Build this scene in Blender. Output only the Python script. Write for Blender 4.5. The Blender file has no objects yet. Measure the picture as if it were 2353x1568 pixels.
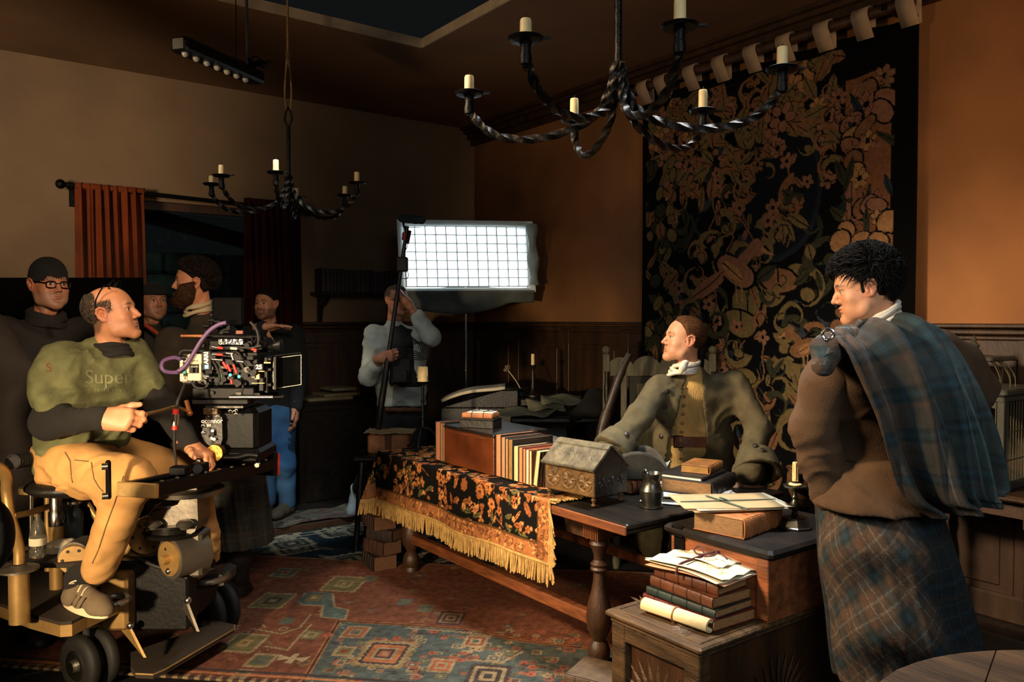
import bpy, bmesh, math, random
import numpy as np
from mathutils import Vector, Matrix

# ---------------------------------------------------------------- camera, world, lights, exposure
SC = bpy.context.scene
COL = SC.collection
F = 1830.0
YAW = math.radians(36.6)
PIT = math.atan(49 / F)
EYE = np.array([0.0, 0.0, 1.55])
RT = np.array([math.cos(YAW), -math.sin(YAW), 0.0])
FH = np.array([math.sin(YAW), math.cos(YAW), 0.0])
UPW = np.array([0, 0, 1.0])
FW = FH * math.cos(PIT) - UPW * math.sin(PIT)
UP = np.cross(RT, FW)

cam_d = bpy.data.cameras.new('camera')
cam_d.sensor_width = 36
cam_d.lens = 36 * F / 2353
cam_d.clip_start = 0.05
cam = bpy.data.objects.new('camera', cam_d)
COL.objects.link(cam)
m = Matrix.Identity(4)
for i in range(3):
    m[i][0], m[i][1], m[i][2], m[i][3] = RT[i], UP[i], -FW[i], EYE[i]
cam.matrix_world = m
SC.camera = cam


def P(px, py, d):
    return EYE + d * (FW + (px - 1176.5) / F * RT - (py - 784) / F * UP)


def ray(px, py):
    return FW + (px - 1176.5) / F * RT - (py - 784) / F * UP


def PZ(px, py, z):
    r = ray(px, py); return EYE + r * (z - EYE[2]) / r[2]


def PX(px, py, x):
    r = ray(px, py); return EYE + r * x / r[0]


def PY(px, py, y):
    r = ray(px, py); return EYE + r * y / r[1]


def V(x, d, z):                     # point from camera-right, depth, height (plan frame of the viewer)
    return RT * x + FH * d + UPW * z


def dirv(x, d, z=0.0):
    v = RT * x + FH * d + UPW * z
    return v / np.linalg.norm(v)


def nrm(v):
    v = np.asarray(v, float); return v / (np.linalg.norm(v) + 1e-12)


w = bpy.data.worlds.new('world'); SC.world = w
w.use_nodes = True
w.node_tree.nodes['Background'].inputs[0].default_value = (0.50, 0.58, 0.60, 1)
w.node_tree.nodes['Background'].inputs[1].default_value = 0.010
SC.view_settings.view_transform = 'Standard'
SC.view_settings.look = 'None'
SC.view_settings.exposure = 0.0
SC.view_settings.gamma = 1.0
SC.view_settings.use_curve_mapping = False
SC.cycles.max_bounces = 6
SC.cycles.diffuse_bounces = 3
SC.cycles.glossy_bounces = 3
SC.cycles.transmission_bounces = 4
SC.cycles.transparent_max_bounces = 6
SC.cycles.sample_clamp_indirect = 3.0


def area(name, loc, target, sx, sy, power, col, spread=180):
    l = bpy.data.lights.new(name, 'AREA'); l.shape = 'RECTANGLE'; l.size = sx; l.size_y = sy
    l.energy = power; l.color = col; l.spread = math.radians(spread)
    o = bpy.data.objects.new(name, l); COL.objects.link(o)
    o.location = loc
    o.rotation_euler = (Vector(target) - Vector(loc)).to_track_quat('-Z', 'Y').to_euler()
    return o


def spot(name, loc, target, power, col, angle, blend, radius):
    l = bpy.data.lights.new(name, 'SPOT'); l.energy = power; l.color = col
    l.spot_size = math.radians(angle); l.spot_blend = blend; l.shadow_soft_size = radius
    o = bpy.data.objects.new(name, l); COL.objects.link(o)
    o.location = loc
    o.rotation_euler = (Vector(target) - Vector(loc)).to_track_quat('-Z', 'Y').to_euler()
    return o


WARM = (1.0, 0.62, 0.30)
ORANGE = (1.0, 0.50, 0.18)
# the film lamps that stand out of frame: warm soft key on the left, hard warm lamp low on the left, lamp on the right wall; jeans and candle spots are added fills
spot('key_lamp', V(-3.0, 1.9, 3.3), V(1.0, 3.6, 0.95), 1900, (1.0, 0.74, 0.48), 39, 0.8, 0.35)
spot('low_lamp', V(-1.9, 0.1, 1.25), V(-1.08, 3.2, 0.62), 820, (1.0, 0.74, 0.45), 42, 0.75, 0.10)
spot('cloth_lamp', V(-2.2, 0.6, 1.6), V(0.2, 3.7, 0.5), 130, (1.0, 0.62, 0.33), 34, 0.8, 0.15)
spot('wall_lamp', V(3.0, 1.2, 2.2), V(2.74, 3.86, 2.30), 250, (1.0, 0.55, 0.21), 52, 1.0, 0.25)
spot('left_wall_lamp', V(-3.0, 2.2, 2.2), V(-3.3, 4.8, 2.7), 340, (1.0, 0.80, 0.58), 48, 1.0, 0.3)
spot('ceiling_lamp', V(-2.8, 1.8, 1.9), V(-0.4, 4.2, 3.5), 190, (1.0, 0.66, 0.36), 62, 1.0, 0.15)
spot('faces_lamp', V(-0.2, 0.7, 2.3), V(-1.65, 3.7, 1.42), 370, (1.0, 0.72, 0.47), 36, 0.9, 0.25)
spot('boom_lamp', V(-2.3, 3.4, 3.2), V(-0.75, 5.8, 1.25), 105, (1.0, 0.93, 0.82), 24, 0.9, 0.3)
spot('jeans_fill', V(-1.0, 3.6, 3.6), V(-1.62, 5.75, 0.35), 330, (0.78, 0.92, 1.0), 19, 0.9, 0.1)  # fill spot added to brighten the jeans and the rug behind
spot('candle_fill', V(-2.4, 0.9, 3.1), V(0.4, 2.6, 2.35), 70, (1.0, 0.86, 0.66), 26, 0.8, 0.2)  # fill spot added to brighten the chandelier candles
area('top_lamp', V(0.9, 3.6, 4.6), V(0.85, 3.5, 0.7), 0.9, 0.9, 50, (0.92, 0.97, 1.0), 60)
area('back_fill', V(1.0, -0.6, 2.6), V(1.3, 2.8, 1.2), 1.6, 1.2, 12, (0.84, 0.94, 1.0), 90)

# ---------------------------------------------------------------- helpers
rng = np.random.default_rng(7)
random.seed(7)


def lin(h):
    h = h.lstrip('#')
    c = np.array([int(h[i:i + 2], 16) for i in (0, 2, 4)]) / 255
    return np.where(c <= 0.04045, c / 12.92, ((c + 0.055) / 1.055) ** 2.4)


MATS = {}


def mat(name, col='#808080', rough=0.6, metal=0.0, var=0.25, scale=8.0, bump=0.15, bscale=60.0, attr=False,
        emit=0.0, ecol=None, alpha=1.0, trans=0.0, kind='noise', stretch=(1, 1, 1), col2=None, sheen=0.0, spec=0.5,
        sss=0.0, coat=0.0):
    if name in MATS:
        return MATS[name]
    M = bpy.data.materials.new(name); M.use_nodes = True
    nt = M.node_tree; N = nt.nodes; L = nt.links
    b = N['Principled BSDF']
    c = lin(col) if isinstance(col, str) else np.array(col, float)
    b.inputs['Roughness'].default_value = rough
    b.inputs['Metallic'].default_value = metal
    b.inputs['Specular IOR Level'].default_value = spec
    b.inputs['Alpha'].default_value = alpha
    b.inputs['Transmission Weight'].default_value = trans
    b.inputs['Sheen Weight'].default_value = sheen
    b.inputs['Coat Weight'].default_value = coat
    if sss:
        b.inputs['Subsurface Weight'].default_value = sss
        b.inputs['Subsurface Radius'].default_value = (0.012, 0.005, 0.003)
        b.inputs['Subsurface Scale'].default_value = 0.5
    tc = N.new('ShaderNodeTexCoord'); mp = N.new('ShaderNodeMapping')
    mp.inputs['Scale'].default_value = stretch
    L.new(tc.outputs['Object'], mp.inputs['Vector'])
    if kind == 'wave':
        n1 = N.new('ShaderNodeTexWave'); n1.inputs['Scale'].default_value = scale
        n1.inputs['Distortion'].default_value = 5.0; n1.inputs['Detail'].default_value = 3
    else:
        n1 = N.new('ShaderNodeTexNoise'); n1.inputs['Scale'].default_value = scale
        n1.inputs['Detail'].default_value = 5
    L.new(mp.outputs[0], n1.inputs['Vector'])
    fac = n1.outputs['Fac']
    base = None
    if attr:
        a = N.new('ShaderNodeAttribute'); a.attribute_name = 'Col'
        base = a.outputs['Color']
        hs = N.new('ShaderNodeMix'); hs.data_type = 'RGBA'; hs.blend_type = 'MULTIPLY'
        hs.inputs[0].default_value = 1.0
        rp = N.new('ShaderNodeMapRange'); rp.inputs['From Min'].default_value = 0.3; rp.inputs['From Max'].default_value = 0.7
        rp.inputs['To Min'].default_value = 1 - var; rp.inputs['To Max'].default_value = 1 + var * 0.6
        L.new(fac, rp.inputs['Value'])
        L.new(base, hs.inputs[6]); L.new(rp.outputs[0], hs.inputs[7])
        L.new(hs.outputs[2], b.inputs['Base Color'])
    else:
        cr = N.new('ShaderNodeValToRGB')
        lo = c * (1 - var); hi = np.clip(c * (1 + var), 0, 1) if col2 is None else lin(col2)
        cr.color_ramp.elements[0].color = (*lo, 1); cr.color_ramp.elements[1].color = (*hi, 1)
        cr.color_ramp.elements[0].position = 0.3; cr.color_ramp.elements[1].position = 0.7
        L.new(fac, cr.inputs[0]); L.new(cr.outputs[0], b.inputs['Base Color'])
    if bump:
        n2 = N.new('ShaderNodeTexNoise'); n2.inputs['Scale'].default_value = bscale; n2.inputs['Detail'].default_value = 4
        L.new(mp.outputs[0], n2.inputs['Vector'])
        bp = N.new('ShaderNodeBump'); bp.inputs['Strength'].default_value = bump; bp.inputs['Distance'].default_value = 0.01
        L.new(n2.outputs['Fac'], bp.inputs['Height']); L.new(bp.outputs[0], b.inputs['Normal'])
    if emit:
        b.inputs['Emission Color'].default_value = (*(lin(ecol) if ecol else c), 1)
        b.inputs['Emission Strength'].default_value = emit
    MATS[name] = M
    return M


def wpos(o):
    p = np.zeros(3)
    while o is not None:
        p += np.array(o.location); o = o.parent
    return p


def tag(o, label=None, cat=None, group=None, kind=None):
    if label: o['label'] = label
    if cat: o['category'] = cat
    if group: o['group'] = group
    if kind: o['kind'] = kind
    return o


def thing(name, label, cat, loc=(0, 0, 0), group=None):
    o = bpy.data.objects.new(name, None); COL.objects.link(o)
    o.location = [float(c) for c in loc]; o.empty_display_size = 0.05
    return tag(o, label, cat, group)


def mkmesh(name, verts, faces, material, parent=None, smooth=False, cols=None, label=None, kind=None, quads=None):
    verts = np.asarray(verts, float).reshape(-1, 3)
    if parent is not None:
        verts = verts - wpos(parent)
    me = bpy.data.meshes.new(name)
    if quads is not None:
        q = np.asarray(quads, np.int32)
        k = q.shape[1]
        me.vertices.add(len(verts)); me.vertices.foreach_set('co', verts.astype(np.float32).ravel())
        me.loops.add(q.size); me.loops.foreach_set('vertex_index', q.ravel())
        me.polygons.add(len(q))
        me.polygons.foreach_set('loop_start', np.arange(0, q.size, k, dtype=np.int32))
        me.update(calc_edges=True)
    else:
        me.from_pydata([tuple(v) for v in verts], [], faces)
    if smooth:
        me.polygons.foreach_set('use_smooth', np.ones(len(me.polygons), bool))
    if cols is not None:
        at = me.color_attributes.new('Col', 'FLOAT_COLOR', 'POINT')
        c4 = np.ones((len(verts), 4), np.float32); c4[:, :3] = cols
        at.data.foreach_set('color', c4.ravel())
    if isinstance(material, (list, tuple)):
        for x in material: me.materials.append(x)
    elif material is not None:
        me.materials.append(material)
    me.update()
    o = bpy.data.objects.new(name, me); COL.objects.link(o)
    if parent is not None: o.parent = parent
    if label: o['label'] = label
    if kind: o['kind'] = kind
    return o


def frame(axis, ref=(0, 0, 1)):
    a = nrm(axis); r = np.asarray(ref, float)
    if abs(a @ nrm(r)) > 0.97: r = np.array([1.0, 0, 0])
    u = nrm(np.cross(r, a)); v = np.cross(a, u)
    return u, v, a


class MB:
    def __init__(s): s.v = []; s.f = []

    def add(s, vs, fs):
        n = len(s.v); s.v += [tuple(map(float, x)) for x in vs]; s.f += [tuple(i + n for i in f) for f in fs]; return s

    def box(s, c, size, ux=(1, 0, 0), uy=(0, 1, 0), uz=(0, 0, 1), bev=0.0):
        c = np.asarray(c, float); ux, uy, uz = map(nrm, (ux, uy, uz)); hx, hy, hz = np.array(size) / 2
        if bev <= 0:
            vs = [c + ux * hx * a + uy * hy * b + uz * hz * e for e in (-1, 1) for a, b in ((-1, -1), (1, -1), (1, 1), (-1, 1))]
            return s.add(vs, [(3, 2, 1, 0), (4, 5, 6, 7), (0, 1, 5, 4), (1, 2, 6, 5), (2, 3, 7, 6), (3, 0, 4, 7)])
        b_ = min(bev, hx * .9, hy * .9, hz * .9)
        rings = []
        for z, k in ((-hz, 1), (-hz + b_, 0), (hz - b_, 0), (hz, 1)):
            x, y = hx - b_ * k, hy - b_ * k
            q = b_
            rings.append([(-x + q, -y), (x - q, -y), (x, -y + q), (x, y - q), (x - q, y), (-x + q, y), (-x, y - q), (-x, -y + q)])
            rings[-1] = [(a, bb, z) for a, bb in rings[-1]]
        vs = [c + ux * a + uy * bb + uz * e for r in rings for a, bb, e in r]
        fs = [tuple(range(7, -1, -1)), tuple(range(24, 32))]
        for i in range(3):
            for j in range(8):
                fs.append((i * 8 + j, i * 8 + (j + 1) % 8, i * 8 + 8 + (j + 1) % 8, i * 8 + 8 + j))
        return s.add(vs, fs)

    def bar(s, p0, p1, w, h, ref=(0, 0, 1), bev=0.0):
        p0 = np.asarray(p0, float); p1 = np.asarray(p1, float)
        u, v, a = frame(p1 - p0, ref)
        return s.box((p0 + p1) / 2, (w, h, np.linalg.norm(p1 - p0)), u, v, a, bev)

    def tube(s, pts, r, n=8, cap=True, closed=False, twist=0.0, sq=None):
        pts = [np.asarray(p, float) for p in pts]; m_ = len(pts)
        rs = [r] * m_ if np.isscalar(r) else list(r)
        vs = []; u = None
        for i, p in enumerate(pts):
            if closed: t = nrm(pts[(i + 1) % m_] - pts[i - 1])
            else: t = nrm(pts[min(i + 1, m_ - 1)] - pts[max(i - 1, 0)])
            if u is None: u = frame(t)[0]
            u = nrm(u - t * (u @ t)); v = np.cross(t, u)
            for j in range(n):
                a = 2 * math.pi * j / n + twist * i
                k = 1.0
                if sq: k = 1 + sq * math.cos(4 * (a - twist * i) )
                vs.append(p + (u * math.cos(a) + v * math.sin(a)) * rs[i] * k)
        fs = []
        for i in range(m_ if closed else m_ - 1):
            i2 = (i + 1) % m_
            for j in range(n):
                fs.append((i * n + j, i * n + (j + 1) % n, i2 * n + (j + 1) % n, i2 * n + j))
        if cap and not closed:
            fs.append(tuple(range(n - 1, -1, -1))); fs.append(tuple((m_ - 1) * n + j for j in range(n)))
        return s.add(vs, fs)

    def cyl(s, p0, p1, r, n=16, r2=None):
        return s.tube([p0, p1], [r, r if r2 is None else r2], n)

    def lathe(s, base, prof, axis=(0, 0, 1), n=20):
        """prof: list of (radius, height)"""
        u, v, a = frame(axis, (1, 0, 0)); base = np.asarray(base, float)
        vs = []
        for r, h in prof:
            for j in range(n):
                t = 2 * math.pi * j / n
                vs.append(base + a * h + (u * math.cos(t) + v * math.sin(t)) * max(r, 1e-4))
        fs = []
        for i in range(len(prof) - 1):
            for j in range(n):
                fs.append((i * n + j, i * n + (j + 1) % n, (i + 1) * n + (j + 1) % n, (i + 1) * n + j))
        fs.append(tuple(range(n - 1, -1, -1))); fs.append(tuple((len(prof) - 1) * n + j for j in range(n)))
        return s.add(vs, fs)

    def prism(s, poly, ext):
        poly = [np.asarray(p, float) for p in poly]; n = len(poly); e = np.asarray(ext, float)
        vs = poly + [p + e for p in poly]
        fs = [tuple(range(n - 1, -1, -1)), tuple(range(n, 2 * n))]
        for i in range(n): fs.append((i, (i + 1) % n, n + (i + 1) % n, n + i))
        return s.add(vs, fs)

    def ball(s, c, r, n=10, m=7, sc=(1, 1, 1)):
        c = np.asarray(c, float); vs = []
        for i in range(m + 1):
            ph = math.pi * i / m
            for j in range(n):
                t = 2 * math.pi * j / n
                vs.append(c + r * np.array([math.sin(ph) * math.cos(t) * sc[0], math.sin(ph) * math.sin(t) * sc[1], -math.cos(ph) * sc[2]]))
        fs = []
        for i in range(m):
            for j in range(n):
                fs.append((i * n + j, i * n + (j + 1) % n, (i + 1) * n + (j + 1) % n, (i + 1) * n + j))
        return s.add(vs, fs)

    def torus(s, c, axis, R, r, n=20, m=8):
        u, v, a = frame(axis); c = np.asarray(c, float)
        pts = [c + (u * math.cos(2 * math.pi * i / n) + v * math.sin(2 * math.pi * i / n)) * R for i in range(n)]
        return s.tube(pts, r, m, closed=True)

    def build(s, name, material, parent=None, smooth=False, label=None, kind=None):
        o = mkmesh(name, s.v, s.f, material, parent, False, None, label, kind)
        me = o.data
        bm = bmesh.new(); bm.from_mesh(me)
        bmesh.ops.recalc_face_normals(bm, faces=bm.faces)
        if smooth:
            for f in bm.faces: f.smooth = True
            for e in bm.edges:
                if len(e.link_faces) == 2 and e.calc_face_angle(0) > 0.7: e.smooth = False
        bm.to_mesh(me); bm.free()
        return o


def spline(pts, n):
    """Catmull-Rom through pts, n samples"""
    p = np.asarray(pts, float); p = np.vstack([2 * p[0] - p[1], p, 2 * p[-1] - p[-2]])
    out = []
    m_ = len(p) - 3
    for i in range(n):
        t = i / (n - 1) * m_; k = min(int(t), m_ - 1); t -= k
        a, b, c, d = p[k:k + 4]
        out.append(0.5 * ((2 * b) + (c - a) * t + (2 * a - 5 * b + 4 * c - d) * t * t + (3 * b - a - 3 * c + d) * t ** 3))
    return np.array(out)


def sheet(name, pts, material, parent=None, cols=None, thick=0.0, smooth=True, label=None, kind=None, closed_u=False, off=0):
    """pts (nu,nv,3) -> quad grid"""
    nu, nv = pts.shape[:2]
    idx = np.arange(nu * nv).reshape(nu, nv)
    if closed_u: idx = np.vstack([idx, idx[:1]])
    q = np.stack([idx[:-1, :-1], idx[1:, :-1], idx[1:, 1:], idx[:-1, 1:]], -1).reshape(-1, 4)
    o = mkmesh(name, pts.reshape(-1, 3), None, material, parent, smooth, None if cols is None else cols.reshape(-1, 3), label, kind, quads=q)
    if thick:
        md = o.modifiers.new('solidify', 'SOLIDIFY'); md.thickness = thick; md.offset = off
    return o


# --- smooth value noise for folds (numpy)
def vnoise(p, seed=0):
    p = np.asarray(p, float); i = np.floor(p).astype(np.int64); f = p - i; f = f * f * (3 - 2 * f)
    def h(ix, iy, iz):
        n = (ix * 374761393 + iy * 668265263 + iz * 2147483647 + seed * 974634777) & 0x7fffffff
        n = (n ^ (n >> 13)) * 1274126177 & 0x7fffffff
        return ((n ^ (n >> 16)) & 0xffff) / 65535.0
    r = 0
    for dx in (0, 1):
        wx = f[:, 0] if dx else 1 - f[:, 0]
        for dy in (0, 1):
            wy = f[:, 1] if dy else 1 - f[:, 1]
            for dz in (0, 1):
                wz = f[:, 2] if dz else 1 - f[:, 2]
                r = r + wx * wy * wz * h(i[:, 0] + dx, i[:, 1] + dy, i[:, 2] + dz)
    return r * 2 - 1


# --- signed distance modelling: bodies, heads, hands, clothes are each grown as one surface
class SDF:
    def __init__(s): s.ops = []; s.disp = []; s.lo = np.full(3, 1e9); s.hi = np.full(3, -1e9)

    def _b(s, pts, r, mode):
        if mode == 'u':
            for p in pts:
                s.lo = np.minimum(s.lo, np.asarray(p) - r); s.hi = np.maximum(s.hi, np.asarray(p) + r)

    def cone(s, a, b, ra, rb=None, k=0.02, mode='u'):
        a = np.asarray(a, float); b = np.asarray(b, float); rb = ra if rb is None else rb
        s._b([a, b], max(ra, rb), mode); s.ops.append(('c', (a, b, ra, rb), k, mode)); return s

    def chain(s, pts, rs, k=0.02, mode='u'):
        for i in range(len(pts) - 1): s.cone(pts[i], pts[i + 1], rs[i], rs[i + 1], k, mode)
        return s

    def ell(s, c, r, R=None, k=0.02, mode='u'):
        c = np.asarray(c, float); r = np.asarray(r, float)
        s._b([c], r.max(), mode); s.ops.append(('e', (c, r, R), k, mode)); return s

    def box(s, c, h, R=None, rad=0.005, k=0.01, mode='u'):
        c = np.asarray(c, float); h = np.asarray(h, float)
        s._b([c], np.linalg.norm(h) + rad, mode); s.ops.append(('b', (c, h, R, rad), k, mode)); return s

    def plane(s, n, c, k=0.005):          # keep the half space n.p < c
        s.ops.append(('p', (np.asarray(n, float), c), k, 'i')); return s

    def ev(s, Q):
        d = np.full(len(Q), 1e3)
        for kind, pr, k, mode in s.ops:
            if kind == 'c':
                a, b, ra, rb = pr; ba = b - a; t = np.clip((Q - a) @ ba / (ba @ ba + 1e-12), 0, 1)
                x = np.linalg.norm(Q - a - t[:, None] * ba, axis=1) - (ra + (rb - ra) * t)
            elif kind == 'e':
                c, r, R = pr; q = Q - c
                if R is not None: q = q @ R
                k0 = np.linalg.norm(q / r, axis=1); k1 = np.linalg.norm(q / (r * r), axis=1) + 1e-9
                x = k0 * (k0 - 1) / k1
            elif kind == 'b':
                c, h, R, rad = pr; q = Q - c
                if R is not None: q = q @ R
                q = np.abs(q) - h
                x = np.linalg.norm(np.maximum(q, 0), axis=1) + np.minimum(q.max(1), 0) - rad
            elif kind == 'p':
                x = Q @ pr[0] - pr[1]
            if mode == 'u':
                hh = np.maximum(k - np.abs(d - x), 0) / k; d = np.minimum(d, x) - hh * hh * k / 4
            else:
                if mode == 's': x = -x
                hh = np.maximum(k - np.abs(d - x), 0) / k; d = np.maximum(d, x) + hh * hh * k / 4
        for f in s.disp: d = d + f(Q)
        return d

    def mesh(s, h, pad=0.02):
        lo = s.lo - pad - 2 * h; hi = s.hi + pad + 2 * h
        n = np.maximum(((hi - lo) / h).astype(int) + 1, 4)
        st = 4
        nb = (n + st - 1) // st
        gx = [lo[i] + (np.arange(nb[i]) * st + (st - 1) / 2) * h for i in range(3)]
        C = np.stack(np.meshgrid(*gx, indexing='ij'), -1).reshape(-1, 3)
        dc = s.ev(C)
        near = (np.abs(dc) < st * h * 1.5 + 0.012).reshape(nb)
        n = nb * st
        sign = np.where(dc.reshape(nb) < 0, -1.0, 1.0)
        Vv = np.repeat(np.repeat(np.repeat(sign, st, 0), st, 1), st, 2)
        mk = np.repeat(np.repeat(np.repeat(near, st, 0), st, 1), st, 2)
        I = np.argwhere(mk)
        Vv[mk] = s.ev(lo + I * h)
        return nets(Vv, lo, h)


def nets(Vv, lo, h):
    ins = Vv < 0
    sh = tuple(x - 1 for x in Vv.shape)
    cnt = np.zeros(sh, np.int8)
    cr = [(a, b, c) for a in (0, 1) for b in (0, 1) for c in (0, 1)]
    def sub(A, o): return A[o[0]:o[0] + sh[0], o[1]:o[1] + sh[1], o[2]:o[2] + sh[2]]
    for o in cr: cnt += sub(ins, o)
    act = (cnt > 0) & (cnt < 8)
    I = np.argwhere(act); vi = np.full(sh, -1, np.int64); vi[act] = np.arange(len(I))
    acc = np.zeros((len(I), 3)); num = np.zeros(len(I))
    for o in cr:
        for ax in range(3):
            if o[ax] == 0:
                o2 = list(o); o2[ax] = 1
                v0 = Vv[I[:, 0] + o[0], I[:, 1] + o[1], I[:, 2] + o[2]]
                v1 = Vv[I[:, 0] + o2[0], I[:, 1] + o2[1], I[:, 2] + o2[2]]
                mm = (v0 < 0) != (v1 < 0)
                t = np.where(mm, v0 / np.where(mm, v0 - v1, 1), 0)
                p = np.tile(np.array(o, float), (len(I), 1)); p[:, ax] = t
                acc += p * mm[:, None]; num += mm
    verts = lo + (I + acc / np.maximum(num, 1)[:, None]) * h
    quads = []
    for ax in range(3):
        b, c = (ax + 1) % 3, (ax + 2) % 3
        A = np.moveaxis(ins, (ax, b, c), (0, 1, 2)); W = np.moveaxis(vi, (ax, b, c), (0, 1, 2))
        e0 = A[:-1, 1:-1, 1:-1]; e1 = A[1:, 1:-1, 1:-1]
        K = np.argwhere(e0 != e1)
        i, j, k = K.T; j = j + 1; k = k + 1
        q = np.stack([W[i, j - 1, k - 1], W[i, j, k - 1], W[i, j, k], W[i, j - 1, k]], -1)
        fl = ~A[i, j, k]
        q[fl] = q[fl][:, ::-1]
        quads.append(q)
    q = np.concatenate(quads); q = q[(q >= 0).all(1)]
    return verts, q


def joinm(parts):
    vs, qs, cs = [], [], []; n = 0
    for v, q, c in parts:
        vs.append(v); qs.append(q + n); cs.append(np.broadcast_to(c, v.shape)); n += len(v)
    return np.concatenate(vs), np.concatenate(qs), np.concatenate(cs)


def folds(amp, freq, direction, seed=0, warp=0.5, sharp=True):
    """irregular creases that run across `direction`"""
    u, v, d = frame(direction); freq = freq * 1.9
    def f(Q):
        w1 = vnoise(Q * freq * 0.45 + 3.1, seed) * warp; w2 = vnoise(Q * freq * 0.5 + 7.7, seed + 3) * warp
        c = np.stack([(Q @ d) * freq + w1 * 1.6, (Q @ u) * freq * 0.30 + w2, (Q @ v) * freq * 0.30 - w2], -1)
        r = 1 - 2.6 * np.abs(vnoise(c, seed + 1))
        m_ = np.clip(vnoise(Q * freq * 0.3 + 9, seed + 2) * 0.9 + 0.55, 0, 1)
        return -0.95 * amp * np.clip(r, -.3, 1) * m_
    return f


def lumps(amp, freq, seed=0):
    return lambda Q: amp * vnoise(Q * freq, seed) + amp * 0.5 * vnoise(Q * freq * 2.1, seed + 5)


# --- painter: draws flat print (weave patterns) into arrays that become mesh colours
class Canvas:
    def __init__(s, W, H, nw, nh, bg):
        s.W, s.H = W, H; s.nw, s.nh = nw, nh
        s.x, s.y = np.meshgrid(np.linspace(0, W, nw), np.linspace(0, H, nh), indexing='ij')
        s.c = np.empty((nw, nh, 3)); s.c[:] = bg

    def win(s, x0, x1, y0, y1):
        a = max(int(x0 / s.W * (s.nw - 1)), 0); b = min(int(x1 / s.W * (s.nw - 1)) + 2, s.nw)
        c = max(int(y0 / s.H * (s.nh - 1)), 0); d = min(int(y1 / s.H * (s.nh - 1)) + 2, s.nh)
        return (slice(a, max(b, a)), slice(c, max(d, c)))

    def ell(s, cx, cy, rx, ry, ang, col, edge=None):
        R = max(rx, ry); w_ = s.win(cx - R, cx + R, cy - R, cy + R)
        x = s.x[w_] - cx; y = s.y[w_] - cy
        u = x * math.cos(ang) + y * math.sin(ang); v = -x * math.sin(ang) + y * math.cos(ang)
        k = (u / rx) ** 2 + (v / ry) ** 2
        s.c[w_][k < 1] = col
        if edge is not None: s.c[w_][(k < 1) & (k > 0.72)] = edge

    def poly(s, pts, col):
        p = np.asarray(pts, float)
        w_ = s.win(p[:, 0].min(), p[:, 0].max(), p[:, 1].min(), p[:, 1].max())
        x = s.x[w_]; y = s.y[w_]; ins = np.zeros(x.shape, bool)
        for (x0, y0), (x1, y1) in zip(p, np.roll(p, -1, 0)):
            if y0 == y1: continue
            ins ^= ((y0 > y) != (y1 > y)) & (x < (x1 - x0) * (y - y0) / (y1 - y0) + x0)
        s.c[w_][ins] = col

    def line(s, pts, wd, col):
        p = np.asarray(pts, float)
        for a, b in zip(p[:-1], p[1:]):
            w_ = s.win(min(a[0], b[0]) - wd, max(a[0], b[0]) + wd, min(a[1], b[1]) - wd, max(a[1], b[1]) + wd)
            x = s.x[w_] - a[0]; y = s.y[w_] - a[1]; d = b - a
            t = np.clip((x * d[0] + y * d[1]) / (d @ d + 1e-12), 0, 1)
            s.c[w_][np.hypot(x - t * d[0], y - t * d[1]) < wd / 2] = col

    def leaf(s, cx, cy, L, wd, ang, col, vein=None):
        t = np.linspace(0, 1, 9); h = np.sin(t * math.pi) ** 0.8 * wd
        up = np.stack([(t - .5) * L, h], 1); dn = np.stack([(t[::-1] - .5) * L, -h[::-1]], 1)
        q = np.vstack([up, dn]); ca, sa = math.cos(ang), math.sin(ang)
        s.poly(np.stack([cx + q[:, 0] * ca - q[:, 1] * sa, cy + q[:, 0] * sa + q[:, 1] * ca], 1), col)
        if vein is not None: s.line([(cx - L * .45 * ca, cy - L * .45 * sa), (cx + L * .45 * ca, cy + L * .45 * sa)], wd * .12 + .002, vein)

    def flower(s, cx, cy, r, n, col, core, ang=0.0, edge=None):
        for i in range(n):
            a = ang + 2 * math.pi * i / n
            s.ell(cx + r * .58 * math.cos(a), cy + r * .58 * math.sin(a), r * .45, r * .34, a, col, edge)
        s.ell(cx, cy, r * .25, r * .25, 0, core)

    def curl(s, cx, cy, r, ang, col, dark, flip=1, teeth=5):
        """an acanthus leaf that rolls into a hook"""
        t = np.linspace(0, 1, 26); a = ang + flip * t * 4.2
        rr = r * (1 - 0.55 * t)
        o = np.stack([cx + rr * np.cos(a), cy + rr * np.sin(a)], 1)
        ri = rr * (0.45 + 0.35 * t) * (1 + 0.12 * np.abs(np.sin(t * math.pi * teeth)))
        i_ = np.stack([cx + ri * np.cos(a), cy + ri * np.sin(a)], 1)
        s.poly(np.vstack([o, i_[::-1]]), col)
        s.line(i_, r * .07, dark)


def text_mesh(txt, size, origin, ux, uy, material, parent, name='lettering', depth=0.0006, bold=0.0):
    cu = bpy.data.curves.new('txt', 'FONT'); cu.body = txt; cu.size = size; cu.extrude = depth; cu.offset = bold
    cu.align_x = 'CENTER'; cu.align_y = 'CENTER'
    to = bpy.data.objects.new('txt', cu); COL.objects.link(to)
    bpy.context.view_layer.update()
    me = bpy.data.meshes.new_from_object(to.evaluated_get(bpy.context.evaluated_depsgraph_get()))
    bpy.data.objects.remove(to)
    co = np.array([v.co[:] for v in me.vertices]); fs = [tuple(p.vertices) for p in me.polygons]
    ux = nrm(ux); uy = nrm(uy); uz = np.cross(ux, uy)
    w_ = np.asarray(origin) + co[:, :1] * ux + co[:, 1:2] * uy + co[:, 2:] * uz
    return mkmesh(name, w_, fs, material, parent)
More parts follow.
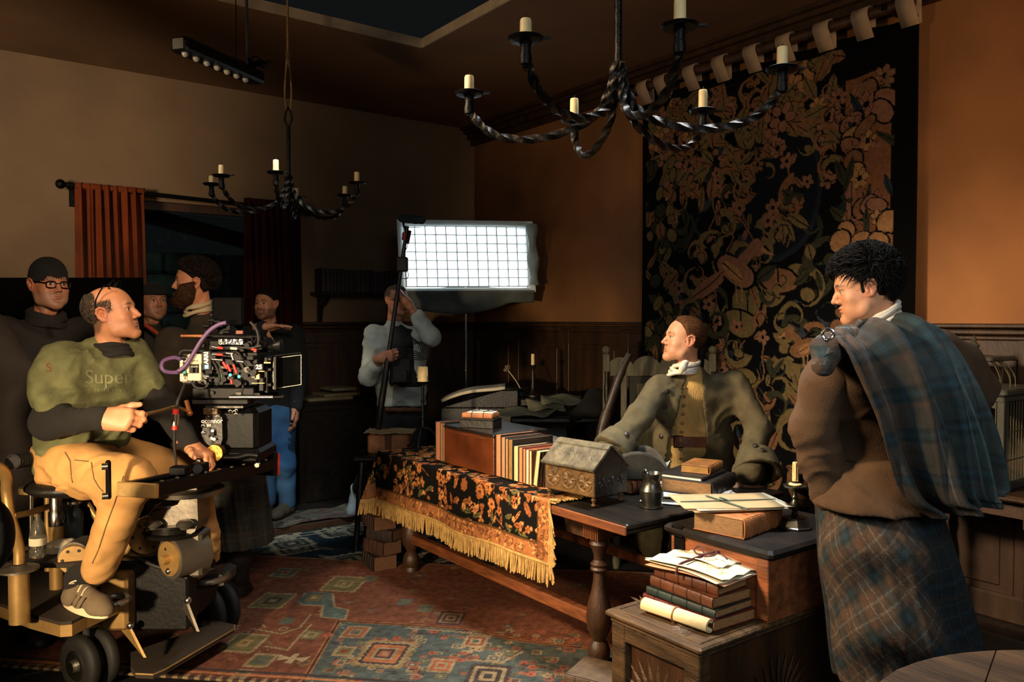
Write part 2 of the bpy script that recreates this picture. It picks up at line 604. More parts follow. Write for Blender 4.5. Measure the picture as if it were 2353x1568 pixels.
# ---------------------------------------------------------------- materials for the room
XW, YW, HC = 4.47, 6.65, 3.44
plaster = mat('aged_plaster', '#865830', 0.85, var=0.35, scale=1.3, bump=0.25, bscale=14)
plaster2 = mat('grey_brown_plaster', '#7d6347', 0.85, var=0.28, scale=1.1, bump=0.25, bscale=14)
ceilm = mat('ceiling_plaster', '#6b4a28', 0.9, var=0.3, scale=1.0, bump=0.15, bscale=20)
paleedge = mat('raw_board_edge', '#a89a84', 0.9, var=0.2)
oak = mat('dark_oak', '#3a2413', 0.45, var=0.5, scale=3, bump=0.25, bscale=30, stretch=(1, 6, 6))
oakv = mat('dark_oak_upright', '#3d2614', 0.45, var=0.5, scale=3, bump=0.25, bscale=30, stretch=(6, 6, 1))
oakb = mat('black_oak', '#17110c', 0.38, var=0.5, scale=3, bump=0.3, bscale=25, stretch=(6, 1, 6))
panelm = mat('wainscot_wood', '#34200f', 0.5, var=0.45, scale=2.5, bump=0.2, bscale=30, stretch=(5, 5, 1))
floorm = mat('dark_floor', '#1a1410', 0.6, var=0.5, scale=3, bump=0.2, bscale=20, stretch=(1, 8, 1))
iron = mat('wrought_iron', '#2a2622', 0.42, 0.85, var=0.6, scale=30, bump=0.35, bscale=60)
ironb = mat('black_iron', '#100f0e', 0.5, 0.7, var=0.4, scale=30, bump=0.3)
wax = mat('tallow_wax', '#e8cf96', 0.5, var=0.12, scale=25, bump=0.12, bscale=80, sss=0.3)
wick = mat('wick', '#1a1512', 0.9)

# ---------------------------------------------------------------- shell
tag(MB().box((0.5, 1.6, -0.05), (9.4, 12.6, 0.1)).build('floor', floorm), kind='structure')
fl = bpy.data.objects['floor']
for i in range(14):                                        # boards that show dark near the far wall
    y0 = 4.0 + 0.19 * i
    b_ = MB().box((1.7, y0 + 0.093, 0.004), (5.4, 0.182, 0.012), bev=0.004).build('floor_board', floorm, fl)

hole = PZ(970, 110, HC)
cl = MB()
cl.box(((XW - 4) / 2, (hole[1] + YW) / 2, HC + 0.03), (XW + 4, YW - hole[1], 0.06))
cl.box(((hole[0] + XW) / 2, (hole[1] - 3) / 2, HC + 0.03), (XW - hole[0], hole[1] + 3, 0.06))
ceil = tag(cl.build('ceiling', ceilm), kind='structure')
ed = MB().box(((hole[0] - 4) / 2, hole[1] - 0.006, HC + 0.028), (hole[0] + 4, 0.012, 0.062))
ed.box((hole[0] - 0.006, (hole[1] - 3) / 2, HC + 0.028), (0.012, hole[1] + 3, 0.062))
ed.build('cut_edge', paleedge, ceil, label='pale raw cut edge of the ceiling board')

# window wall with an opening
wl = PY(232, 480, YW); wr = PY(640, 500, YW)
wx0, wx1, wz1, wz0 = wl[0], wr[0], PY(450, 470, YW)[2], 0.95
bw = MB(); T = 0.22
bw.box(((-4 + wx0) / 2, YW + T / 2, HC / 2), (wx0 + 4, T, HC))
bw.box(((wx1 + XW + T) / 2, YW + T / 2, HC / 2), (XW + T - wx1, T, HC))
bw.box(((wx0 + wx1) / 2, YW + T / 2, (wz1 + HC) / 2), (wx1 - wx0, T, HC - wz1))
bw.box(((wx0 + wx1) / 2, YW + T / 2, wz0 / 2), (wx1 - wx0, T, wz0))
tag(bw.build('wall_back', plaster2), kind='structure')
tag(MB().box((XW + T / 2, (YW - 3) / 2, HC / 2), (T, YW + 3, HC)).build('wall_right', plaster), kind='structure')

# window: frame, mullions, panes
win = MB()
cx, wwid, hh = (wx0 + wx1) / 2, wx1 - wx0, wz1 - wz0
yy = YW + 0.10
for sx in (wx0 + 0.03, wx1 - 0.03): win.box((sx, yy, (wz0 + wz1) / 2), (0.06, 0.07, hh))
for sz in (wz0 + 0.03, wz1 - 0.03): win.box((cx, yy, sz), (wwid - 0.12, 0.07, 0.06))
wn = tag(win.build('window_1', oakv), kind='structure')
nx, nz = 1, 1
px_ = (wwid - 0.12) / nx; pz_ = (hh - 0.12) / nz
for i in range(1, nx):
    MB().box((wx0 + 0.06 + i * px_, yy, (wz0 + wz1) / 2), (0.028, 0.045, hh - 0.12)).build('mullion', oakv, wn)
for j in range(1, nz):
    MB().box((cx, yy, wz0 + 0.06 + j * pz_), (wwid - 0.12, 0.04, 0.024)).build('glazing_bar', oakv, wn)
glass = mat('old_window_glass', '#c8d4d0', 0.03, var=0.02, trans=1.0, bump=0.03, bscale=6)
for i in range(nx):
    for j in range(nz):
        MB().box((wx0 + 0.06 + (i + .5) * px_, yy + 0.005, wz0 + 0.06 + (j + .5) * pz_), (px_ - 0.03, 0.004, pz_ - 0.026)).build('pane', glass, wn)
MB().box((cx, YW + 0.06, wz0 - 0.02), (wwid + 0.1, 0.2, 0.04), bev=0.01).build('window_sill', oak, wn)

# beyond the window: a rubble stone wall and a roof timber
stonem = mat('grey_green_stone', '#5d6a60', 0.9, var=0.5, scale=6, bump=0.6, bscale=18)  # grey-green stone with mottled tone
sw = thing('stone_wall', 'rough grey-green rubble stone wall seen dimly through the window', 'wall', (2.3, 9.2, 0))
z = 0.0; r_ = random.Random(3)
while z < 2.1:
    hz = r_.uniform(0.16, 0.26); x = 0.3
    while x < 4.6:
        lx = r_.uniform(0.28, 0.6)
        MB().box((x + lx / 2, 9.2 + r_.uniform(-.03, .03), z + hz / 2), (lx - 0.015, 0.3, hz - 0.015), bev=0.03).build('stone', stonem, sw)
        x += lx
    z += hz
spot('stone_fill', (1.1, 7.6, 2.6), (1.75, 9.2, 1.75), 9, (0.7, 0.9, 0.85), 50, 0.8, 0.2)  # small fill spot added outside to brighten the stones
bm_ = MB().bar((0.9, 8.4, 2.75), (3.0, 8.4, 2.32), 0.12, 0.14).build('roof_timber', oak)
tag(bm_, 'dark slanting roof timber outside beyond the window', 'beam')

# wainscot, rails and cornice ---------------------------------------------------------
WH = 1.53


def wainscot(name, a, b, nout, n, matr):
    a = np.array(a, float); b = np.array(b, float); L = np.linalg.norm(b - a); d = (b - a) / L; no = np.array(nout, float)
    mid = (a + b) / 2
    t = MB(); t.box(mid + UPW * (WH - 0.012) + no * 0.03, (L, 0.07, 0.024), d, no, UPW, 0.006)
    t.box(mid + UPW * (WH - 0.045) + no * 0.024, (L, 0.05, 0.03), d, no, UPW, 0.008)
    t.box(mid + UPW * (WH - 0.075) + no * 0.016, (L, 0.034, 0.022), d, no, UPW, 0.006)
    root = tag(t.build(name, matr), kind='structure')
    MB().box(mid + UPW * (WH - 0.135) + no * 0.012, (L, 0.026, 0.10), d, no, UPW, 0.004).build('top_rail', matr, root)
    MB().box(mid + UPW * 0.62 + no * 0.012, (L, 0.026, 0.10), d, no, UPW, 0.004).build('middle_rail', matr, root)
    st = L / n
    for i in range(n + 1):
        p = a + d * min(max(i * st, 0.05), L - 0.05)
        MB().box(p + UPW * 0.75 + no * 0.0125, (0.10, 0.027, 1.45), d, no, UPW, 0.004).build('stile', matr, root)
    for i in range(n):
        p = a + d * (i + .5) * st
        for zc, hz in ((1.0, 0.74), (0.34, 0.46)):
            MB().box(p + UPW * zc + no * 0.004, (st - 0.11, 0.012, hz), d, no, UPW, 0.004).build('panel', panelm, root)
            MB().box(p + UPW * zc + no * 0.010, (st - 0.24, 0.010, hz - 0.13), d, no, UPW, 0.008).build('raised_field', panelm, root)
    return root


wainscot('trim_1', (XW, -1.2, 0), (XW, YW, 0), (-1, 0, 0), 11, panelm)
wainscot('trim_2', (wx1 + 0.12, YW, 0), (XW - 0.04, YW, 0), (0, -1, 0), 4, panelm)
wainscot('trim_3', (-3.0, YW, 0), (wx0 - 0.12, YW, 0), (0, -1, 0), 5, panelm)
for nm, c, s in (('baseboard_right', (XW - 0.02, 2.7, 0.07), (0.04, 7.8, 0.14)), ('baseboard_back', (1.5, YW - 0.045, 0.07), (5.8, 0.03, 0.14))):
    tag(MB().box(c, s, bev=0.01).build(nm, panelm), kind='structure')
co = MB()
for k, (dx, dz) in enumerate(((0.05, 0.16), (0.09, 0.11), (0.13, 0.06), (0.17, 0.03))):
    co.box((XW - dx / 2, (YW - 3) / 2, HC - dz / 2), (dx, YW + 3, dz))
tag(co.build('trim_4', panelm), kind='structure')

# curtain rod and curtains ---------------------------------------------------------
r0 = PY(150, 424, YW - 0.13); r1 = PY(700, 486, YW - 0.13)
rod = thing('curtain_rod', 'black iron curtain rod with ball finial above the window', 'curtain rod', r0)
MB().cyl(r0, r1, 0.016, 10).build('pole', ironb, rod, True)
for p, s in ((r0, -1), (r1, 1)):
    MB().ball(p + np.array([0.03 * s, 0, 0]), 0.035).build('finial', ironb, rod, True)
for t in (0.03, 0.97):
    p = r0 + (r1 - r0) * t
    MB().bar(p, p + np.array([0, 0.13, 0]), 0.02, 0.03).box(p + np.array([0, 0.12, -0.06]), (0.03, 0.02, 0.16)).build('bracket', ironb, rod)


def curtain(name, pxl, pxr, ptop, bot, seed, label, mt):
    a = PY(pxl, ptop, YW - 0.13); b = PY(pxr, ptop, YW - 0.13)
    nu, nv = 220, 60
    pts = np.zeros((nu, nv, 3)); rs = np.random.default_rng(seed)
    W = abs(b[0] - a[0]); nf = 8
    ph = np.cumsum(rs.uniform(0.6, 1.4, nu)) / nu * nf * 6.283
    u = np.linspace(0, 1, nu)
    for j in range(nv):
        t = j / (nv - 1)
        amp = 0.025 + 0.05 * min(1, t * 3)
        drift = 0.5 * np.sin(t * 2.2 + u * 3)
        o = amp * np.sin(ph + drift) + 0.3 * amp * np.sin(2.3 * ph + 1 + 2 * drift)
        pts[:, j, 0] = a[0] + (u + 0.012 * np.sin(ph * 1.1 + 2 * t)) * (b[0] - a[0])
        pts[:, j, 1] = YW - 0.13 + o
        pts[:, j, 2] = r0[2] + (r1[2] - r0[2]) * u * 0 + 0.02 + (bot - r0[2] - 0.02) * t
    root = thing(name, label, 'curtain', (a + b) / 2 * [1, 1, 0])
    sheet('drape', pts, mt, root, thick=0.006)
    hb = MB()
    hb.tube([np.array([x_, YW - 0.13, r0[2]]) for x_ in np.linspace(a[0], b[0], 12)], [0.022 + 0.004 * (i % 2) for i in range(12)], 10)
    hb.build('rod_pocket', mt, root, True)
    return root


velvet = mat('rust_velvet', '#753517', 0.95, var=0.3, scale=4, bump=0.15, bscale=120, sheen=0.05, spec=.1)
velvet2 = mat('shaded_velvet', '#35140b', 0.95, var=0.3, scale=4, bump=0.15, bscale=120, spec=.1)  # curtain velvet darkened, its shade put into the colour
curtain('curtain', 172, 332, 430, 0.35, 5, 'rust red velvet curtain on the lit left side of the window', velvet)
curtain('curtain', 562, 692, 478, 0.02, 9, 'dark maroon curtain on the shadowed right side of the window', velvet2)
# cloth of the dark curtain pooled on the floor
pd = SDF()
pc = PZ(700, 1118, 0.0)
for i in range(7):
    a_ = i * 0.9
    pd.ell(pc + np.array([0.13 * math.cos(a_), 0.06 * math.sin(a_), 0.05 + 0.03 * (i % 2)]), (0.13, 0.1, 0.06), None, 0.05)
pd.disp.append(folds(0.018, 9, (1, 0.4, 0.3), 4))
v_, q_ = pd.mesh(0.014)
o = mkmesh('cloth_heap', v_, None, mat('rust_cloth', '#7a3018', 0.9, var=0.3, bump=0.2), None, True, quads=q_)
tag(o, 'rust red cloth heaped on the floor by the dark curtain', 'cloth')

# ---------------------------------------------------------------- tapestry on the right wall
XT = XW - 0.092
tl = PX(1478, 226, XT); tr = PX(2112, 18, XT)
TY0, TY1, TZ1, TZ0 = tl[1], tr[1], PX(1478, 226, XT)[2], 0.25
TW, TH = TY0 - TY1, TZ1 - TZ0
NAVY = lin('#090a0c'); OLIVE = lin('#5d5034'); BROWN = lin('#694b34'); ROSE = lin('#745240'); DKOL = lin('#2e2e22'); TEAL = lin('#1f2a30'); INK = lin('#0a0b0d'); LT = lin('#8a6644')
cv = Canvas(TW, TH, 330, 460, NAVY)


def tp(px, py):
    p = PX(px, py, XT); return TY0 - p[1], TZ1 - p[2]


rt = random.Random(11)
cols = [OLIVE, BROWN, ROSE, DKOL, TEAL]
# shadowy large leaves behind
for i in range(75):
    x, y = rt.uniform(0.1, TW * .8), rt.uniform(0.4, TH)
    cv.curl(x, y, rt.uniform(.08, .2), rt.uniform(0, 6.28), rt.choice([TEAL, DKOL, lin('#232620'), lin('#2b3038')]), INK, rt.choice([-1, 1]))
# dark vase
for rx, ry, c_ in ((.30, .46, lin('#1b2028')), (.27, .42, lin('#12151b'))):
    x, y = tp(1790, 430); cv.ell(x, y, rx, ry, 0, c_)
# twisting stems
for i in range(16):
    x, y = rt.uniform(.2, TW * .72), rt.uniform(.8, TH); p = [(x, y)]
    for k in range(8):
        x += rt.uniform(-.05, .06); y -= rt.uniform(.04, .08); p.append((x, y))
        if k % 2: cv.leaf(x + .04 * rt.choice([-1, 1]), y, .09, .02, rt.uniform(0, 3), rt.choice([BROWN, OLIVE, ROSE]), INK)
    cv.line(p, .010, BROWN)
    cv.flower(x, y, .05, 5, ROSE, INK)
# curled acanthus leaves at the places they stand in the weave
for px, py, r, a, fl_, c_ in ((1640, 560, .16, 2.2, 1, OLIVE), (1565, 400, .13, 0.5, -1, DKOL), (1600, 640, .15, 1.0, 1, OLIVE), (1830, 450, .15, 4.6, -1, BROWN), (1770, 530, .12, 3.4, 1, OLIVE),
                              (1780, 650, .17, 3.0, -1, OLIVE), (1850, 665, .19, 3.8, 1, OLIVE), (1720, 700, .18, 1.5, -1, BROWN), (1660, 520, .13, 4.5, 1, OLIVE), (1900, 590, .18, 2.5, 1, DKOL),
                              (1690, 800, .14, 0.3, 1, OLIVE), (1800, 790, .16, 2.3, -1, OLIVE), (1870, 800, .15, 0, 1, DKOL), (1840, 900, .2, 4, 1, OLIVE), (1760, 900, .14, 3, -1, BROWN),
                              (1710, 1000, .2, 1, 1, OLIVE), (1830, 1000, .18, 5, -1, OLIVE), (1530, 560, .14, 2, 1, DKOL), (1530, 700, .16, 5, 1, OLIVE), (1500, 480, .12, 4, -1, DKOL), (1590, 720, .15, 3, 1, OLIVE),
                              (1860, 1100, .2, 1, 1, BROWN), (1760, 1100, .18, 4, -1, OLIVE), (1640, 340, .1, 2, 1, BROWN), (1850, 330, .1, 5, 1, OLIVE), (1700, 880, .14, 0, -1, OLIVE)):
    x, y = tp(px, py); cv.curl(x, y, r, a, c_, INK, fl_)
    cv.ell(x + .02, y + .02, r * .3, r * .26, .4, c_, INK)
# pear-shaped fruit, big flower, birds
for px, py, rx, ry, c_ in ((1715, 690, .14, .14, OLIVE), (1700, 740, .16, .1, OLIVE), (1790, 640, .17, .09, BROWN)):
    x, y = tp(px, py); cv.ell(x, y, rx, ry, 0.3, c_, INK); cv.line([(x, y - ry), (x + .01, y + ry * .4)], .012, INK)


def bird(px, py, s, fl_, c_):
    x, y = tp(px, py)
    cv.ell(x, y, .13 * s, .065 * s, .5 * fl_, c_, INK)
    cv.ell(x + .11 * s * fl_, y - .09 * s, .045 * s, .04 * s, 0, c_)
    cv.poly([(x + .14 * s * fl_, y - .1 * s), (x + .21 * s * fl_, y - .06 * s), (x + .14 * s * fl_, y - .07 * s)], LT)
    cv.line([(x + .04 * s * fl_, y - .05 * s), (x + .1 * s * fl_, y - .09 * s)], .06 * s, c_)
    cv.leaf(x - .15 * s * fl_, y + .06 * s, .24 * s, .035 * s, (-.6 if fl_ > 0 else .6) + (0 if fl_ > 0 else math.pi), c_, INK)
    for k in (0, .03): cv.line([(x + k * s, y + .05 * s), (x + k * s + .01, y + .13 * s)], .008, LT)
    cv.leaf(x - .02 * s * fl_, y, .15 * s, .03 * s, .6 * fl_, LT, INK)


bird(1690, 620, 1.5, 1, ROSE); bird(1848, 795, .9, -1, BROWN)
for i in range(150):                                     # the field is filled edge to edge with rolled leaves
    x, y = rt.uniform(.28, TW - .5), rt.uniform(.5, TH - .1)
    k = rt.random(); c_ = rt.choice([OLIVE, DKOL, BROWN, OLIVE])
    if k < .6: cv.curl(x, y, rt.uniform(.06, .13), rt.uniform(0, 6.28), c_, INK, rt.choice([-1, 1]), rt.choice([3, 5, 7]))
    elif k < .85: cv.leaf(x, y, rt.uniform(.1, .2), rt.uniform(.02, .045), rt.uniform(0, 3.1), c_, INK)
    else: cv.flower(x, y, rt.uniform(.04, .06), 5, ROSE, INK, rt.random())
bird(1690, 620, 1.5, 1, ROSE); bird(1848, 795, .9, -1, BROWN)
# flower garland along the top
for i in range(210):
    x, y = rt.uniform(.08, TW - .45), abs(rt.gauss(.24, .2)) + .08
    k = rt.random(); c_ = rt.choice([ROSE, BROWN, ROSE, OLIVE, LT])
    if k < .30: cv.flower(x, y, rt.uniform(.05, .10), rt.choice([5, 6, 8]), c_, rt.choice([INK, OLIVE]), rt.random(), INK)
    elif k < .8: cv.leaf(x, y, rt.uniform(.1, .2), rt.uniform(.02, .045), rt.uniform(0, 3.1), rt.choice([BROWN, OLIVE]), INK)
    else: cv.curl(x, y, rt.uniform(.05, .1), rt.uniform(0, 6), c_, INK)
# the left strip of fruit and leaves
for i in range(90):
    x, y = rt.uniform(.05, .34), rt.uniform(.5, TH - .1)
    if rt.random() < .5: cv.leaf(x, y, rt.uniform(.1, .22), rt.uniform(.02, .05), rt.uniform(.6, 2.4), rt.choice([OLIVE, DKOL, BROWN]), INK)
    else: cv.ell(x, y, rt.uniform(.03, .06), rt.uniform(.04, .07), rt.random(), rt.choice([DKOL, OLIVE]), INK)
# bright right hand column
bx0, bx1 = TW - .42, TW - .14
cv.poly([(bx0, .25), (bx1, .25), (bx1, TH - .1), (bx0, TH - .1)], lin('#6a4630'))
for yy_ in np.arange(.3, TH - .1, .035):
    for xx_ in np.arange(bx0, bx1 + .01, .05):
        k = rt.random(); x, y = xx_ + rt.uniform(-.05, .05), yy_ + rt.uniform(-.04, .04)
        if k < .10: cv.ell(x, y, rt.uniform(.04, .075), rt.uniform(.05, .09), rt.uniform(0, 3), rt.choice([ROSE, LT, BROWN]), INK)
        elif k < .22: cv.leaf(x, y, rt.uniform(.1, .26), rt.uniform(.015, .035), rt.uniform(.5, 2.6), rt.choice([DKOL, OLIVE, TEAL, ROSE]), INK)
        elif k < .26: cv.flower(x, y, rt.uniform(.05, .08), 6, rt.choice([LT, ROSE]), INK, rt.random(), INK)
        elif k < .30: cv.curl(x, y, rt.uniform(.05, .08), rt.uniform(0, 6), ROSE, INK)
        elif k < .34:
            for q in range(5): cv.ell(x + rt.uniform(-.04, .04), y + rt.uniform(-.05, .05), .018, .018, 0, rt.choice([DKOL, TEAL]), INK)
# black border
for p in ([(0, 0), (TW, 0), (TW, .06), (0, .06)], [(0, 0), (.035, 0), (.035, TH), (0, TH)], [(TW - .12, 0), (TW, 0), (TW, TH), (TW - .12, TH)], [(0, TH - .06), (TW, TH - .06), (TW, TH), (0, TH)]):
    cv.poly(p, lin('#080808'))
wv = 1 + 0.16 * np.sign(np.sin(cv.x * 420)) * np.sign(np.sin(cv.y * 420))
pts = np.zeros((cv.nw, cv.nh, 3))
pts[..., 0] = XT + 0.012 * np.sin(cv.x * 9 + 0.6 * np.sin(cv.y * 2)) * (0.4 + cv.y / TH)
pts[..., 1] = TY0 - cv.x; pts[..., 2] = TZ1 - cv.y - 0.015 * np.abs(np.sin(cv.x / TW * math.pi * 8))
tapm = mat('tapestry_wool', attr=True, rough=1.0, var=0.25, scale=40, bump=0.35, bscale=220, spec=.05)
tap = thing('tapestry', 'large dark verdure tapestry of curled leaves, birds and flowers hanging on the right wall', 'tapestry', (XT, (TY0 + TY1) / 2, TZ0))
sheet('woven_field', pts, tapm, tap, cols=cv.c, thick=0.012)
pa = PX(1462, 206, XT - 0.05); pb = PX(2100, -5, XT - 0.05); pb[2] = pa[2]
tabm = mat('linen_tab', '#97826a', 0.9, var=0.2)
for i, px in enumerate((1482, 1523, 1590, 1657, 1730, 1806, 1893, 1982, 2085)):
    y_ = PX(px, 150, XT - 0.05)[1]
    a_ = np.linspace(-0.3, math.pi + 0.3, 12)
    pp = np.zeros((2, 14, 3))
    for k, s in enumerate((-.05, .05)):
        xs = np.concatenate([[XT + .0], XT - 0.05 + .045 * np.cos(a_), [XT - 0.02]]); zs = np.concatenate([[TZ1 - .05], pa[2] + .045 * np.sin(a_), [TZ1 - .06]])
        pp[k, :, 0] = xs; pp[k, :, 1] = y_ + s; pp[k, :, 2] = zs
    sheet('hanging_tab', pp, tabm, tap, thick=0.005)
tr_ = thing('tapestry_pole', 'brown wooden pole with dark end knob that carries the tapestry', 'pole', pa)
MB().cyl(pa, pb, 0.032, 12).build('pole', oak, tr_, True)
MB().ball(pa + np.array([0, 0.05, 0]), 0.05, sc=(1, 1.2, 1)).build('end_knob', ironb, tr_, True)
for y_ in (TY0 - .05, TY1 + .15):
    MB().bar((XW, y_, pa[2]), (XT - 0.09, y_, pa[2]), 0.03, 0.03).build('bracket', ironb, tr_)
# ================================================================ desk and what stands on it
paper = mat('old_paper', '#d9ceb0', 0.85, var=0.15, scale=12, bump=0.15, bscale=40)
paperw = mat('white_paper', '#e8e4d6', 0.85, var=0.08, scale=12, bump=0.1)
manila = mat('manila_card', '#a8916a', 0.85, var=0.12, scale=10, bump=0.1)
pages = mat('page_block', '#a87b4c', 0.85, var=0.3, scale=30, bump=0.35, bscale=120, stretch=(1, 1, 8))
leath = {k: mat('leather_' + k, c, 0.5, var=0.4, scale=12, bump=0.25, bscale=50) for k, c in
         dict(brown='#5a3018', black='#1a1613', tan='#a5683c', red='#5c1d14', salmon='#b06a44', green='#22302c', dark='#33221a', ochre='#8a5a2c').items()}
ribbon_r = mat('dark_red_ribbon', '#4a1a12', 0.7, var=0.2)
ribbon_g = mat('green_ribbon', '#3c4f44', 0.7, var=0.2)
pewter = mat('dark_pewter', '#5a5850', 0.33, 0.9, var=0.35, scale=10, bump=0.12, bscale=25)
XF, XB, YR, YL, ZT = 2.24, 3.28, 2.25, 4.35, 0.735

desk = thing('writing_table', 'long dark oak refectory table with turned legs, half covered by the fringed cloth', 'table', ((XF + XB) / 2, (YR + YL) / 2, 0))
MB().box(((XF + XB) / 2, (YR + YL) / 2, ZT - 0.012), (XB - XF, YL - YR, 0.024), bev=0.006) \
    .box(((XF + XB) / 2, (YR + YL) / 2, ZT - 0.036), (XB - XF - 0.02, YL - YR - 0.02, 0.024), bev=0.008) \
    .build('tabletop', mat('table_top_wood', '#15110c', 0.42, spec=.3, var=0.6, scale=4, bump=0.2, bscale=40, stretch=(6, 1, 6)), desk)
edgew = mat('worn_edge_wood', '#6e3d1e', 0.5, var=0.45, scale=8, bump=0.3, stretch=(6, 1, 6))
MB().box((XF - 0.004, (YR + YL) / 2, ZT - 0.026), (0.012, YL - YR, 0.040), bev=0.004).build('edge_moulding', edgew, desk)
for x_, w_ in ((XF + 0.10, 0.03), (XB - 0.10, 0.03)):
    MB().box((x_, (YR + YL) / 2, ZT - 0.095), (w_, YL - YR - 0.5, 0.09)).build('apron', oak, desk)
for y_ in (YR + 0.29, YL - 0.15):
    MB().box(((XF + XB) / 2, y_, ZT - 0.095), (XB - XF - 0.2, 0.03, 0.09)).build('apron', oak, desk)
legp = [(.030, .0), (.044, .012), (.046, .045), (.040, .06), (.048, .075), (.050, .11), (.040, .135), (.028, .15), (.030, .16), (.052, .2), (.058, .25), (.050, .31), (.036, .36),
        (.027, .41), (.025, .45), (.034, .455), (.040, .465), (.034, .475), (.040, .487), (.030, .497), (.024, .505), (.026, .53), (.036, .56), (.044, .575), (.036, .59), (.045, .60)]
for x_ in (XF + 0.12, XB - 0.12):
    for y_ in (YR + 0.29, YL - 0.15):
        MB().lathe((x_, y_, 0), legp, n=18).box((x_, y_, 0.645), (0.095, 0.095, 0.09), bev=0.006).build('leg', oakv, desk, True)
for x_ in (XF + 0.12, XB - 0.12):
    MB().box((x_, (YR + YL) / 2 + .07, 0.235), (0.05, YL - YR - .5, 0.055), bev=0.006).build('stretcher', edgew, desk)
carv = MB()
for i in range(9):
    carv.box((XF + 0.069, YR + 0.245 + i * .011, 0.640), (0.008, 0.006, 0.085 - .004 * (i % 3)), bev=.002)
carv.build('carving', edgew, desk)

# --- the cloth: black floral field, copper border, gold fringe
CY0, CY1, OV, CXB = 2.72, 4.36, 0.285, 2.92
Lc, Hc_ = CY1 + 0.27 - CY0, (CXB - XF) + OV
cc = Canvas(Lc, Hc_, 330, 190, lin('#0f0e0c'))
CO, CO2, CO3, GO = lin('#b9733c'), lin('#9a5a30'), lin('#c98a52'), lin('#5d5a34')
rc = random.Random(5)
for i in range(420):
    x, y = rc.uniform(.06, Lc), rc.uniform(0, Hc_ - .08)
    k = rc.random()
    if k < .34: cc.leaf(x, y, rc.uniform(.05, .11), rc.uniform(.007, .016), rc.uniform(0, 3.14), rc.choice([CO2, GO, CO]), lin('#1a140e'))
    elif k < .40: cc.line([(x, y), (x + rc.uniform(-.05, .05), y + .06), (x + rc.uniform(-.07, .07), y + .1)], .004, CO2)
for i in range(420):
    x, y = rc.uniform(.08, Lc), rc.uniform(0, Hc_ - .1)
    r = rc.uniform(.014, .036)
    cc.ell(x, y, r * 1.1, r * 1.1, 0, lin('#12100d'))
    if rc.random() < .45:
        for q in range(5): cc.ell(x + rc.uniform(-r, r) * .7, y + rc.uniform(-r, r) * .7, r * rc.uniform(.3, .5), r * rc.uniform(.3, .55), rc.uniform(0, 3), rc.choice([CO, CO2, CO3]), lin('#4a2c18'))
        cc.leaf(x + r, y, .07, .012, rc.uniform(0, 3), rc.choice([GO, CO2]), lin('#1a140e')); continue
    cc.flower(x, y, r, rc.choice([5, 6, 7, 9]), rc.choice([CO, CO3, CO, CO2]), rc.choice([lin('#2a1c12'), CO2]), rc.random(), CO2)
bd = .085                                                # border
for a, b, c, d in ((0, bd, 0, Hc_), (0, Lc, Hc_ - bd, Hc_), (Lc - bd, Lc, 0, Hc_), (0, Lc, 0, bd * .6)):
    cc.poly([(a, c), (b, c), (b, d), (a, d)], lin('#9c643a'))
for i in range(150):
    for (x, y) in ((rc.uniform(0, bd), rc.uniform(0, Hc_)), (rc.uniform(0, Lc), Hc_ - rc.uniform(.005, bd - .005))):
        k = rc.random()
        if k < .5: cc.curl(x, y, rc.uniform(.015, .032), rc.uniform(0, 6), rc.choice([lin('#7a4a2a'), CO3, lin('#6b4426')]), lin('#3c2414'), rc.choice([-1, 1]))
        else: cc.ell(x, y, .014, .01, rc.random() * 3, rc.choice([CO3, lin('#7a4a2a')]), lin('#4a2c18'))
for o_ in (0.004, bd - .006):
    cc.line([(o_, 0), (o_, Hc_ - o_)], .006, lin('#5a3c1e')); cc.line([(o_, Hc_ - o_), (Lc, Hc_ - o_)], .006, lin('#5a3c1e'))
clothm = mat('brocade', attr=True, spec=.1, rough=0.95, var=0.25, scale=60, bump=0.35, bscale=260)


def cloth_pt(t, s):
    """t along the table from the right end, s from the back edge to the front hem"""
    X = CXB - s; ox = max(0.0, s - (CXB - XF)); oy = max(0.0, CY0 + t - CY1)
    Y = CY0 + t; z = ZT + 0.007
    if ox > 0 or oy > 0: z -= max(ox, oy) - 0.008 * math.exp(-max(ox, oy) * 40)
    if ox > 0: X = XF - 0.012 - 0.010 * math.sin(Y * 13 + 1) * min(1, ox / .1) - 0.03 * ox
    if oy > 0: Y = CY1 + 0.012
    if ox > 0 and oy > 0:
        if ox > oy: Y = CY1 + 0.012 + 0.42 * oy
        else: X = XF - 0.012 - 0.42 * ox
    if t < .02 and False: pass
    z += 0.006 * math.sin(Y * 7) * (0 if ox <= 0 else min(1, ox / .15))
    return np.array([X, Y, z])


pts = np.array([[cloth_pt(t, s) for s in np.linspace(0, Hc_, cc.nh)] for t in np.linspace(0, Lc, cc.nw)])
cloth = thing('table_cloth', 'black floral brocade cloth with copper border and gold fringe over the long table', 'tablecloth', (XF, 3.5, ZT))
sheet('woven_field', pts, clothm, cloth, cols=cc.c, thick=0.006)
gold = mat('gold_cord', '#b08a4c', 0.75, var=0.35, scale=30, bump=0.4, bscale=200)
fr = MB(); rf = random.Random(2)


def strand(p, d, L):
    p = np.asarray(p, float); d = nrm(d)
    k = np.array([rf.uniform(-.006, .006), rf.uniform(-.006, .006), 0])
    q = [p, p + d * L * .4 + k * .5, p + d * L * .75 + k, p + d * L + k * 1.5]
    fr.tube(q, [.0036, .0042, .0046, .0040], 5)


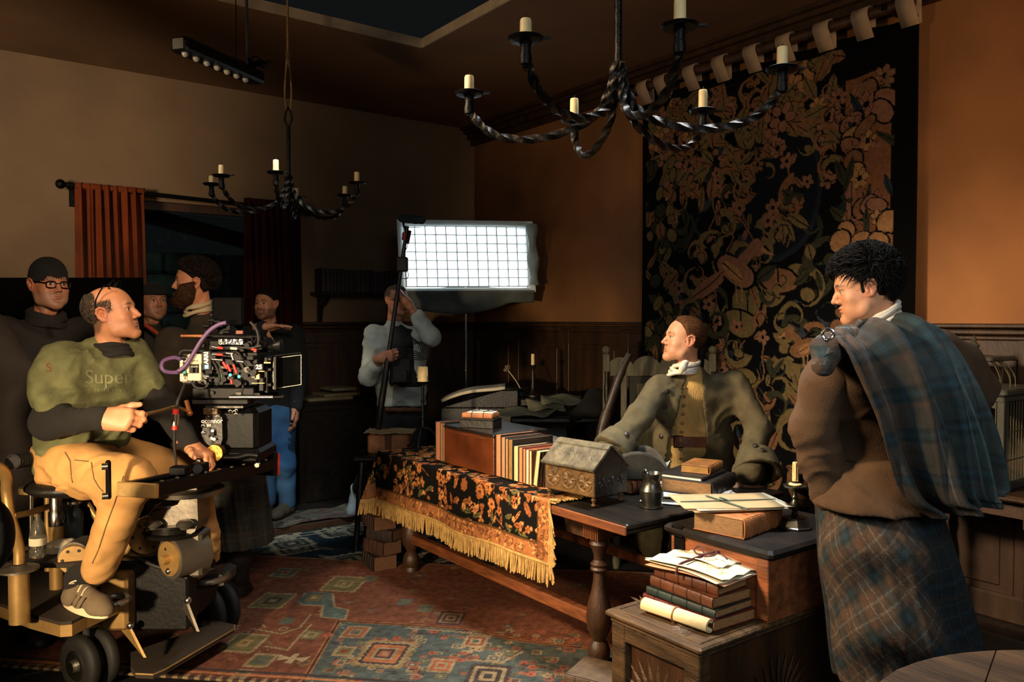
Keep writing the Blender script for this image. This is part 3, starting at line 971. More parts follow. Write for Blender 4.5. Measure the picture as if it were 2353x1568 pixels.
for t in np.arange(0.0, Lc - .26, .0095):                   # along the front hem
    strand(cloth_pt(t, Hc_) + np.array([-.002, 0, .004]), (-.05, rf.uniform(-.06, .06), -1), rf.uniform(.085, .10))
for t in np.linspace(Lc - .26, Lc, 34):
    strand(cloth_pt(t, Hc_) + np.array([-.002, 0, .004]), (-.1, .1, -1), rf.uniform(.085, .10))
for s in np.arange(CXB - XF + .02, Hc_ + .001, .0085):      # right edge of the hanging part
    strand(cloth_pt(0, s) + np.array([-.004, 0, .0]), (-.12, -.45, -1), rf.uniform(.085, .1))
for s in np.arange(0.02, CXB - XF + .02, .011):              # right edge lying on the top
    strand(cloth_pt(0, s) + np.array([0, 0, .004]), (rf.uniform(-.2, .2), -1, 0), rf.uniform(.03, .045))
for t in np.arange(0.0, Lc - .27, .012):                     # back edge lying on the top
    strand(cloth_pt(t, 0) + np.array([0, 0, .004]), (1, rf.uniform(-.3, .3), 0), rf.uniform(.05, .08))
for s in np.arange(0.02, CXB - XF, .012):                    # left end
    strand(cloth_pt(Lc, s) + np.array([0, .003, .0]), (0, .1, -1), rf.uniform(.08, .095))
for s in np.arange(CXB - XF, Hc_, .0095):                    # free corner at the left end
    strand(cloth_pt(Lc, s) + np.array([-.002, .002, .0]), (-.12, .1, -1), rf.uniform(.085, .10))
fr.build('fringe', gold, cloth, True, kind='stuff')
hem = MB()
hem.tube([cloth_pt(t, Hc_) + np.array([-.005, 0, .003]) for t in np.linspace(0, Lc, 80)], .0075, 6)
hem.tube([cloth_pt(0, s) + np.array([-.004, -.002, .003]) for s in np.linspace(0, Hc_, 50)], .0075, 6)
hem.build('corded_hem', gold, cloth, True)


# --- books ---------------------------------------------------------------
def book(label, c, ux, uz, w, h, t, cover, group=None, bands=4, page=None, cat='book', name='book'):
    """c = centre of the underside/back board; ux from spine to fore-edge, uz = thickness direction"""
    ux = nrm(ux); uz = nrm(uz); uy = np.cross(uz, ux); c = np.asarray(c, float)
    mid = c + uz * t / 2
    low = min((mid + a * ux * w / 2 + b * uy * h / 2 + e * uz * t / 2)[2] for a in (-1, 1) for b in (-1, 1) for e in (-1, 1))
    root = thing(name, label, cat, (mid[0], mid[1], low), group)
    bt = min(0.004, t * .12)
    m1 = MB()
    m1.box(c + uz * bt / 2, (w, h, bt), ux, uy, uz, .0015)
    m1.box(c + uz * (t - bt / 2), (w, h, bt), ux, uy, uz, .0015)
    n = 8; sp = []
    for i in range(n + 1):
        a = math.pi * (i / n - .5)
        sp.append(c + uz * (t / 2) + uz * math.sin(a) * t / 2 - ux * (w / 2 - .002 + math.cos(a) * min(.008, t * .25)))
    inner = [p + ux * .004 for p in sp[::-1]]
    m1.prism([p - uy * h / 2 for p in sp + inner], uy * h)
    m1.build('cover', cover, root)
    if bands:
        for b in range(bands):
            yb = (b + .8) / (bands + .6) * h - h / 2
            MB().tube([p - ux * .001 + uy * yb for p in sp], .0022, 5).build('raised_band', cover, root)
    MB().box(mid + ux * .002, (w - .010, h - .008, t - 2 * bt + .0004), ux, uy, uz).build('pages', page or pages, root)
    return root


EX, EY = np.array([1., 0, 0]), np.array([0, 1., 0])


def upright(label, y, t, h, w, cover, x=2.355, lean=0.0, group='books standing along the table edge', page=None, spine_front=True, z=ZT + 0.012):
    uz = nrm(np.array([0, -1, -lean * 1.0])); ux = EX if spine_front else -EX
    up_ = np.array([0, -lean, 1.0]); up_ = nrm(up_); uz = nrm(np.array([0, -1.0, -lean]))
    # thickness runs towards -y; height direction = up_
    c = np.array([x + w / 2, y, z]) + up_ * h / 2 + np.array([0, 0, lean * t])
    return book(label, c, ux, uz, w, h, t, cover, group, page=page)


pg_sal = mat('salmon_pages', '#b87850', 0.85, var=0.2, scale=30, bump=0.3, stretch=(1, 8, 1))
pg_crm = mat('cream_pages', '#d2ae7a', 0.85, var=0.15, scale=30, bump=0.3, stretch=(1, 8, 1))
upright('leftmost upright book with broad salmon page edge beside the wooden box', 3.905, .05, .222, .2, leath['dark'], spine_front=False, page=pg_sal)
upright('thin brown upright book second from the left of the wooden box row', 3.852, .024, .219, .2, leath['brown'], spine_front=False)
upright('narrow black upright book touching the left side of the wooden box', 3.826, .018, .222, .2, leath['black'], spine_front=False, page=pg_sal)
upright('tall pale page-edged book against the right side of the wooden box', 3.312, .045, .218, .24, leath['black'], spine_front=False, page=pg_sal)
upright('tall thin dark book with copper pages, second right of the wooden box', 3.264, .034, .210, .24, leath['dark'], spine_front=False, page=pg_sal)
upright('tall black-green book third right of the wooden box', 3.228, .022, .206, .24, leath['green'], spine_front=False)
upright('tall gilt brown book whose black cover rises behind the small books', 3.204, .036, .205, .26, leath['black'], spine_front=False, page=mat('gilt_pages', '#8a6430', 0.6, var=0.3, scale=30, stretch=(1, 8, 1)))
upright('small cream-edged book, first of the low books right of the tall row', 3.160, .040, .178, .21, leath['black'], spine_front=False, page=pg_crm)
upright('low dark brown book between two cream-edged low books', 3.117, .030, .176, .21, leath['brown'], spine_front=False, page=pg_sal)
upright('low thin rust book in the middle of the low books', 3.084, .022, .174, .21, leath['red'], spine_front=False, page=pg_sal)
upright('low thin book with white deckled pages', 3.058, .022, .172, .21, leath['tan'], spine_front=False, page=mat('deckle_pages', '#e4d2a8', 0.9, var=0.1))
upright('low slim dark book just before the leaning marbled book', 3.033, .02, .17, .21, leath['brown'], spine_front=False, page=pg_crm)
lb = upright('leaning low book with black rippled marbled cover', 3.005, .034, .176, .215, mat('marbled_cover', '#1d1a17', 0.5, kind='wave', scale=16, var=0.8, col2='#4a4036', bump=0.5, bscale=40), lean=0.16, spine_front=False, page=pg_crm)

# --- big wooden box, small box, letters
bx = thing('wooden_box', 'large dark wooden box with reddish brown front between the upright books', 'box', (2.53, 3.56, ZT + .012))
redw = mat('red_brown_veneer', '#5a2c14', 0.35, var=0.6, scale=3, bump=0.12, coat=0.2)
MB().box((2.525, 3.56, ZT + .11), (.35, .476, .196), bev=.003).build('carcass', redw, bx)
MB().box((2.525, 3.56, ZT + .218), (.36, .486, .018), bev=.004).build('lid', mat('dark_lid', '#1c1714', 0.3, var=0.4, coat=0.3), bx)
MB().box((2.347, 3.56, ZT + .196), (.004, .36, .003)).build('inlay_line', edgew, bx)
c0 = np.array([2.46, 3.60, ZT + .227])
sb = thing('flat_box', 'small flat black box on top of the large wooden box', 'box', c0)
ub = nrm(dirv(.9, -.35)); vb = np.cross(UPW, ub)
MB().box(c0 + UPW * .022, (.20, .125, .044), ub, vb, UPW, .003).build('tray', leath['black'], sb)
MB().box(c0 + UPW * .0485, (.206, .131, .009), ub, vb, UPW, .003).build('lid', leath['black'], sb)
lc = c0 + UPW * .053
lt = thing('letter_bundle', 'bundle of folded letters tied with cord on the small black box', 'letters', lc)
e1 = SDF().box(lc + UPW * .014, (.085, .05, .008), np.stack([ub, vb, UPW], 1), .006)
v_, q_ = e1.mesh(.005); mkmesh('brown_packet', v_, None, leath['tan'], lt, True, quads=q_)
MB().box(lc + UPW * .030 + ub * .01, (.15, .085, .003), nrm(ub + vb * .1), nrm(vb - ub * .1), UPW).build('top_letter', paperw, lt)
MB().box(lc + UPW * .0335 + vb * .02, (.11, .05, .003), nrm(ub - vb * .15), nrm(vb + ub * .15), UPW).build('top_letter', paperw, lt)
cm = MB()
for a_, s_ in ((ub, .092), (vb, .058)):
    o_ = vb if a_ is ub else ub
    for k in (-.25,) if a_ is ub else (-.35, .45):
        b0 = lc + o_ * k * (.05 if a_ is ub else .085)
        cm.tube([b0 - a_ * s_ + UPW * .004, b0 - a_ * s_ + UPW * .024, b0 - a_ * s_ * .8 + UPW * .036, b0 + a_ * s_ * .8 + UPW * .036, b0 + a_ * s_ + UPW * .024, b0 + a_ * s_ + UPW * .004], .0018, 5)
cm.torus(lc + UPW * .040 - ub * .02, vb + UPW * .5, .012, .002, 12, 5)
cm.build('cord', leath['black'], lt, True)

# --- carved house-shaped casket
cb = PZ(1305, 1156, ZT + .012); cb = np.array([2.405, 2.685, ZT + .008])
ca = nrm(np.array([.10, -1, 0])); cbk = np.cross(UPW, ca)          # ca: along, cbk: depth
if cbk[0] < 0: cbk = -cbk
casket = thing('carved_casket', 'carved wooden house-shaped casket with star rosettes and pitched lid on turned feet', 'casket', cb)
carvm = mat('carved_casket_wood', '#5c4424', 0.45, var=0.5, scale=14, bump=0.5, bscale=60)
carvd = mat('carved_roof_wood', '#57503c', 0.62, var=0.6, scale=22, bump=0.8, bscale=45)
dkside = mat('casket_dark_end', '#1c1712', 0.45, var=0.6, scale=12, bump=0.5, bscale=45)


def cp(a, d, z): return cb + ca * a + cbk * d + UPW * z


MB().box(cp(0, 0, .100), (.30, .21, .125), ca, cbk, UPW, .003).build('body', carvm, casket)
for s in (-1, 1):
    MB().prism([cp(.151 * s, -.105, .04), cp(.151 * s, .105, .04), cp(.151 * s, .105, .163), cp(.151 * s, 0, .245), cp(.151 * s, -.105, .163)], ca * .006 * s).build('gable', dkside, casket)
for s in (-1, 1):
    a0, a1 = cp(-.16, s * .118, .152), cp(.16, s * .118, .152); b0, b1 = cp(-.16, 0, .252), cp(.16, 0, .252)
    n_ = nrm(np.cross(a1 - a0, b0 - a0)); n_ = n_ if n_[2] > 0 else -n_
    MB().prism([a0, a1, b1, b0], n_ * .010).build('roof_board', carvd, casket)
    if s < 0:
        for k in range(3):
            c_ = (a0 + a1 + b0 + b1) / 4 + ca * (k - 1) * .098 + n_ * .010; vu = nrm(b0 - a0)
            rb = MB()
            for q in range(6):
                t_ = q * math.pi / 3 + .3; dd = ca * math.cos(t_) + vu * math.sin(t_); ee = np.cross(n_, dd)
                rb.add([c_, c_ + dd * .022 + ee * .009, c_ + dd * .043, c_ + dd * .022 - ee * .009, c_ + dd * .022 + n_ * .005], [(0, 1, 4), (1, 2, 4), (2, 3, 4), (3, 0, 4), (0, 3, 2, 1)])
            rb.build('rosette', carvd, casket)
        bd_ = MB()
        for zz in (.006, .125):
            for k in range(44):
                bd_.box(a0 + (a1 - a0) * ((k + .5) / 44) + nrm(b0 - a0) * zz + n_ * .011, (.005, .007, .004), ca, nrm(b0 - a0), n_)
        bd_.build('notched_border', carvd, casket, kind='stuff')
for k in range(3):
    c_ = cp((k - 1) * .096, -.105, .10); n_ = -cbk
    rb = MB(); rb.torus(c_, n_, .042, .003, 20, 5)
    for q in range(8):
        t_ = q * math.pi / 4; dd = ca * math.cos(t_) + UPW * math.sin(t_); ee = np.cross(n_, dd)
        rb.add([c_ + n_ * .002, c_ + dd * .024 + ee * .010, c_ + dd * .041, c_ + dd * .024 - ee * .010, c_ + dd * .024 + n_ * .008], [(0, 1, 4), (1, 2, 4), (2, 3, 4), (3, 0, 4), (0, 3, 2, 1)])
    rb.build('rosette', carvm, casket)
    c_ = cp(.157, (k - 1) * .06, .10)
    rb = MB()
    for q in range(6):
        t_ = q * math.pi / 3; dd = cbk * math.cos(t_) + UPW * math.sin(t_); ee = np.cross(ca, dd)
        rb.add([c_, c_ + dd * .014 + ee * .006, c_ + dd * .027, c_ + dd * .014 - ee * .006, c_ + dd * .014 + ca * .005], [(0, 1, 4), (1, 2, 4), (2, 3, 4), (3, 0, 4), (0, 3, 2, 1)])
    rb.build('rosette', dkside, casket)
for a in (-.135, .135):
    for d in (-.09, .09):
        MB().lathe(cp(a, d, 0), [(.011, 0), (.012, .004), (.007, .01), (.009, .02), (.013, .026), (.008, .032), (.012, .04)], n=10).build('foot', carvm, casket, True)

# --- tankard
tk = PZ(1497, 1166, ZT); tk[2] = ZT
tank = thing('tankard', 'dark pewter baluster tankard with handle on the bare table end', 'tankard', tk)
MB().lathe(tk, [(.046, 0), (.050, .003), (.050, .009), (.042, .014), (.044, .03), (.052, .055), (.051, .072), (.0515, .074), (.049, .078), (.040, .098), (.036, .115), (.038, .128), (.046, .143), (.048, .150), (.045, .150), (.036, .13), (.033, .11), (.030, .10)], n=32).build('vessel', pewter, tank, True)
hd = nrm(dirv(-.25, 1))
MB().tube([tk + hd * (.036) + UPW * .135, tk + hd * .06 + UPW * .15, tk + hd * .078 + UPW * .125, tk + hd * .07 + UPW * .08, tk + hd * .05 + UPW * .06], [.007, .008, .008, .007, .005], 8).build('handle', pewter, tank, True)


# --- candlesticks
def candle(root, p, r, h, n=16, drips=True, sd=0):
    rs = random.Random(sd)
    m1 = MB(); m1.lathe(p, [(r * 1.02, 0), (r, .004), (r * .98, h * .5), (r * .96, h - .006), (r * .85, h), (r * .4, h - .004), (.001, h - .005)], n=n)
    if drips:
        for i in range(7):
            a = rs.uniform(0, 6.28); hh = rs.uniform(.3, .95) * h; q = np.asarray(p) + np.array([math.cos(a), math.sin(a), 0]) * r * .97
            m1.tube([q + UPW * h * .97, q + UPW * (h - hh * .5), q + UPW * (h - hh)], [.002, .0022, .0032], 5)
    c = m1.build('candle', wax, root, True)
    MB().tube([np.asarray(p) + UPW * (h - .006), np.asarray(p) + UPW * (h + .008), np.asarray(p) + UPW * (h + .012) + np.array([.004, 0, 0])], .0015, 5).build('wick', wick, c)
    return c


kb = PZ(972, 1033, ZT + .008); kb[2] = ZT + .009
ics = thing('iron_candlestick', 'tall iron candlestick on arched feet with thick dripping candle, left end of the table', 'candlestick', kb)
dd_ = np.linalg.norm(kb - EYE) * .98
zpan = P(972, 877, (kb - EYE) @ FW)[2]
MB().cyl(kb + UPW * .125, (kb[0], kb[1], zpan), .009, 10).ball(kb + UPW * .20, .016).ball((kb[0], kb[1], zpan - .12), .013).build('stem', ironb, ics, True)
MB().lathe((kb[0], kb[1], zpan - .02), [(.009, 0), (.022, .006), (.045, .012), (.052, .022), (.050, .022), (.03, .016), (.005, .014)], n=20).build('drip_pan', ironb, ics, True)
for k in range(3):
    a = k * 2.094 + .35; d = RT * math.cos(a) + FH * math.sin(a)
    MB().tube(spline([kb + UPW * .13, kb + d * .04 + UPW * .128, kb + d * .085 + UPW * .075, kb + d * .11 + UPW * .02, kb + d * .14 + UPW * .006], 12), .0075, 7).build('foot', ironb, ics, True)
candle(ics, (kb[0], kb[1], zpan - .006), .033, .10, sd=3)

pc_ = PZ(1826, 1212, .722); pc_[2] = .722
pcs = thing('pewter_candlestick', 'short pewter candlestick with stepped octagonal base and stub candle on the trunk', 'candlestick', pc_)
MB().lathe(pc_, [(.066, 0), (.068, .006), (.062, .010), (.050, .034), (.046, .038), (.046, .042), (.030, .044), (.012, .05)], n=8).build('base', pewter, pcs)
MB().lathe(pc_, [(.012, .046), (.014, .055), (.009, .062), (.017, .085), (.019, .095), (.010, .112), (.014, .122), (.009, .130), (.012, .150), (.010, .158)], n=16).build('stem', pewter, pcs, True)
MB().lathe(pc_, [(.010, .155), (.040, .160), (.046, .168), (.044, .169), (.02, .164), (.004, .163)], n=24).lathe(pc_, [(.014, .163), (.015, .185), (.012, .186), (.011, .18)], n=14).build('drip_pan', pewter, pcs, True)
candle(pcs, pc_ + UPW * .176, .0115, .085, sd=5)
MB().ball(pc_ + UPW * .172, .022, sc=(1.2, 1.2, .35)).build('melted_wax', wax, pcs, True)

# --- papers, folio, books on the right of the desk
pz = ZT + .001


def loose(name, label, px, py, z, w, h, ang, mt, group=None, bend=.0, cat='paper', parent=None, seed=0):
    c = PZ(px, py, z); u = RT * math.cos(ang) + FH * math.sin(ang); v = np.cross(UPW, u)
    n = 9; pts = np.zeros((n, n, 3))
    for i in range(n):
        for j in range(n):
            a, b = i / (n - 1) - .5, j / (n - 1) - .5
            pts[i, j] = c + u * a * w + v * b * h + UPW * (.002 + bend * (abs(a) ** 2 * 2.4 + .4 * abs(b) ** 2 + .12 * abs(math.sin(9 * a + 5 * b + seed))))
    o = sheet(name, pts, mt, parent, thick=0.0025, off=1)
    if label: tag(o, label, cat, group)
    return o


sp = thing('paper_sheaf', 'thick sheaf of loose white papers under the dark books on the desk', 'papers', PZ(1560, 1135, pz))
rp = random.Random(8)
for i in range(9):
    loose('sheet', None, 1590 + rp.uniform(-22, 22), 1130 + rp.uniform(-7, 7), pz + .0032 * i, .34, .24, rp.uniform(-.5, .2), rp.choice([paperw, paper, paperw]), bend=.004, parent=sp, seed=i)
loose('crumpled_letter', 'crumpled white letter standing up behind the tankard', 1500, 1092, pz + .04, .13, .11, .5, paperw, bend=.09)
loose('loose_sheet', 'pale tan sheet lying behind the small upright books', 1290, 1028, pz + .012, .30, .22, .1, manila, bend=.03)
loose('loose_sheet', 'curling white sheet behind the leaning marbled book', 1252, 1022, pz + .016, .22, .16, .5, paperw, bend=.05, seed=2)
loose('loose_sheet', 'white sheet poking out beside the tankard base', 1540, 1152, pz, .24, .16, -.4, paperw, bend=.004, seed=4)
zb = pz + .034
def flat(label, px, py, z, w, h, t, ang, cover, flip=False, **k):
    c = PZ(px, py, z); u = RT * math.cos(ang) + FH * math.sin(ang)
    return book(label, c, u, UPW, w, h, t, cover, **k)


pg_dk = mat('brown_page_edge', '#8c6a44', 0.85, var=0.3, scale=40, bump=0.4, bscale=150, stretch=(1, 1, 10))
flat('large black book lying on the loose papers, pages towards the tankard', 1605, 1122, zb, .24, .31, .062, 2.55, leath['black'], page=pg_dk)
flat('thin black folio lying on the large black book', 1590, 1090, zb + .0625, .22, .28, .014, 2.5, leath['black'], page=paperw)
flat('small brown gilt-edged book on top of the black books', 1612, 1080, zb + .077, .135, .20, .036, 2.6, leath['ochre'], page=mat('gilt_edge', '#a07a3a', 0.5, var=0.3, scale=30))
flat('thick tan folio lying on the trunk under the manila folder', 1695, 1212, .722, .22, .30, .075, 2.35, leath['tan'], page=pg_dk)
fo = thing('folder', 'manila folder tied with green ribbon across the desk corner', 'folder', PZ(1680, 1165, .80))
for i in range(4):
    loose('card', None, 1676 + 4 * i * (-1) ** i, 1160 - 2 * i, .80 + .004 * i, .40, .255, .12 + .05 * (-1) ** i, manila if i in (0, 3) else paper, bend=.004, parent=fo, seed=i)
fc = PZ(1680, 1154, .821); u1 = RT * math.cos(.12) + FH * math.sin(.12); v1 = np.cross(UPW, u1)
rb_ = MB()
rb_.box(fc - u1 * .02, (.012, .26, .0016), nrm(u1 + v1 * .3), nrm(v1 - u1 * .3), UPW); rb_.box(fc + v1 * .03, (.40, .010, .0016), u1, v1, UPW)
rb_.torus(fc + UPW * .006 - u1 * .02 + v1 * .03, UPW + u1 * .3, .016, .003, 12, 5)
rb_.build('ribbon', ribbon_g, fo)

# hat: grey felt tricorn resting on a small book
hb_ = PZ(1450, 1128, ZT + .01)
flat('small brown book under the felt hat', 1452, 1122, ZT + .008, .15, .22, .058, 2.4, leath['brown'])
hc = PZ(1450, 1094, ZT + .07)
hat = thing('tricorn_hat', 'grey-black felt tricorn hat resting on a book behind the casket', 'hat', hc)
felt = mat('grey_felt', '#3c3a33', 0.95, var=0.25, scale=20, bump=0.25, bscale=150)
for k, (a, tl) in enumerate(((-1.45, .42), (2.9, .38), (.75, .38))):
    d = RT * math.cos(a) + FH * math.sin(a); tn = np.cross(UPW, d)
    b_ = SDF(); n_ = nrm(d + UPW * tl); uu_ = np.cross(tn, n_); uu_ = uu_ if uu_[2] > 0 else -uu_
    n = 25; pts = np.zeros((n, 9, 3))
    for i in range(n):
        t = (i / (n - 1) - .5) * 2
        hgt = .118 * (1 - t * t) ** .75 + .012
        for j in range(9):
            q = j / 8
            pts[i, j] = hc + d * (.098 - .035 * t * t + .028 * q) + tn * t * .155 + UPW * (.004 + hgt * q) - d * .02 * q * (1 - abs(t))
    sheet('upturned_brim', pts, felt, hat, thick=.007)
cr_ = SDF().ell(hc + UPW * .03, (.098, .095, .085), None, .01).plane((0, 0, -1), -(hc[2] + .004))
v_, q_ = cr_.mesh(.008); mkmesh('crown', v_, None, felt, hat, True, quads=q_)

# ================================================================ trunk and carved chest on the right
trk = thing('trunk', 'old plank trunk with cracked dark lid standing on the carved chest', 'trunk', (2.72, 1.97, .45))
trw = mat('trunk_front_wood', '#7c4522', 0.55, var=0.5, scale=5, bump=0.4, bscale=20, stretch=(5, 1, 5))
MB().box((2.735, 1.965, .568), (.59, .47, .235), bev=.004).build('body', trw, trk)
MB().box((2.735, 1.965, .703), (.64, .52, .036), bev=.012).build('lid', mat('cracked_lid', '#17110c', 0.6, spec=.25, var=0.7, scale=9, bump=0.7, bscale=16), trk)
MB().box((2.435, 2.15, .60), (.008, .05, .19)).box((2.425, 2.15, .703), (.014, .055, .042)).build('iron_strap', ironb, trk)
MB().box((2.435, 1.752, .58), (.014, .05, .235), bev=.003).build('corner_post', trw, trk)

chw = mat('chest_wood', '#4f3a22', 0.5, var=0.6, scale=5, bump=0.45, bscale=25, stretch=(5, 1, 5))
CX0, CX1, CYa, CYb = 2.07, 3.1, 1.735, 2.2
ch = thing('carved_chest', 'low carved oak chest with moulded lid and sunburst panels at the near corner', 'chest', ((CX0 + CX1) / 2, (CYa + CYb) / 2, 0))
MB().box(((CX0 + CX1) / 2, (CYa + CYb) / 2, .437), (CX1 - CX0, CYb - CYa, .022), bev=.007).box(((CX0 + CX1) / 2, (CYa + CYb) / 2, .415), (CX1 - CX0 - .03, CYb - CYa - .03, .022), bev=.006).build('lid', chw, ch)
lm = MB()
for a, b, c, d in ((CX0 + .035, CX0 + .043, CYa + .03, CYb - .03), (CX1 - .043, CX1 - .035, CYa + .03, CYb - .03), (CX0 + .04, CX1 - .04, CYa + .03, CYa + .038), (CX0 + .04, CX1 - .04, CYb - .038, CYb - .03)):
    lm.box(((a + b) / 2, (c + d) / 2, .449), (b - a, d - c, .006), bev=.002)
lm.build('lid_moulding', chw, ch)
MB().box(((CX0 + CX1) / 2 + .01, (CYa + CYb) / 2, .22), (CX1 - CX0 - .08, CYb - CYa - .08, .37)).build('carcass', oakv, ch)
for y_ in (CYa + .055, CYb - .055):
    MB().box((CX0 + .05, y_, .21), (.06, .07, .40), bev=.004).build('stile', chw, ch)
for z_, h_ in ((.375, .06), (.05, .08)):
    MB().box((CX0 + .05, (CYa + CYb) / 2, z_), (.055, CYb - CYa - .1, h_), bev=.004).build('rail', chw, ch)


def sunburst(c, n_, u_, r, k=13, half=True, par=ch, mt=chw):
    m1 = MB(); v_ = np.cross(n_, u_)
    for i in range(k):
        t_ = (math.pi if half else 2 * math.pi) * (i + .5) / k
        dd = u_ * math.cos(t_) + v_ * math.sin(t_); ee = np.cross(n_, dd)
        m1.add([c + dd * r * .12, c + dd * r * .65 + ee * r * .055, c + dd * r, c + dd * r * .65 - ee * r * .055, c + dd * r * .65 + n_ * .006], [(0, 1, 4), (1, 2, 4), (2, 3, 4), (3, 0, 4), (0, 3, 2, 1)])
    m1.build('sunburst_carving', mt, par)


sunburst(np.array([CX0 + .049, (CYa + CYb) / 2, .10]), np.array([-1., 0, 0]), np.array([0, -1., 0]), .22)
sunburst(np.array([CX0 + .16, CYb - .07, .4485]), UPW, np.array([0, -1., 0]), .11, 9)
sunburst(np.array([CX0 + .14, CYa + .10, .4485]), UPW, np.array([1., 0, 0]), .13, 11)
sunburst(np.array([2.55, CYa + .029, .10]), np.array([0, -1., 0]), np.array([1., 0, 0]), .22, mt=oakv)

# scroll and stack on the chest
s0, s1 = np.array([2.175, 2.09, .478]), np.array([2.20, 1.80, .478])
scr = thing('paper_scroll', 'rolled cream paper scroll tied round the middle, lying on the carved chest', 'scroll', (s0 + s1) / 2 - UPW * .028)
ax = nrm(s1 - s0); u_, v_, _ = frame(ax)
nt_ = 60; pts = np.zeros((nt_, 2, 3))
for i in range(nt_):
    a = i / (nt_ - 1) * 6.283 * 2.6; r = .016 + .0105 * i / (nt_ - 1)
    for j, q in enumerate((s0, s1)): pts[i, j] = q + (u_ * math.cos(a) + v_ * math.sin(a)) * r
sheet('rolled_sheet', pts, mat('cream_paper', '#e2cf9c', 0.8, var=0.1, scale=10, bump=0.08), scr, thick=.0012)
MB().torus((s0 + s1) / 2, ax, .0275, .0035, 20, 6).build('band', leath['tan'], scr, True)
st = [('bottom large dark red book of the stack on the carved chest', .27, .35, .042, 'red', 2.2), ('flat green-black book second from the bottom of the chest stack', .25, .33, .03, 'green', 2.28),
      ('rust red worn book in the middle of the chest stack', .23, .31, .04, 'brown', 2.2), ('brown gilt-tooled book under the map bundle on the chest', .20, .29, .04, 'brown', 2.3)]
z = .4505
for lb_, w_, h_, t_, cv_, an in st:
    c = np.array([2.36, 1.97, z])
    book(lb_, c, EX if an == 2.28 else EX * 1.0 + EY * (an - 2.24), UPW, w_, h_, t_, leath[cv_], 'books in the stack on the carved chest'); z += t_ + .0004
mpb = thing('map_bundle', 'bundle of folded cream maps tied with dark red ribbon, topmost on the chest stack', 'maps', (2.36, 1.97, z))
mapm = mat('map_paper', attr=True, rough=0.85, var=0.1, scale=20, bump=0.12)
pinkp = mat('pinkish_paper', '#cf9d78', 0.85, var=0.1)
mc = Canvas(.36, .26, 150, 110, lin('#d9d4b4'))
for i in range(26):
    x, y = rc.uniform(.02, .34), rc.uniform(.02, .24); p = [(x, y)]
    for k in range(7): x += rc.uniform(-.02, .02); y += rc.uniform(-.02, .02); p.append((x, y))
    mc.line(p, .0022, rc.choice([lin('#8a8468'), lin('#b8853c'), lin('#9a9678')]))
for x in (.06, .13, .22, .30): mc.line([(x, 0), (x + .03, .26)], .0016, lin('#a8a288'))
for y in (.06, .12, .19): mc.line([(0, y), (.36, y + .01)], .002, lin('#a09a80'))
for i in range(5): mc.line([(rc.uniform(.2, .32), rc.uniform(.05, .2)), (rc.uniform(.2, .34), rc.uniform(.05, .2)), (rc.uniform(.2, .32), rc.uniform(.05, .2))], .003, lin('#c08a3c'))


def mapsheet(z, ang, sc, lift, name, mt, cols=None, n=(150, 110), dx=0):
    u = nrm(np.array([math.sin(ang), -math.cos(ang), 0])); v = nrm(np.array([math.cos(ang), math.sin(ang), 0]))
    a = np.linspace(-.5, .5, n[0])[:, None]; b = np.linspace(-.5, .5, n[1])[None, :]
    zz = z + lift * np.abs(((b + .5) * 3.0) % 1 - .5) + .006 * np.sin(a * 5 + 1) + 0 * b
    pts = np.array([2.36 + dx, 1.965, 0]) + u * a[..., None] * .36 * sc + v * b[..., None] * .26 * sc
    pts = pts + UPW * zz[..., None]
    return sheet(name, pts, mt, mpb, cols=cols, thick=.003, off=1)


mapsheet(z + .008, .08, .98, .004, 'pink_envelope', pinkp, n=(12, 9))
mapsheet(z + .016, -.05, 1.0, .010, 'folded_map', paper, n=(40, 40))
mapsheet(z + .026, .05, .98, .016, 'folded_map', mapm, mc.c)
mapsheet(z + .040, .0, .60, .012, 'folded_map', paper, n=(30, 30), dx=.03)
c = np.array([2.36, 1.96, z + .05])
rb_ = MB(); rb_.tube(spline([c + (-.135, .02, -.045), c + (-.12, .02, -.012), c + (-.05, .01, .0), c + (.05, 0, .012), c + (.12, -.01, -.01)], 14), [.005] * 14, 6)
for k in (-1, 1): rb_.tube(spline([c + (0, 0, .01), c + (.02, .035 * k, .03), c + (.0, .05 * k, .02), c + (-.02, .02 * k, .012), c + (0, 0, .01)], 14), .0035, 6)
rb_.tube(spline([c + (0, 0, .01), c + (.03, -.05, .02), c + (.02, -.09, .01)], 8), .003, 6)
rb_.build('ribbon', ribbon_r, mpb, True)
tw = MB()
for i in range(9):
    a = rc.uniform(-.5, .5); tw.tube([np.array([2.56, 1.86 + .02 * i, .47]), np.array([2.60 + .04 * math.sin(i), 1.84 + .02 * i, .52]), np.array([2.63, 1.82 + .022 * i, .48 + .01 * (i % 3)])], .006, 6)
tag(tw.build('cord_coil', leath['black'], None, True), 'coil of dark cord between the chest stack and the trunk', 'cord')

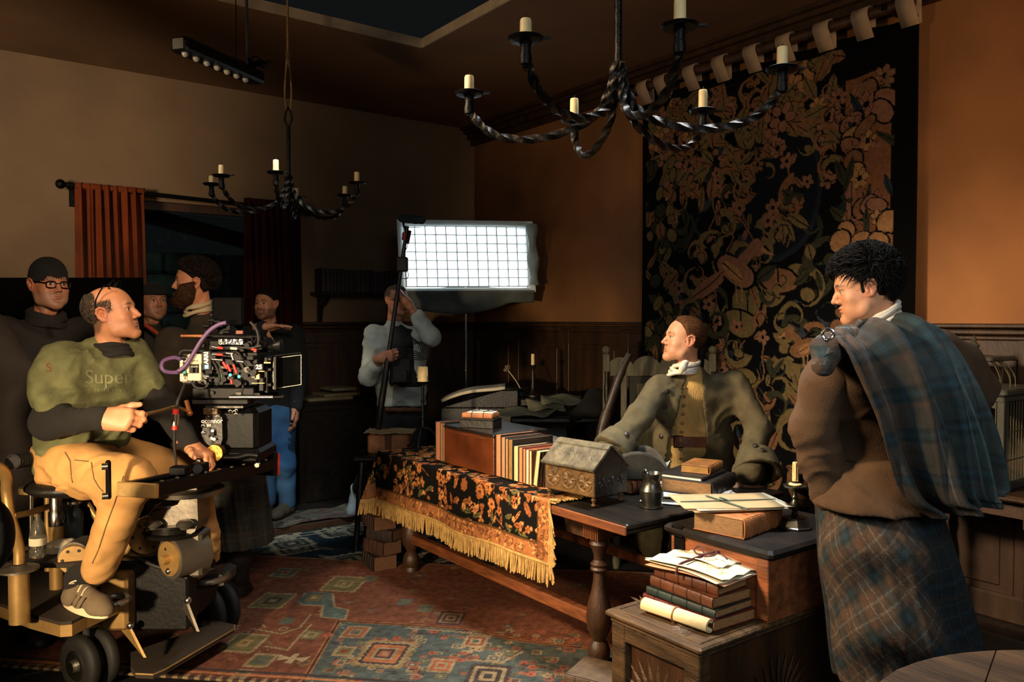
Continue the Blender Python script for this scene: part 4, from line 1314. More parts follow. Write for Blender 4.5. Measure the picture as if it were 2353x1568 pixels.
# books on the floor in front of the chest, and the stack at the far table end
q = PZ(1392, 1545, .15)
book('brown leather book lying at the bottom edge beside the carved chest', q * [1, 1, 0] + UPW * .075, nrm(RT * .5 + FH * .86), UPW, .2, .27, .075, mat('dusty_brown_leather', '#5a4630', 0.7, var=0.4, scale=20, bump=0.3), page=pages)
book('dark red book under the brown leather book by the chest', q * [1, 1, 0] - RT * .05, nrm(RT * .6 + FH * .8), UPW, .2, .30, .0745, leath['red'], page=paper)
pg_old = mat('darkened_pages', '#5c3c24', .9, var=.3, scale=40, bump=.3, stretch=(1, 1, 10))  # floor stack colours darkened to hold back the lamp on them
z = 0.018
for i, (w_, h_, t_, cv_, lb_) in enumerate(((.15, .21, .10, 'dark', 'lowest dark thick book of the floor stack at the far table leg'), (.14, .20, .085, 'brown', 'second book of the floor stack at the far table leg'),
                                            (.14, .19, .07, 'dark', 'third dark book of the floor stack at the far table leg'), (.145, .20, .085, 'brown', 'fourth book of the floor stack at the far table leg, pages to the left'),
                                            (.13, .18, .07, 'tan', 'fifth book of the floor stack, just under the topmost'), (.135, .19, .075, 'tan', 'topmost tan book of the floor stack at the far table leg'))):
    c = PZ(880, 1312, 0); c = c + RT * .02 * ((i * 7) % 3 - 1); c[2] = z
    book(lb_, c, nrm(RT * math.cos(.5 + .3 * (i % 3)) + FH * math.sin(.5 + .3 * (i % 3))), UPW, w_, h_, t_, {'tan': leath['brown'], 'brown': mat('dull_brown_leather', '#3d2416', .6, var=.4), 'dark': mat('dull_dark_leather', '#241812', .6, var=.4)}[cv_], 'books stacked on the floor', page=pg_old); z += t_ + .0005
# ================================================================ other furniture
# black stool with a leather box
sc_ = V(-.90, 5.42, 0)
stl = thing('stool', 'black wooden stool with splayed legs at the far end of the long table', 'stool', sc_)
MB().box(sc_ + UPW * .63, (.30, .40, .035), RT, FH, UPW, .01).build('seat', oakb, stl)
for a in (-1, 1):
    for b in (-1, 1):
        MB().tube([sc_ + RT * .10 * a + FH * .14 * b + UPW * .62, sc_ + RT * .135 * a + FH * .19 * b + UPW * .02, sc_ + RT * .137 * a + FH * .19 * b], [.022, .018, .022], 8).build('leg', oakb, stl, True)
c = sc_ + UPW * .648 + RT * .07
lbx = thing('leather_box', 'brown leather box with torn paper lid on the black stool', 'box', c)
MB().box(c + UPW * .065, (.28, .2, .13), RT, FH, UPW, .01).build('body', leath['tan'], lbx)
MB().box(c + UPW * .065, (.05, .206, .134), RT, FH, UPW, .006).build('strap', leath['brown'], lbx)
n = 16; pts = np.zeros((n, n, 3)); r_ = random.Random(4)
for i in range(n):
    for j in range(n): pts[i, j] = c + RT * ((i / (n - 1) - .5) * .33) + FH * ((j / (n - 1) - .5) * .24) + UPW * (.136 + .008 * r_.random() + .010 * abs(((i * .11) % 1) - .5))
sheet('torn_paper', pts, manila, lbx, thick=.003, smooth=False)

# weathered high-backed chair behind the desk
cc_ = V(1.0, 5.15, 0)
chair = thing('high_backed_chair', 'weathered grey high-backed wooden chair with scalloped crest against the tapestry', 'chair', cc_)
grey = mat('weathered_wood', '#5f5c48', 0.75, var=0.4, scale=5, bump=0.35, bscale=20, stretch=(6, 6, 1))
W2 = .36
def cpt(x, d, z): return cc_ + RT * x + FH * d + UPW * z
for s in (-1, 1):
    MB().box(cpt(s * W2, .25, .66), (.045, .045, 1.32), RT, FH, UPW, .006).ball(cpt(s * W2, .25, 1.345), .028).build('back_post', grey, chair)
    MB().lathe(cpt(s * (W2 - .0), .215, .86), [(.010, 0), (.017, .05), (.012, .09), (.018, .16), (.020, .22), (.012, .30), (.016, .34)], n=10).build('spindle', oakb, chair, True)
    MB().box(cpt(s * (W2 - .12), .25, .93), (.04, .03, .62), RT, FH, UPW, .004).build('stile', grey, chair)
    MB().lathe(cpt(s * (W2 - .01), -.22, 0), [(.02, 0), (.026, .05), (.018, .1), (.024, .2), (.026, .3), (.022, .40)], n=12).build('front_leg', grey, chair, True)
    MB().bar(cpt(s * W2, .25, .66), cpt(s * W2, -.24, .66), .05, .03).box(cpt(s * W2, -.22, .53), (.035, .035, .26), RT, FH, UPW).build('armrest', grey, chair)
crest = []
for i in range(49):
    t = i / 48; x = (t - .5) * 2 * W2
    crest.append(cpt(x, .235, 1.235 + .055 * abs(math.sin(t * math.pi * 4)) ** .7 + .015 * math.sin(t * math.pi)))
crest += [cpt(W2, .235, 1.17), cpt(-W2, .235, 1.17)]
MB().prism(crest, FH * .03).build('crest_rail', grey, chair)
MB().box(cpt(0, .25, .60), (2 * W2 - .04, .03, .07), RT, FH, UPW, .004).build('lower_rail', grey, chair)
MB().box(cpt(0, .255, .90), (.40, .014, .54), RT, FH, UPW).build('back_panel', mat('dark_grey_panel', '#2a2a22', 0.7, var=0.3), chair)
MB().box(cpt(0, .245, .90), (.30, .014, .44), RT, FH, UPW, .006).build('raised_field', grey, chair)
MB().box(cpt(0, 0, .42), (2 * W2 + .04, .52, .04), RT, FH, UPW, .01).build('seat', grey, chair)
gun = [P(1447, 815, 4.95), P(1430, 850, 4.93), P(1404, 920, 4.90), P(1388, 970, 4.88), P(1378, 1015, 4.84), P(1360, 1060, 4.80)]
tag(MB().tube(spline(gun, 20), [.022] * 4 + [.026] * 6 + [.034] * 5 + [.024] * 5, 10).build('leaning_stock', mat('dark_stock_wood', '#2a2015', 0.45, var=0.4), None, True),
    'long dark wooden stock leaning against the left post of the grey chair', 'stock')

# dark writing desk far behind, with open book, inkwell, quill, candlestick
dk = V(-.06, 6.15, 0)
wd_ = thing('writing_slope', 'black sloped writing desk in the gloom under the softbox stand', 'desk', dk)
MB().box(dk + UPW * .45, (.95, .5, .9), RT, FH, UPW, .01).build('carcass', oakb, wd_)
sl = [dk + RT * -.45 + FH * -.25 + UPW * .90, dk + RT * .1 + FH * -.25 + UPW * .90, dk + RT * .1 + FH * -.25 + UPW * 1.02, dk + RT * -.02 + FH * -.25 + UPW * 1.02]
MB().prism(sl, FH * .45).build('slope', oakb, wd_)
MB().box(dk + UPW * .93 + RT * .30, (.36, .46, .06), RT, FH, UPW, .008).build('gallery', oakb, wd_)
a = np.linspace(0, 1, 14)
pts = np.zeros((14, 8, 3))
for i in range(14):
    for j in range(8):
        pts[i, j] = dk + RT * (-.46 + .47 * a[i]) + FH * (-.24 + .35 * j / 7) + UPW * (.935 + .115 * a[i] + .018 * math.sin(a[i] * 4.5))
tag(sheet('open_book', pts, paper, None, thick=.02, off=1), 'open book lying on the sloped black desk in the gloom', 'book')
kz = dk + RT * .22 + FH * -.05 + UPW * .962
bc = thing('turned_candlestick', 'turned black wooden candlestick with unlit candle on the sloped desk', 'candlestick', kz)
MB().lathe(kz, [(.06, 0), (.06, .012), (.03, .03), (.016, .05), (.022, .08), (.014, .11), (.020, .15), (.013, .19), (.018, .22), (.030, .235), (.030, .243), (.006, .243)], n=16).build('stem', oakb, bc, True)
candle(bc, kz + UPW * .241, .014, .085, drips=False)
iw = dk + RT * .13 + FH * -.06 + UPW * .962
ink = thing('inkwell', 'small glass inkwell with a dried flower stem beside the black candlestick', 'inkwell', iw)
MB().lathe(iw, [(.03, 0), (.034, .01), (.034, .035), (.016, .045), (.014, .06), (.018, .066)], n=14).build('pot', mat('dark_glass', '#30342e', 0.15, spec=0.7), ink, True)
MB().tube(spline([iw + UPW * .05, iw - RT * .04 + UPW * .12, iw - RT * .10 + UPW * .20], 8), .003, 5).build('stem', paper, ink)
fb = MB()
for i in range(14):
    t = i * 2.4; fb.ball(iw - RT * .11 + UPW * .215 + np.array([math.cos(t), math.sin(t), math.sin(t * 1.7)]) * .016, .012, 6, 4)
fb.build('flower_head', mat('dried_flower', '#6a5a44', 0.9), ink)
pt = iw - RT * .08
tag(MB().lathe(pt + RT * .04 + UPW * .002, [(.03, 0), (.03, .03), (.02, .045), (.08, .052), (.10, .06), (.095, .064), (.02, .056)], n=18).build('pewter_dish', pewter, None, True), 'small dark footed dish behind the open book', 'dish')

# dark table with crumpled papers, black coat over it
tb = V(.30, 5.7, 0)
sdt = thing('side_table', 'black side table in shadow behind the long table, heaped with papers', 'table', tb)
MB().box(tb + UPW * .85, (.62, .36, .04), RT, FH, UPW, .01).build('tabletop', oakb, sdt)
for x_ in (-.27, .27):
    for d_ in (-.14, .14): MB().box(tb + RT * x_ + FH * d_ + UPW * .415, (.05, .05, .83), RT, FH, UPW, .006).build('leg', oakb, sdt)
oldp = mat('grey_green_paper', '#7b765a', 0.9, var=0.3, scale=6, bump=0.3)
for i, (x_, d_, z_, w_, h_, an, lb_) in enumerate(((-.22, -.08, .874, .42, .3, -.45, 'large grey-green crumpled sheet hanging over the dark side table edge'),
                                                  (-.06, .02, .90, .26, .2, .1, 'folded grey paper on the crumpled sheet'), (.06, .10, .93, .30, .2, .0, 'upper grey paper leaning at the back of the side table'))):
    c = tb + RT * x_ + FH * d_ + UPW * z_; u = RT * math.cos(an) + FH * math.sin(an); v = np.cross(UPW, u); n = 12
    pts = np.array([[c + u * (a - .5) * w_ + v * (b - .5) * h_ + UPW * (.05 * abs(((1.3 * a + .7 * b + .3 * i) % 1) - .5) + (.05 * b if i else .02 * b)) for b in np.linspace(0, 1, n)] for a in np.linspace(0, 1, n)])
    tag(sheet('crumpled_paper', pts, oldp, None, thick=.003, smooth=False, off=1), lb_, 'paper')
ct = SDF()
ct.chain([tb + RT * .30 + UPW * .98, tb + RT * .24 + FH * -.1 + UPW * .93, tb + RT * .12 + FH * -.20 + UPW * .88], [.07, .06, .03], .06).chain([tb + RT * .30 + UPW * .98, tb + RT * .32 + FH * -.2 + UPW * .6, tb + RT * .28 + FH * -.22 + UPW * .25], [.07, .09, .10], .06)
ct.disp.append(folds(.014, 5, RT, 2)); v_, q_ = ct.mesh(.016)
tag(mkmesh('black_coat', v_, None, mat('black_cloth', '#0c0b0a', 0.95, var=0.3), None, True, quads=q_), 'black cloak thrown over the right end of the dark side table', 'coat')

# wall shelf with dark books, left of the softbox
sa = PY(712, 676, YW); sb_ = PY(905, 676, YW)
sh = thing('wall_shelf', 'dark wall shelf on brackets carrying old books left of the softbox', 'shelf', (sa + sb_) / 2)
zs = sa[2]
MB().box(((sa[0] + sb_[0]) / 2, YW - .12, zs), (sb_[0] - sa[0], .24, .03), bev=.004).build('board', oakb, sh)
for x_ in (sa[0] + .06, sb_[0] - .08):
    MB().prism([(x_, YW - .01, zs - .015), (x_, YW - .20, zs - .015), (x_, YW - .18, zs - .06), (x_, YW - .06, zs - .12), (x_, YW - .03, zs - .25), (x_, YW - .01, zs - .25)], (.04, 0, 0)).build('bracket', oakb, sh)
x = sa[0] + .03; i = 0; r_ = random.Random(6)
dim = [mat('shelf_book_' + k, c, 0.7, var=0.3) for k, c in (('umber', '#3a2c26'), ('grey', '#3c3836'), ('brown', '#452f24'), ('plum', '#3a2830'))]
ords = ['first', 'second', 'third', 'fourth', 'fifth', 'sixth', 'seventh', 'eighth', 'ninth', 'tenth', 'eleventh', 'twelfth', 'thirteenth', 'fourteenth', 'fifteenth', 'sixteenth', 'seventeenth', 'eighteenth', 'nineteenth', 'twentieth']
while x < sb_[0] - .06 and i < 20:
    t = r_.uniform(.025, .045); h = r_.uniform(.175, .21); j = i % 4
    nm = ('umber', 'grey', 'brown', 'plum')[j]
    book(f'dark {nm} book, {ords[i]} from the left on the wall shelf', (x + t / 2 - t / 2, YW - .19 + .075, zs + .0155 + h / 2), EY, EX, .15, h, t, dim[j], 'books on the wall shelf', bands=2)
    x += t + .003; i += 1

# low cupboard with papers under that shelf
lp = PY(775, 945, YW - .35)
cup = thing('low_cupboard', 'black low cupboard in the gloom below the wall shelf', 'cupboard', (lp[0], YW - .3, 0))
zc = P(750, 940, 6.0)[2]
MB().box((lp[0] + .1, YW - .30, zc / 2), (1.0, .42, zc - .04)).build('carcass', oakb, cup)
MB().box((lp[0] + .1, YW - .30, zc - .012), (1.06, .46, .026), bev=.006).build('top', oakb, cup)
for i in (-1, 1): MB().box((lp[0] + .1 + i * .24, YW - .515, zc / 2), (.42, .015, zc - .14), bev=.005).build('door', oakb, cup)
for i, (dx, dz, w_) in enumerate(((-.1, .002, .4), (0, .03, .32), (.02, .075, .22))):
    MB_ = MB().box((lp[0] + dx, YW - .33, zc + .012 + dz), (w_, .26, .026), bev=.006).build('paper_bundle', oldp)
    tag(MB_, ('lowest ragged paper bundle on the dark cupboard', 'middle rolled paper bundle on the dark cupboard', 'topmost small paper bundle on the dark cupboard')[i], 'papers', 'paper bundles on the dark cupboard')

# birdcage on its table at the right
X0, X1, Y0, Y1 = 3.95, 4.38, 1.30, 2.02
Y1c = 2.0; yc0 = 1.575
gp = mat('grey_green_paint', '#3b3a2f', 0.7, var=0.3, scale=8, bump=0.25)
wirem = mat('cage_wire', '#6a6448', 0.55, 0.4, var=0.2)
ctb = thing('cage_table', 'dark turned-leg table carrying the birdcage at the right wall', 'table', ((X0 + X1) / 2, 1.75, 0))
MB().box(((X0 + X1) / 2, 1.74, .745), (X1 - X0 + .10, .75, .03), bev=.01).build('tabletop', oak, ctb)
for x_ in (X0 + .03, X1 - .03):
    for y_ in (1.45, 2.03):
        MB().lathe((x_, y_, 0), [(.02, 0), (.03, .03), (.02, .08), (.03, .2), (.034, .35), (.02, .45), (.028, .5), (.02, .54), (.03, .62)], n=12).box((x_, y_, .67), (.06, .06, .12)).build('leg', oakv, ctb, True)
MB().box((X0 + .03, 1.74, .69), (.03, .52, .08)).box(((X0 + X1) / 2, 1.45, .69), (.36, .03, .08)).build('apron', oak, ctb)
MB().box((X0 + .03, 1.74, .12), (.04, .54, .04)).build('stretcher', oak, ctb)
cg = thing('birdcage', 'grey wooden birdcage with wire bars and domed wire top beside the tartan man', 'birdcage', (4.15, 1.79, .76))
MB().box((4.16, 1.79, .78), (.43, .46, .04), bev=.008).build('base', gp, cg)
MB().box((4.16, 1.79, 1.215), (.45, .48, .03), bev=.008).box((4.16, 1.79, 1.185), (.42, .45, .03), bev=.006).build('cornice', gp, cg)
for x_ in (3.965, 4.355):
    for y_ in (1.58, 2.0): MB().box((x_, y_, .985), (.032, .032, .38), bev=.003).build('corner_post', gp, cg)
MB().prism([(3.955, 1.60, 1.17), (3.955, 1.98, 1.17), (3.955, 1.98, 1.14), (3.955, 1.93, 1.15), (3.955, 1.88, 1.135), (3.955, 1.70, 1.135), (3.955, 1.65, 1.15), (3.955, 1.60, 1.14)], (.012, 0, 0)).build('valance', gp, cg)
for i in range(13):
    y_ = 1.605 + i * .031
    MB().cyl((3.962, y_, .80), (3.962, y_, 1.17), .0022, 5).build('wire', wirem, cg)
for i in range(12):
    x_ = 3.99 + i * .031
    MB().cyl((x_, 1.577, .80), (x_, 1.577, 1.17), .0022, 5).build('wire', wirem, cg)
for z_ in (.90, 1.03): MB().bar((3.958, 1.59, z_), (3.958, 1.99, z_), .005, .005).bar((3.97, 1.572, z_), (4.35, 1.572, z_), .005, .005).build('cross_wire', wirem, cg)
for i in range(18):
    a = 2 * math.pi * i / 18; d = np.array([math.cos(a) * .17, math.sin(a) * .18, 0]); p = np.array([4.16, 1.79, 1.23])
    MB().tube(spline([p + d, p + d * .98 + UPW * .05, p + d * .8 + UPW * .10, p + d * .62 + UPW * .125], 8), .0025, 5).build('dome_wire', wirem, cg)
MB().box((4.16, 1.79, 1.362), (.27, .28, .022), bev=.006).build('dome_plate', gp, cg)
MB().lathe((4.16, 1.79, 1.373), [(.03, 0), (.012, .015), (.022, .035), (.028, .05), (.012, .068), (.016, .08), (.002, .10)], n=12).build('finial', gp, cg, True)
MB().box((4.0, 1.85, 1.10), (.01, .05, .10)).build('hanging_tag', mat('rust_tag', '#8a5a30', 0.8), cg)

# round table at the near right corner
rtc = V(1.23, 1.32, 0)
rtb = thing('round_table', 'worn round plank table top at the bottom right corner, near the camera', 'table', rtc)
rw = mat('worn_plank', '#694829', 0.55, var=0.55, scale=3, bump=0.3, bscale=20, stretch=(7, 1, 1))
rz = .745; R = .60
pl = 6; wp = 2 * R / pl
for i in range(pl):
    u0, u1 = -R + i * wp + .0015, -R + (i + 1) * wp - .0015; poly = []
    du = dirv(.8, -.6); dv = np.cross(UPW, du)
    ts = np.linspace(u0, u1, 8)
    poly = [rtc + du * t + dv * math.sqrt(max(R * R - t * t, 1e-4)) + UPW * (rz - .03) for t in ts] + [rtc + du * t - dv * math.sqrt(max(R * R - t * t, 1e-4)) + UPW * (rz - .03) for t in ts[::-1]]
    MB().prism(poly, UPW * .03).build('plank', rw, rtb)
MB().lathe(rtc, [(.28, 0), (.28, .03), (.08, .06), (.05, .2), (.07, .4), (.05, .6), (.16, .70), (.2, .714)], n=20).build('pedestal', oakv, rtb, True)


# ================================================================ chandeliers
def chandelier(label, c0, zpan, R, angs, top, rope, ch_=1.0, hts=None):
    root = thing('chandelier', label, 'chandelier', (c0[0], c0[1], zpan - .15))
    zc = zpan - .055
    c = np.array([c0[0], c0[1], 0.0])
    MB().tube([c + UPW * (zc + .03), c + UPW * (zc + .26), c + UPW * (zc + .42)], .013 * ch_, 10).tube(spline([c + UPW * (zc + .41), c + RT * .022 + UPW * (zc + .46), c + UPW * (zc + .53), c - RT * .022 + UPW * (zc + .46), c + UPW * (zc + .41)], 16), .007, 7).build('shaft', iron, root, True)
    for k, a in enumerate(angs):
        d = RT * math.cos(a) + FH * math.sin(a)
        ctl = [c + d * .012 + UPW * (zc + .12), c + d * .03 + UPW * (zc + .03), c + d * .09 + UPW * (zc - .055), c + d * R * .5 + UPW * (zc - .105), c + d * R * .8 + UPW * (zc - .09), c + d * R * .97 + UPW * (zc - .02), c + d * R + UPW * (zc + .04)]
        pts = spline(ctl, 46)
        MB().tube(pts, [.010 * ch_] * 8 + [.0115 * ch_] * 34 + [.010 * ch_] * 4, 8, twist=.42, sq=.28).build('arm', iron, root, True)
        e = c + d * R
        MB().lathe(e + UPW * (zpan - .05), [(.010, -.02), (.016, -.015), (.018, .0), (.014, .02), (.016, .04), (.02, .046)], n=12).build('socket', ironb, root, True)
        MB().lathe(e + UPW * zpan, [(.016, -.006), (.044, -.002), (.050, .006), (.046, .008), (.016, .002), (.004, .002)], n=20).bar(e + UPW * .004 + UPW * zpan, e + UPW * (zpan + .006) + RT * .07, .014, .006).build('drip_pan', ironb, root, True)
        candle(root, e + UPW * (zpan + .002), .0165, (hts or [.07] * 6)[k], n=14, drips=False)
    return root, c, zc


angs = []
ps = [(1171, 75), (1544, 80), (1756, 165), (1628, 262), (1313, 285), (1107, 215)]
zp = 2.31
W_ = [PZ(x, y, zp) for x, y in ps]; cen = np.mean(W_, 0); Rm = np.mean([np.linalg.norm((q - cen)[:2]) for q in W_])
angs = [math.atan2((q - cen) @ FH, (q - cen) @ RT) for q in W_]
r1_, c, zc = chandelier('large wrought iron chandelier with six twisted arms and candles, near the camera', cen, zp, Rm, angs, 3.4, False, 1.0, [.055, .072, .068, .078, .085, .06])
chm = MB(); z = zc + .515; i = 0
while z < 3.9:
    u = RT if i % 2 else FH
    chm.tube([c + UPW * (z + .03 * math.sin(t)) + u * .013 * math.cos(t) + UPW * .03 for t in np.linspace(0, 2 * math.pi, 13)[:-1]], .0055, 6, closed=True)
    z += .048; i += 1
chm.build('chain', iron, r1_, True)
zp2 = 2.352
ps2 = [(508, 404), (538, 428), (638, 402), (791, 424), (800, 450), (682, 458)]
W_ = [P(x, y, d) for (x, y), d in zip(ps2, (4.45, 4.75, 4.41, 4.71, 5.18, 5.29))]
cen2 = np.mean(W_, 0); R2 = .445
angs2 = [math.atan2((q - cen2) @ FH, (q - cen2) @ RT) for q in W_]
r2_, c, zc = chandelier('smaller iron chandelier with six candles hanging by a rope before the window', cen2, zp2, R2, angs2, 3.4, True, .9, [.06, .05, .07, .065, .06, .06])
ropm = mat('hemp_rope', '#8a6f48', 0.9, var=0.3, scale=30, bump=0.4, bscale=120)
rp_ = MB(); zt = zc + .51
for s in (-1, 1): rp_.tube(spline([c + UPW * zt + RT * .012 * s, c + UPW * (zt + .12) + RT * .020 * s, c + UPW * (zt + .3) + RT * .006 * s], 10), .006, 6)
for k in range(5): rp_.torus(c + UPW * (zt + .28 + .016 * k), UPW, .010, .006, 10, 5)
rp_.tube([c + UPW * (zt + .3), c + UPW * 4.2], .0075, 7, twist=.3)
rp_.build('rope', ropm, r2_, True)

# black batten light under the ceiling
b0, b1 = P(410, 100, 3.85), P(592, 180, 4.5)
bat = thing('batten_light', 'black film batten light hanging below the ceiling on a thin rod', 'lamp', (b0 + b1) / 2)
u = nrm(b1 - b0)
MB().bar(b0, b1, .10, .07, bev=.012).build('housing', mat('black_metal', '#0d0d0d', 0.45, 0.5, var=0.3), bat)
MB().bar(b0 - u * .004, b0 + u * .008, .06, .05).build('end_cap', mat('grey_metal', '#6a675c', 0.4, 0.6), bat)
for i in range(7):
    p = b0 + (b1 - b0) * (i + .8) / 8
    MB().ball(p - UPW * .04 - FH * .03, .018, 8, 5).build('lens', mat('lamp_lens', '#b9bcb8', 0.2, spec=.6), bat, True)
mid = b0 + (b1 - b0) * .85
MB().cyl(mid + UPW * .03, mid + UPW * 1.2, .008, 8).build('hanging_rod', mat('steel_rod', '#7a8288', 0.3, 0.9), bat, True)
MB().cyl(mid + UPW * .03 - RT * .06, mid + UPW * 1.2 - RT * .06, .003, 6).build('safety_wire', ironb, bat)
tg = MB()
for i in range(10): tg.tube(spline([mid + UPW * .04 + RT * rc.uniform(-.06, .06), mid + UPW * rc.uniform(.05, .10) + RT * rc.uniform(-.1, .14), mid + UPW * .03 + RT * rc.uniform(-.05, .15)], 6), .004, 5)
tg.build('cable_tangle', ironb, bat)

# ================================================================ softbox
sbd = 6.7
q0, q1, q2, q3 = P(925, 512, sbd - .12), P(1213, 516, sbd + .12), P(1212, 668, sbd + .12), P(932, 664, sbd - .12)
sxu = nrm(q1 - q0); syu = nrm(q0 - q3); snu = np.cross(sxu, syu)
if snu @ FH > 0: snu = -snu
foot = (q0 + q1 + q2 + q3) / 4 + RT * .0; foot = np.array([*P(1070, 700, sbd + .1)[:2], 0.0])
sbx = thing('softbox', 'lit rectangular softbox with white fabric grid on a chrome stand', 'softbox', foot)
sW, sH = np.linalg.norm(q1 - q0), np.linalg.norm(q0 - q3); sc0 = (q0 + q1 + q2 + q3) / 4
glow = bpy.data.materials.new('softbox_glow'); glow.use_nodes = True
nt = glow.node_tree; bs = nt.nodes['Principled BSDF']; bs.inputs['Base Color'].default_value = (.9, .9, .9, 1)
bs.inputs['Emission Color'].default_value = (.82, .93, 1.0, 1); bs.inputs['Emission Strength'].default_value = 3.2
nx_, ny_ = 12, 7; pts = np.zeros((nx_ * 4 + 1, ny_ * 4 + 1, 3))
for i in range(nx_ * 4 + 1):
    for j in range(ny_ * 4 + 1):
        a, b = i / (nx_ * 4) - .5, j / (ny_ * 4) - .5
        sag = .022 * math.sin(a * 6.283 * 3) * (b + .5) + .015 * (1 - 4 * b * b)
        pts[i, j] = sc0 + sxu * a * sW * .97 + syu * (b * sH * .94 + .012 * math.cos(a * 7)) + snu * sag * .4 - snu * .04
sheet('diffuser', pts, glow, sbx, thick=.004)
skirt = mat('white_scrim', '#cdd3d0', 0.9, var=0.1)
for i in range(nx_ + 1):
    a = i / nx_ - .5
    w_ = MB(); top = sc0 + sxu * a * sW * .97 + syu * sH * .46; bot = sc0 + sxu * a * sW * .97 - syu * sH * .46
    w_.bar(top + snu * .01, bot + snu * .01, .005, .05, ref=snu); w_.build('grid_strip', skirt, sbx)
for j in range(ny_ + 1):
    b = j / ny_ - .5
    MB().bar(sc0 - sxu * sW * .485 + syu * b * sH * .92, sc0 + sxu * sW * .485 + syu * b * sH * .92, .005, .05, ref=snu).build('grid_strip', skirt, sbx)
rim = [(-.5, .5), (.5, .5), (.5, -.5), (-.5, -.5)]
outer = [sc0 + sxu * a * sW * 1.08 + syu * b * sH * 1.10 + snu * .03 for a, b in rim]; inner = [sc0 + sxu * a * sW * .98 + syu * b * sH * .95 - snu * .03 for a, b in rim]
back = [sc0 + sxu * a * sW * .5 + syu * b * sH * .5 - snu * .42 for a, b in rim]
hm = mat('softbox_shell', '#3d413e', 0.8, var=0.2)
hs_ = MB(); v = outer + inner + back
hs_.add(v, [(0, 1, 5, 4), (1, 2, 6, 5), (2, 3, 7, 6), (3, 0, 4, 7)]).build('frill', skirt, sbx)
hs2 = MB(); hs2.add(outer + back, [(0, 4, 5, 1), (1, 5, 6, 2), (2, 6, 7, 3), (3, 7, 4, 0), (4, 7, 6, 5)]).build('shell', hm, sbx)
n = 40; pts = np.zeros((n, 6, 3))
for i in range(n):
    a = i / (n - 1) - .5
    L = .10 + .09 * math.sin(min(1, max(0, (a + .5) * 1.25)) * math.pi) ** .7
    for j in range(6):
        t = j / 5; pts[i, j] = sc0 + sxu * a * sW * 1.06 - syu * (sH * .53 + L * t) + snu * (.03 + .012 * math.sin(a * 23) * t - .05 * t)
sheet('hanging_skirt', pts, mat('grey_scrim', '#555b57', 0.9), sbx, thick=.004)
n = 10; pts = np.zeros((n, 5, 3))
for i in range(n):
    for j in range(5):
        pts[i, j] = sc0 + sxu * (sW * .5 + .02 + .05 * math.sin(j * 1.1 + .5)) + syu * (sH * .5 - i / (n - 1) * sH * (.95)) + snu * (.03 + .02 * j) + sxu * .014 * math.sin(i * 1.3 + j)
sheet('side_scrim', pts, mat('sheer_scrim', '#9fb0ac', 0.9, alpha=.5), sbx, thick=.002)
chrome = mat('chrome', '#b8bcbd', 0.15, 1.0, var=0.05, bump=0)
zt = sc0[2] - sH * .5
hs3 = foot + UPW * (zt + .05)
MB().cyl(foot + UPW * .12, foot + UPW * .85, .017, 12).cyl(foot + UPW * .85, hs3, .012, 12).lathe(foot + UPW * .83, [(.017, 0), (.022, .005), (.022, .04), (.014, .05)], n=12).build('pole', chrome, sbx, True)
MB().bar(hs3, sc0 - snu * .25, .03, .03).build('yoke', ironb, sbx)
for k in range(3):
    a = k * 2.094 + .4; d = RT * math.cos(a) + FH * math.sin(a)
    MB().cyl(foot + UPW * .45, foot + d * .42 + UPW * .015, .010, 8).build('leg', chrome, sbx, True)
# ================================================================ rugs and platform
plat = tag(MB().box((1.6, 6.09, .035), (5.6, 1.12, .05), bev=.006).build('trim_5', floorm), kind='structure')
MB().box((1.6, 5.525, .034), (5.6, .012, .056), bev=.003).build('edge_board', mat('brown_edge_board', '#4a3018', 0.6, var=0.3), plat)
RED, REDL, CREAM, BLUE, TEALR, OLV, NAV = lin('#7c3c2a'), lin('#8a4c38'), lin('#94805e'), lin('#3c5450'), lin('#46605a'), lin('#6a6440'), lin('#2a3034')
rugm = mat('knotted_wool', attr=True, spec=.08, rough=1.0, var=0.35, scale=25, bump=0.5, bscale=300)


def rug(name, label, o, e1, e2, L1, L2, n1, n2, painter, thick=.010, z0=.014, wob=.004, edge=0.0):
    e1 = nrm(e1); e2 = nrm(e2)
    cvs = Canvas(L1, L2, n1, n2, RED)
    def uv(px, py):
        p = PZ(px, py, z0 + thick) - o; return p @ e1, p @ e2
    painter(cvs, uv)
    # knot-level mottling of the dyed wool (abrash)
    ab = vnoise(np.stack([cvs.x * 2.2, cvs.y * 16, cvs.x * 0], -1).reshape(-1, 3), 5).reshape(n1, n2)
    if name == 'red_rug': cvs.c = cvs.c * .72 + lin('#6a4c36') * .28
    kn = rng.uniform(.82, 1.16, (n1, n2))
    cvs.c *= ((1 + .16 * ab) * kn)[..., None]
    pts = o + cvs.x[..., None] * e1 + cvs.y[..., None] * e2 + UPW * 0
    wv = vnoise(np.stack([cvs.x * 3, cvs.y * 3, cvs.x * 0 + 2], -1).reshape(-1, 3), 9).reshape(n1, n2)
    pts[..., 2] = z0 + thick + wob * (wv + .6)
    if edge: pts[..., 0:2] += (edge * vnoise(np.stack([cvs.x * 6, cvs.y * 0, cvs.x * 0 + 1], -1).reshape(-1, 3), 3).reshape(n1, n2))[..., None] * e2[:2]
    root = thing(name, label, 'rug', o + e1 * L1 / 2 + e2 * L2 / 2 + UPW * .0)
    sheet('pile', pts, rugm, root, cols=cvs.c, thick=thick, off=-1)
    return root, cvs


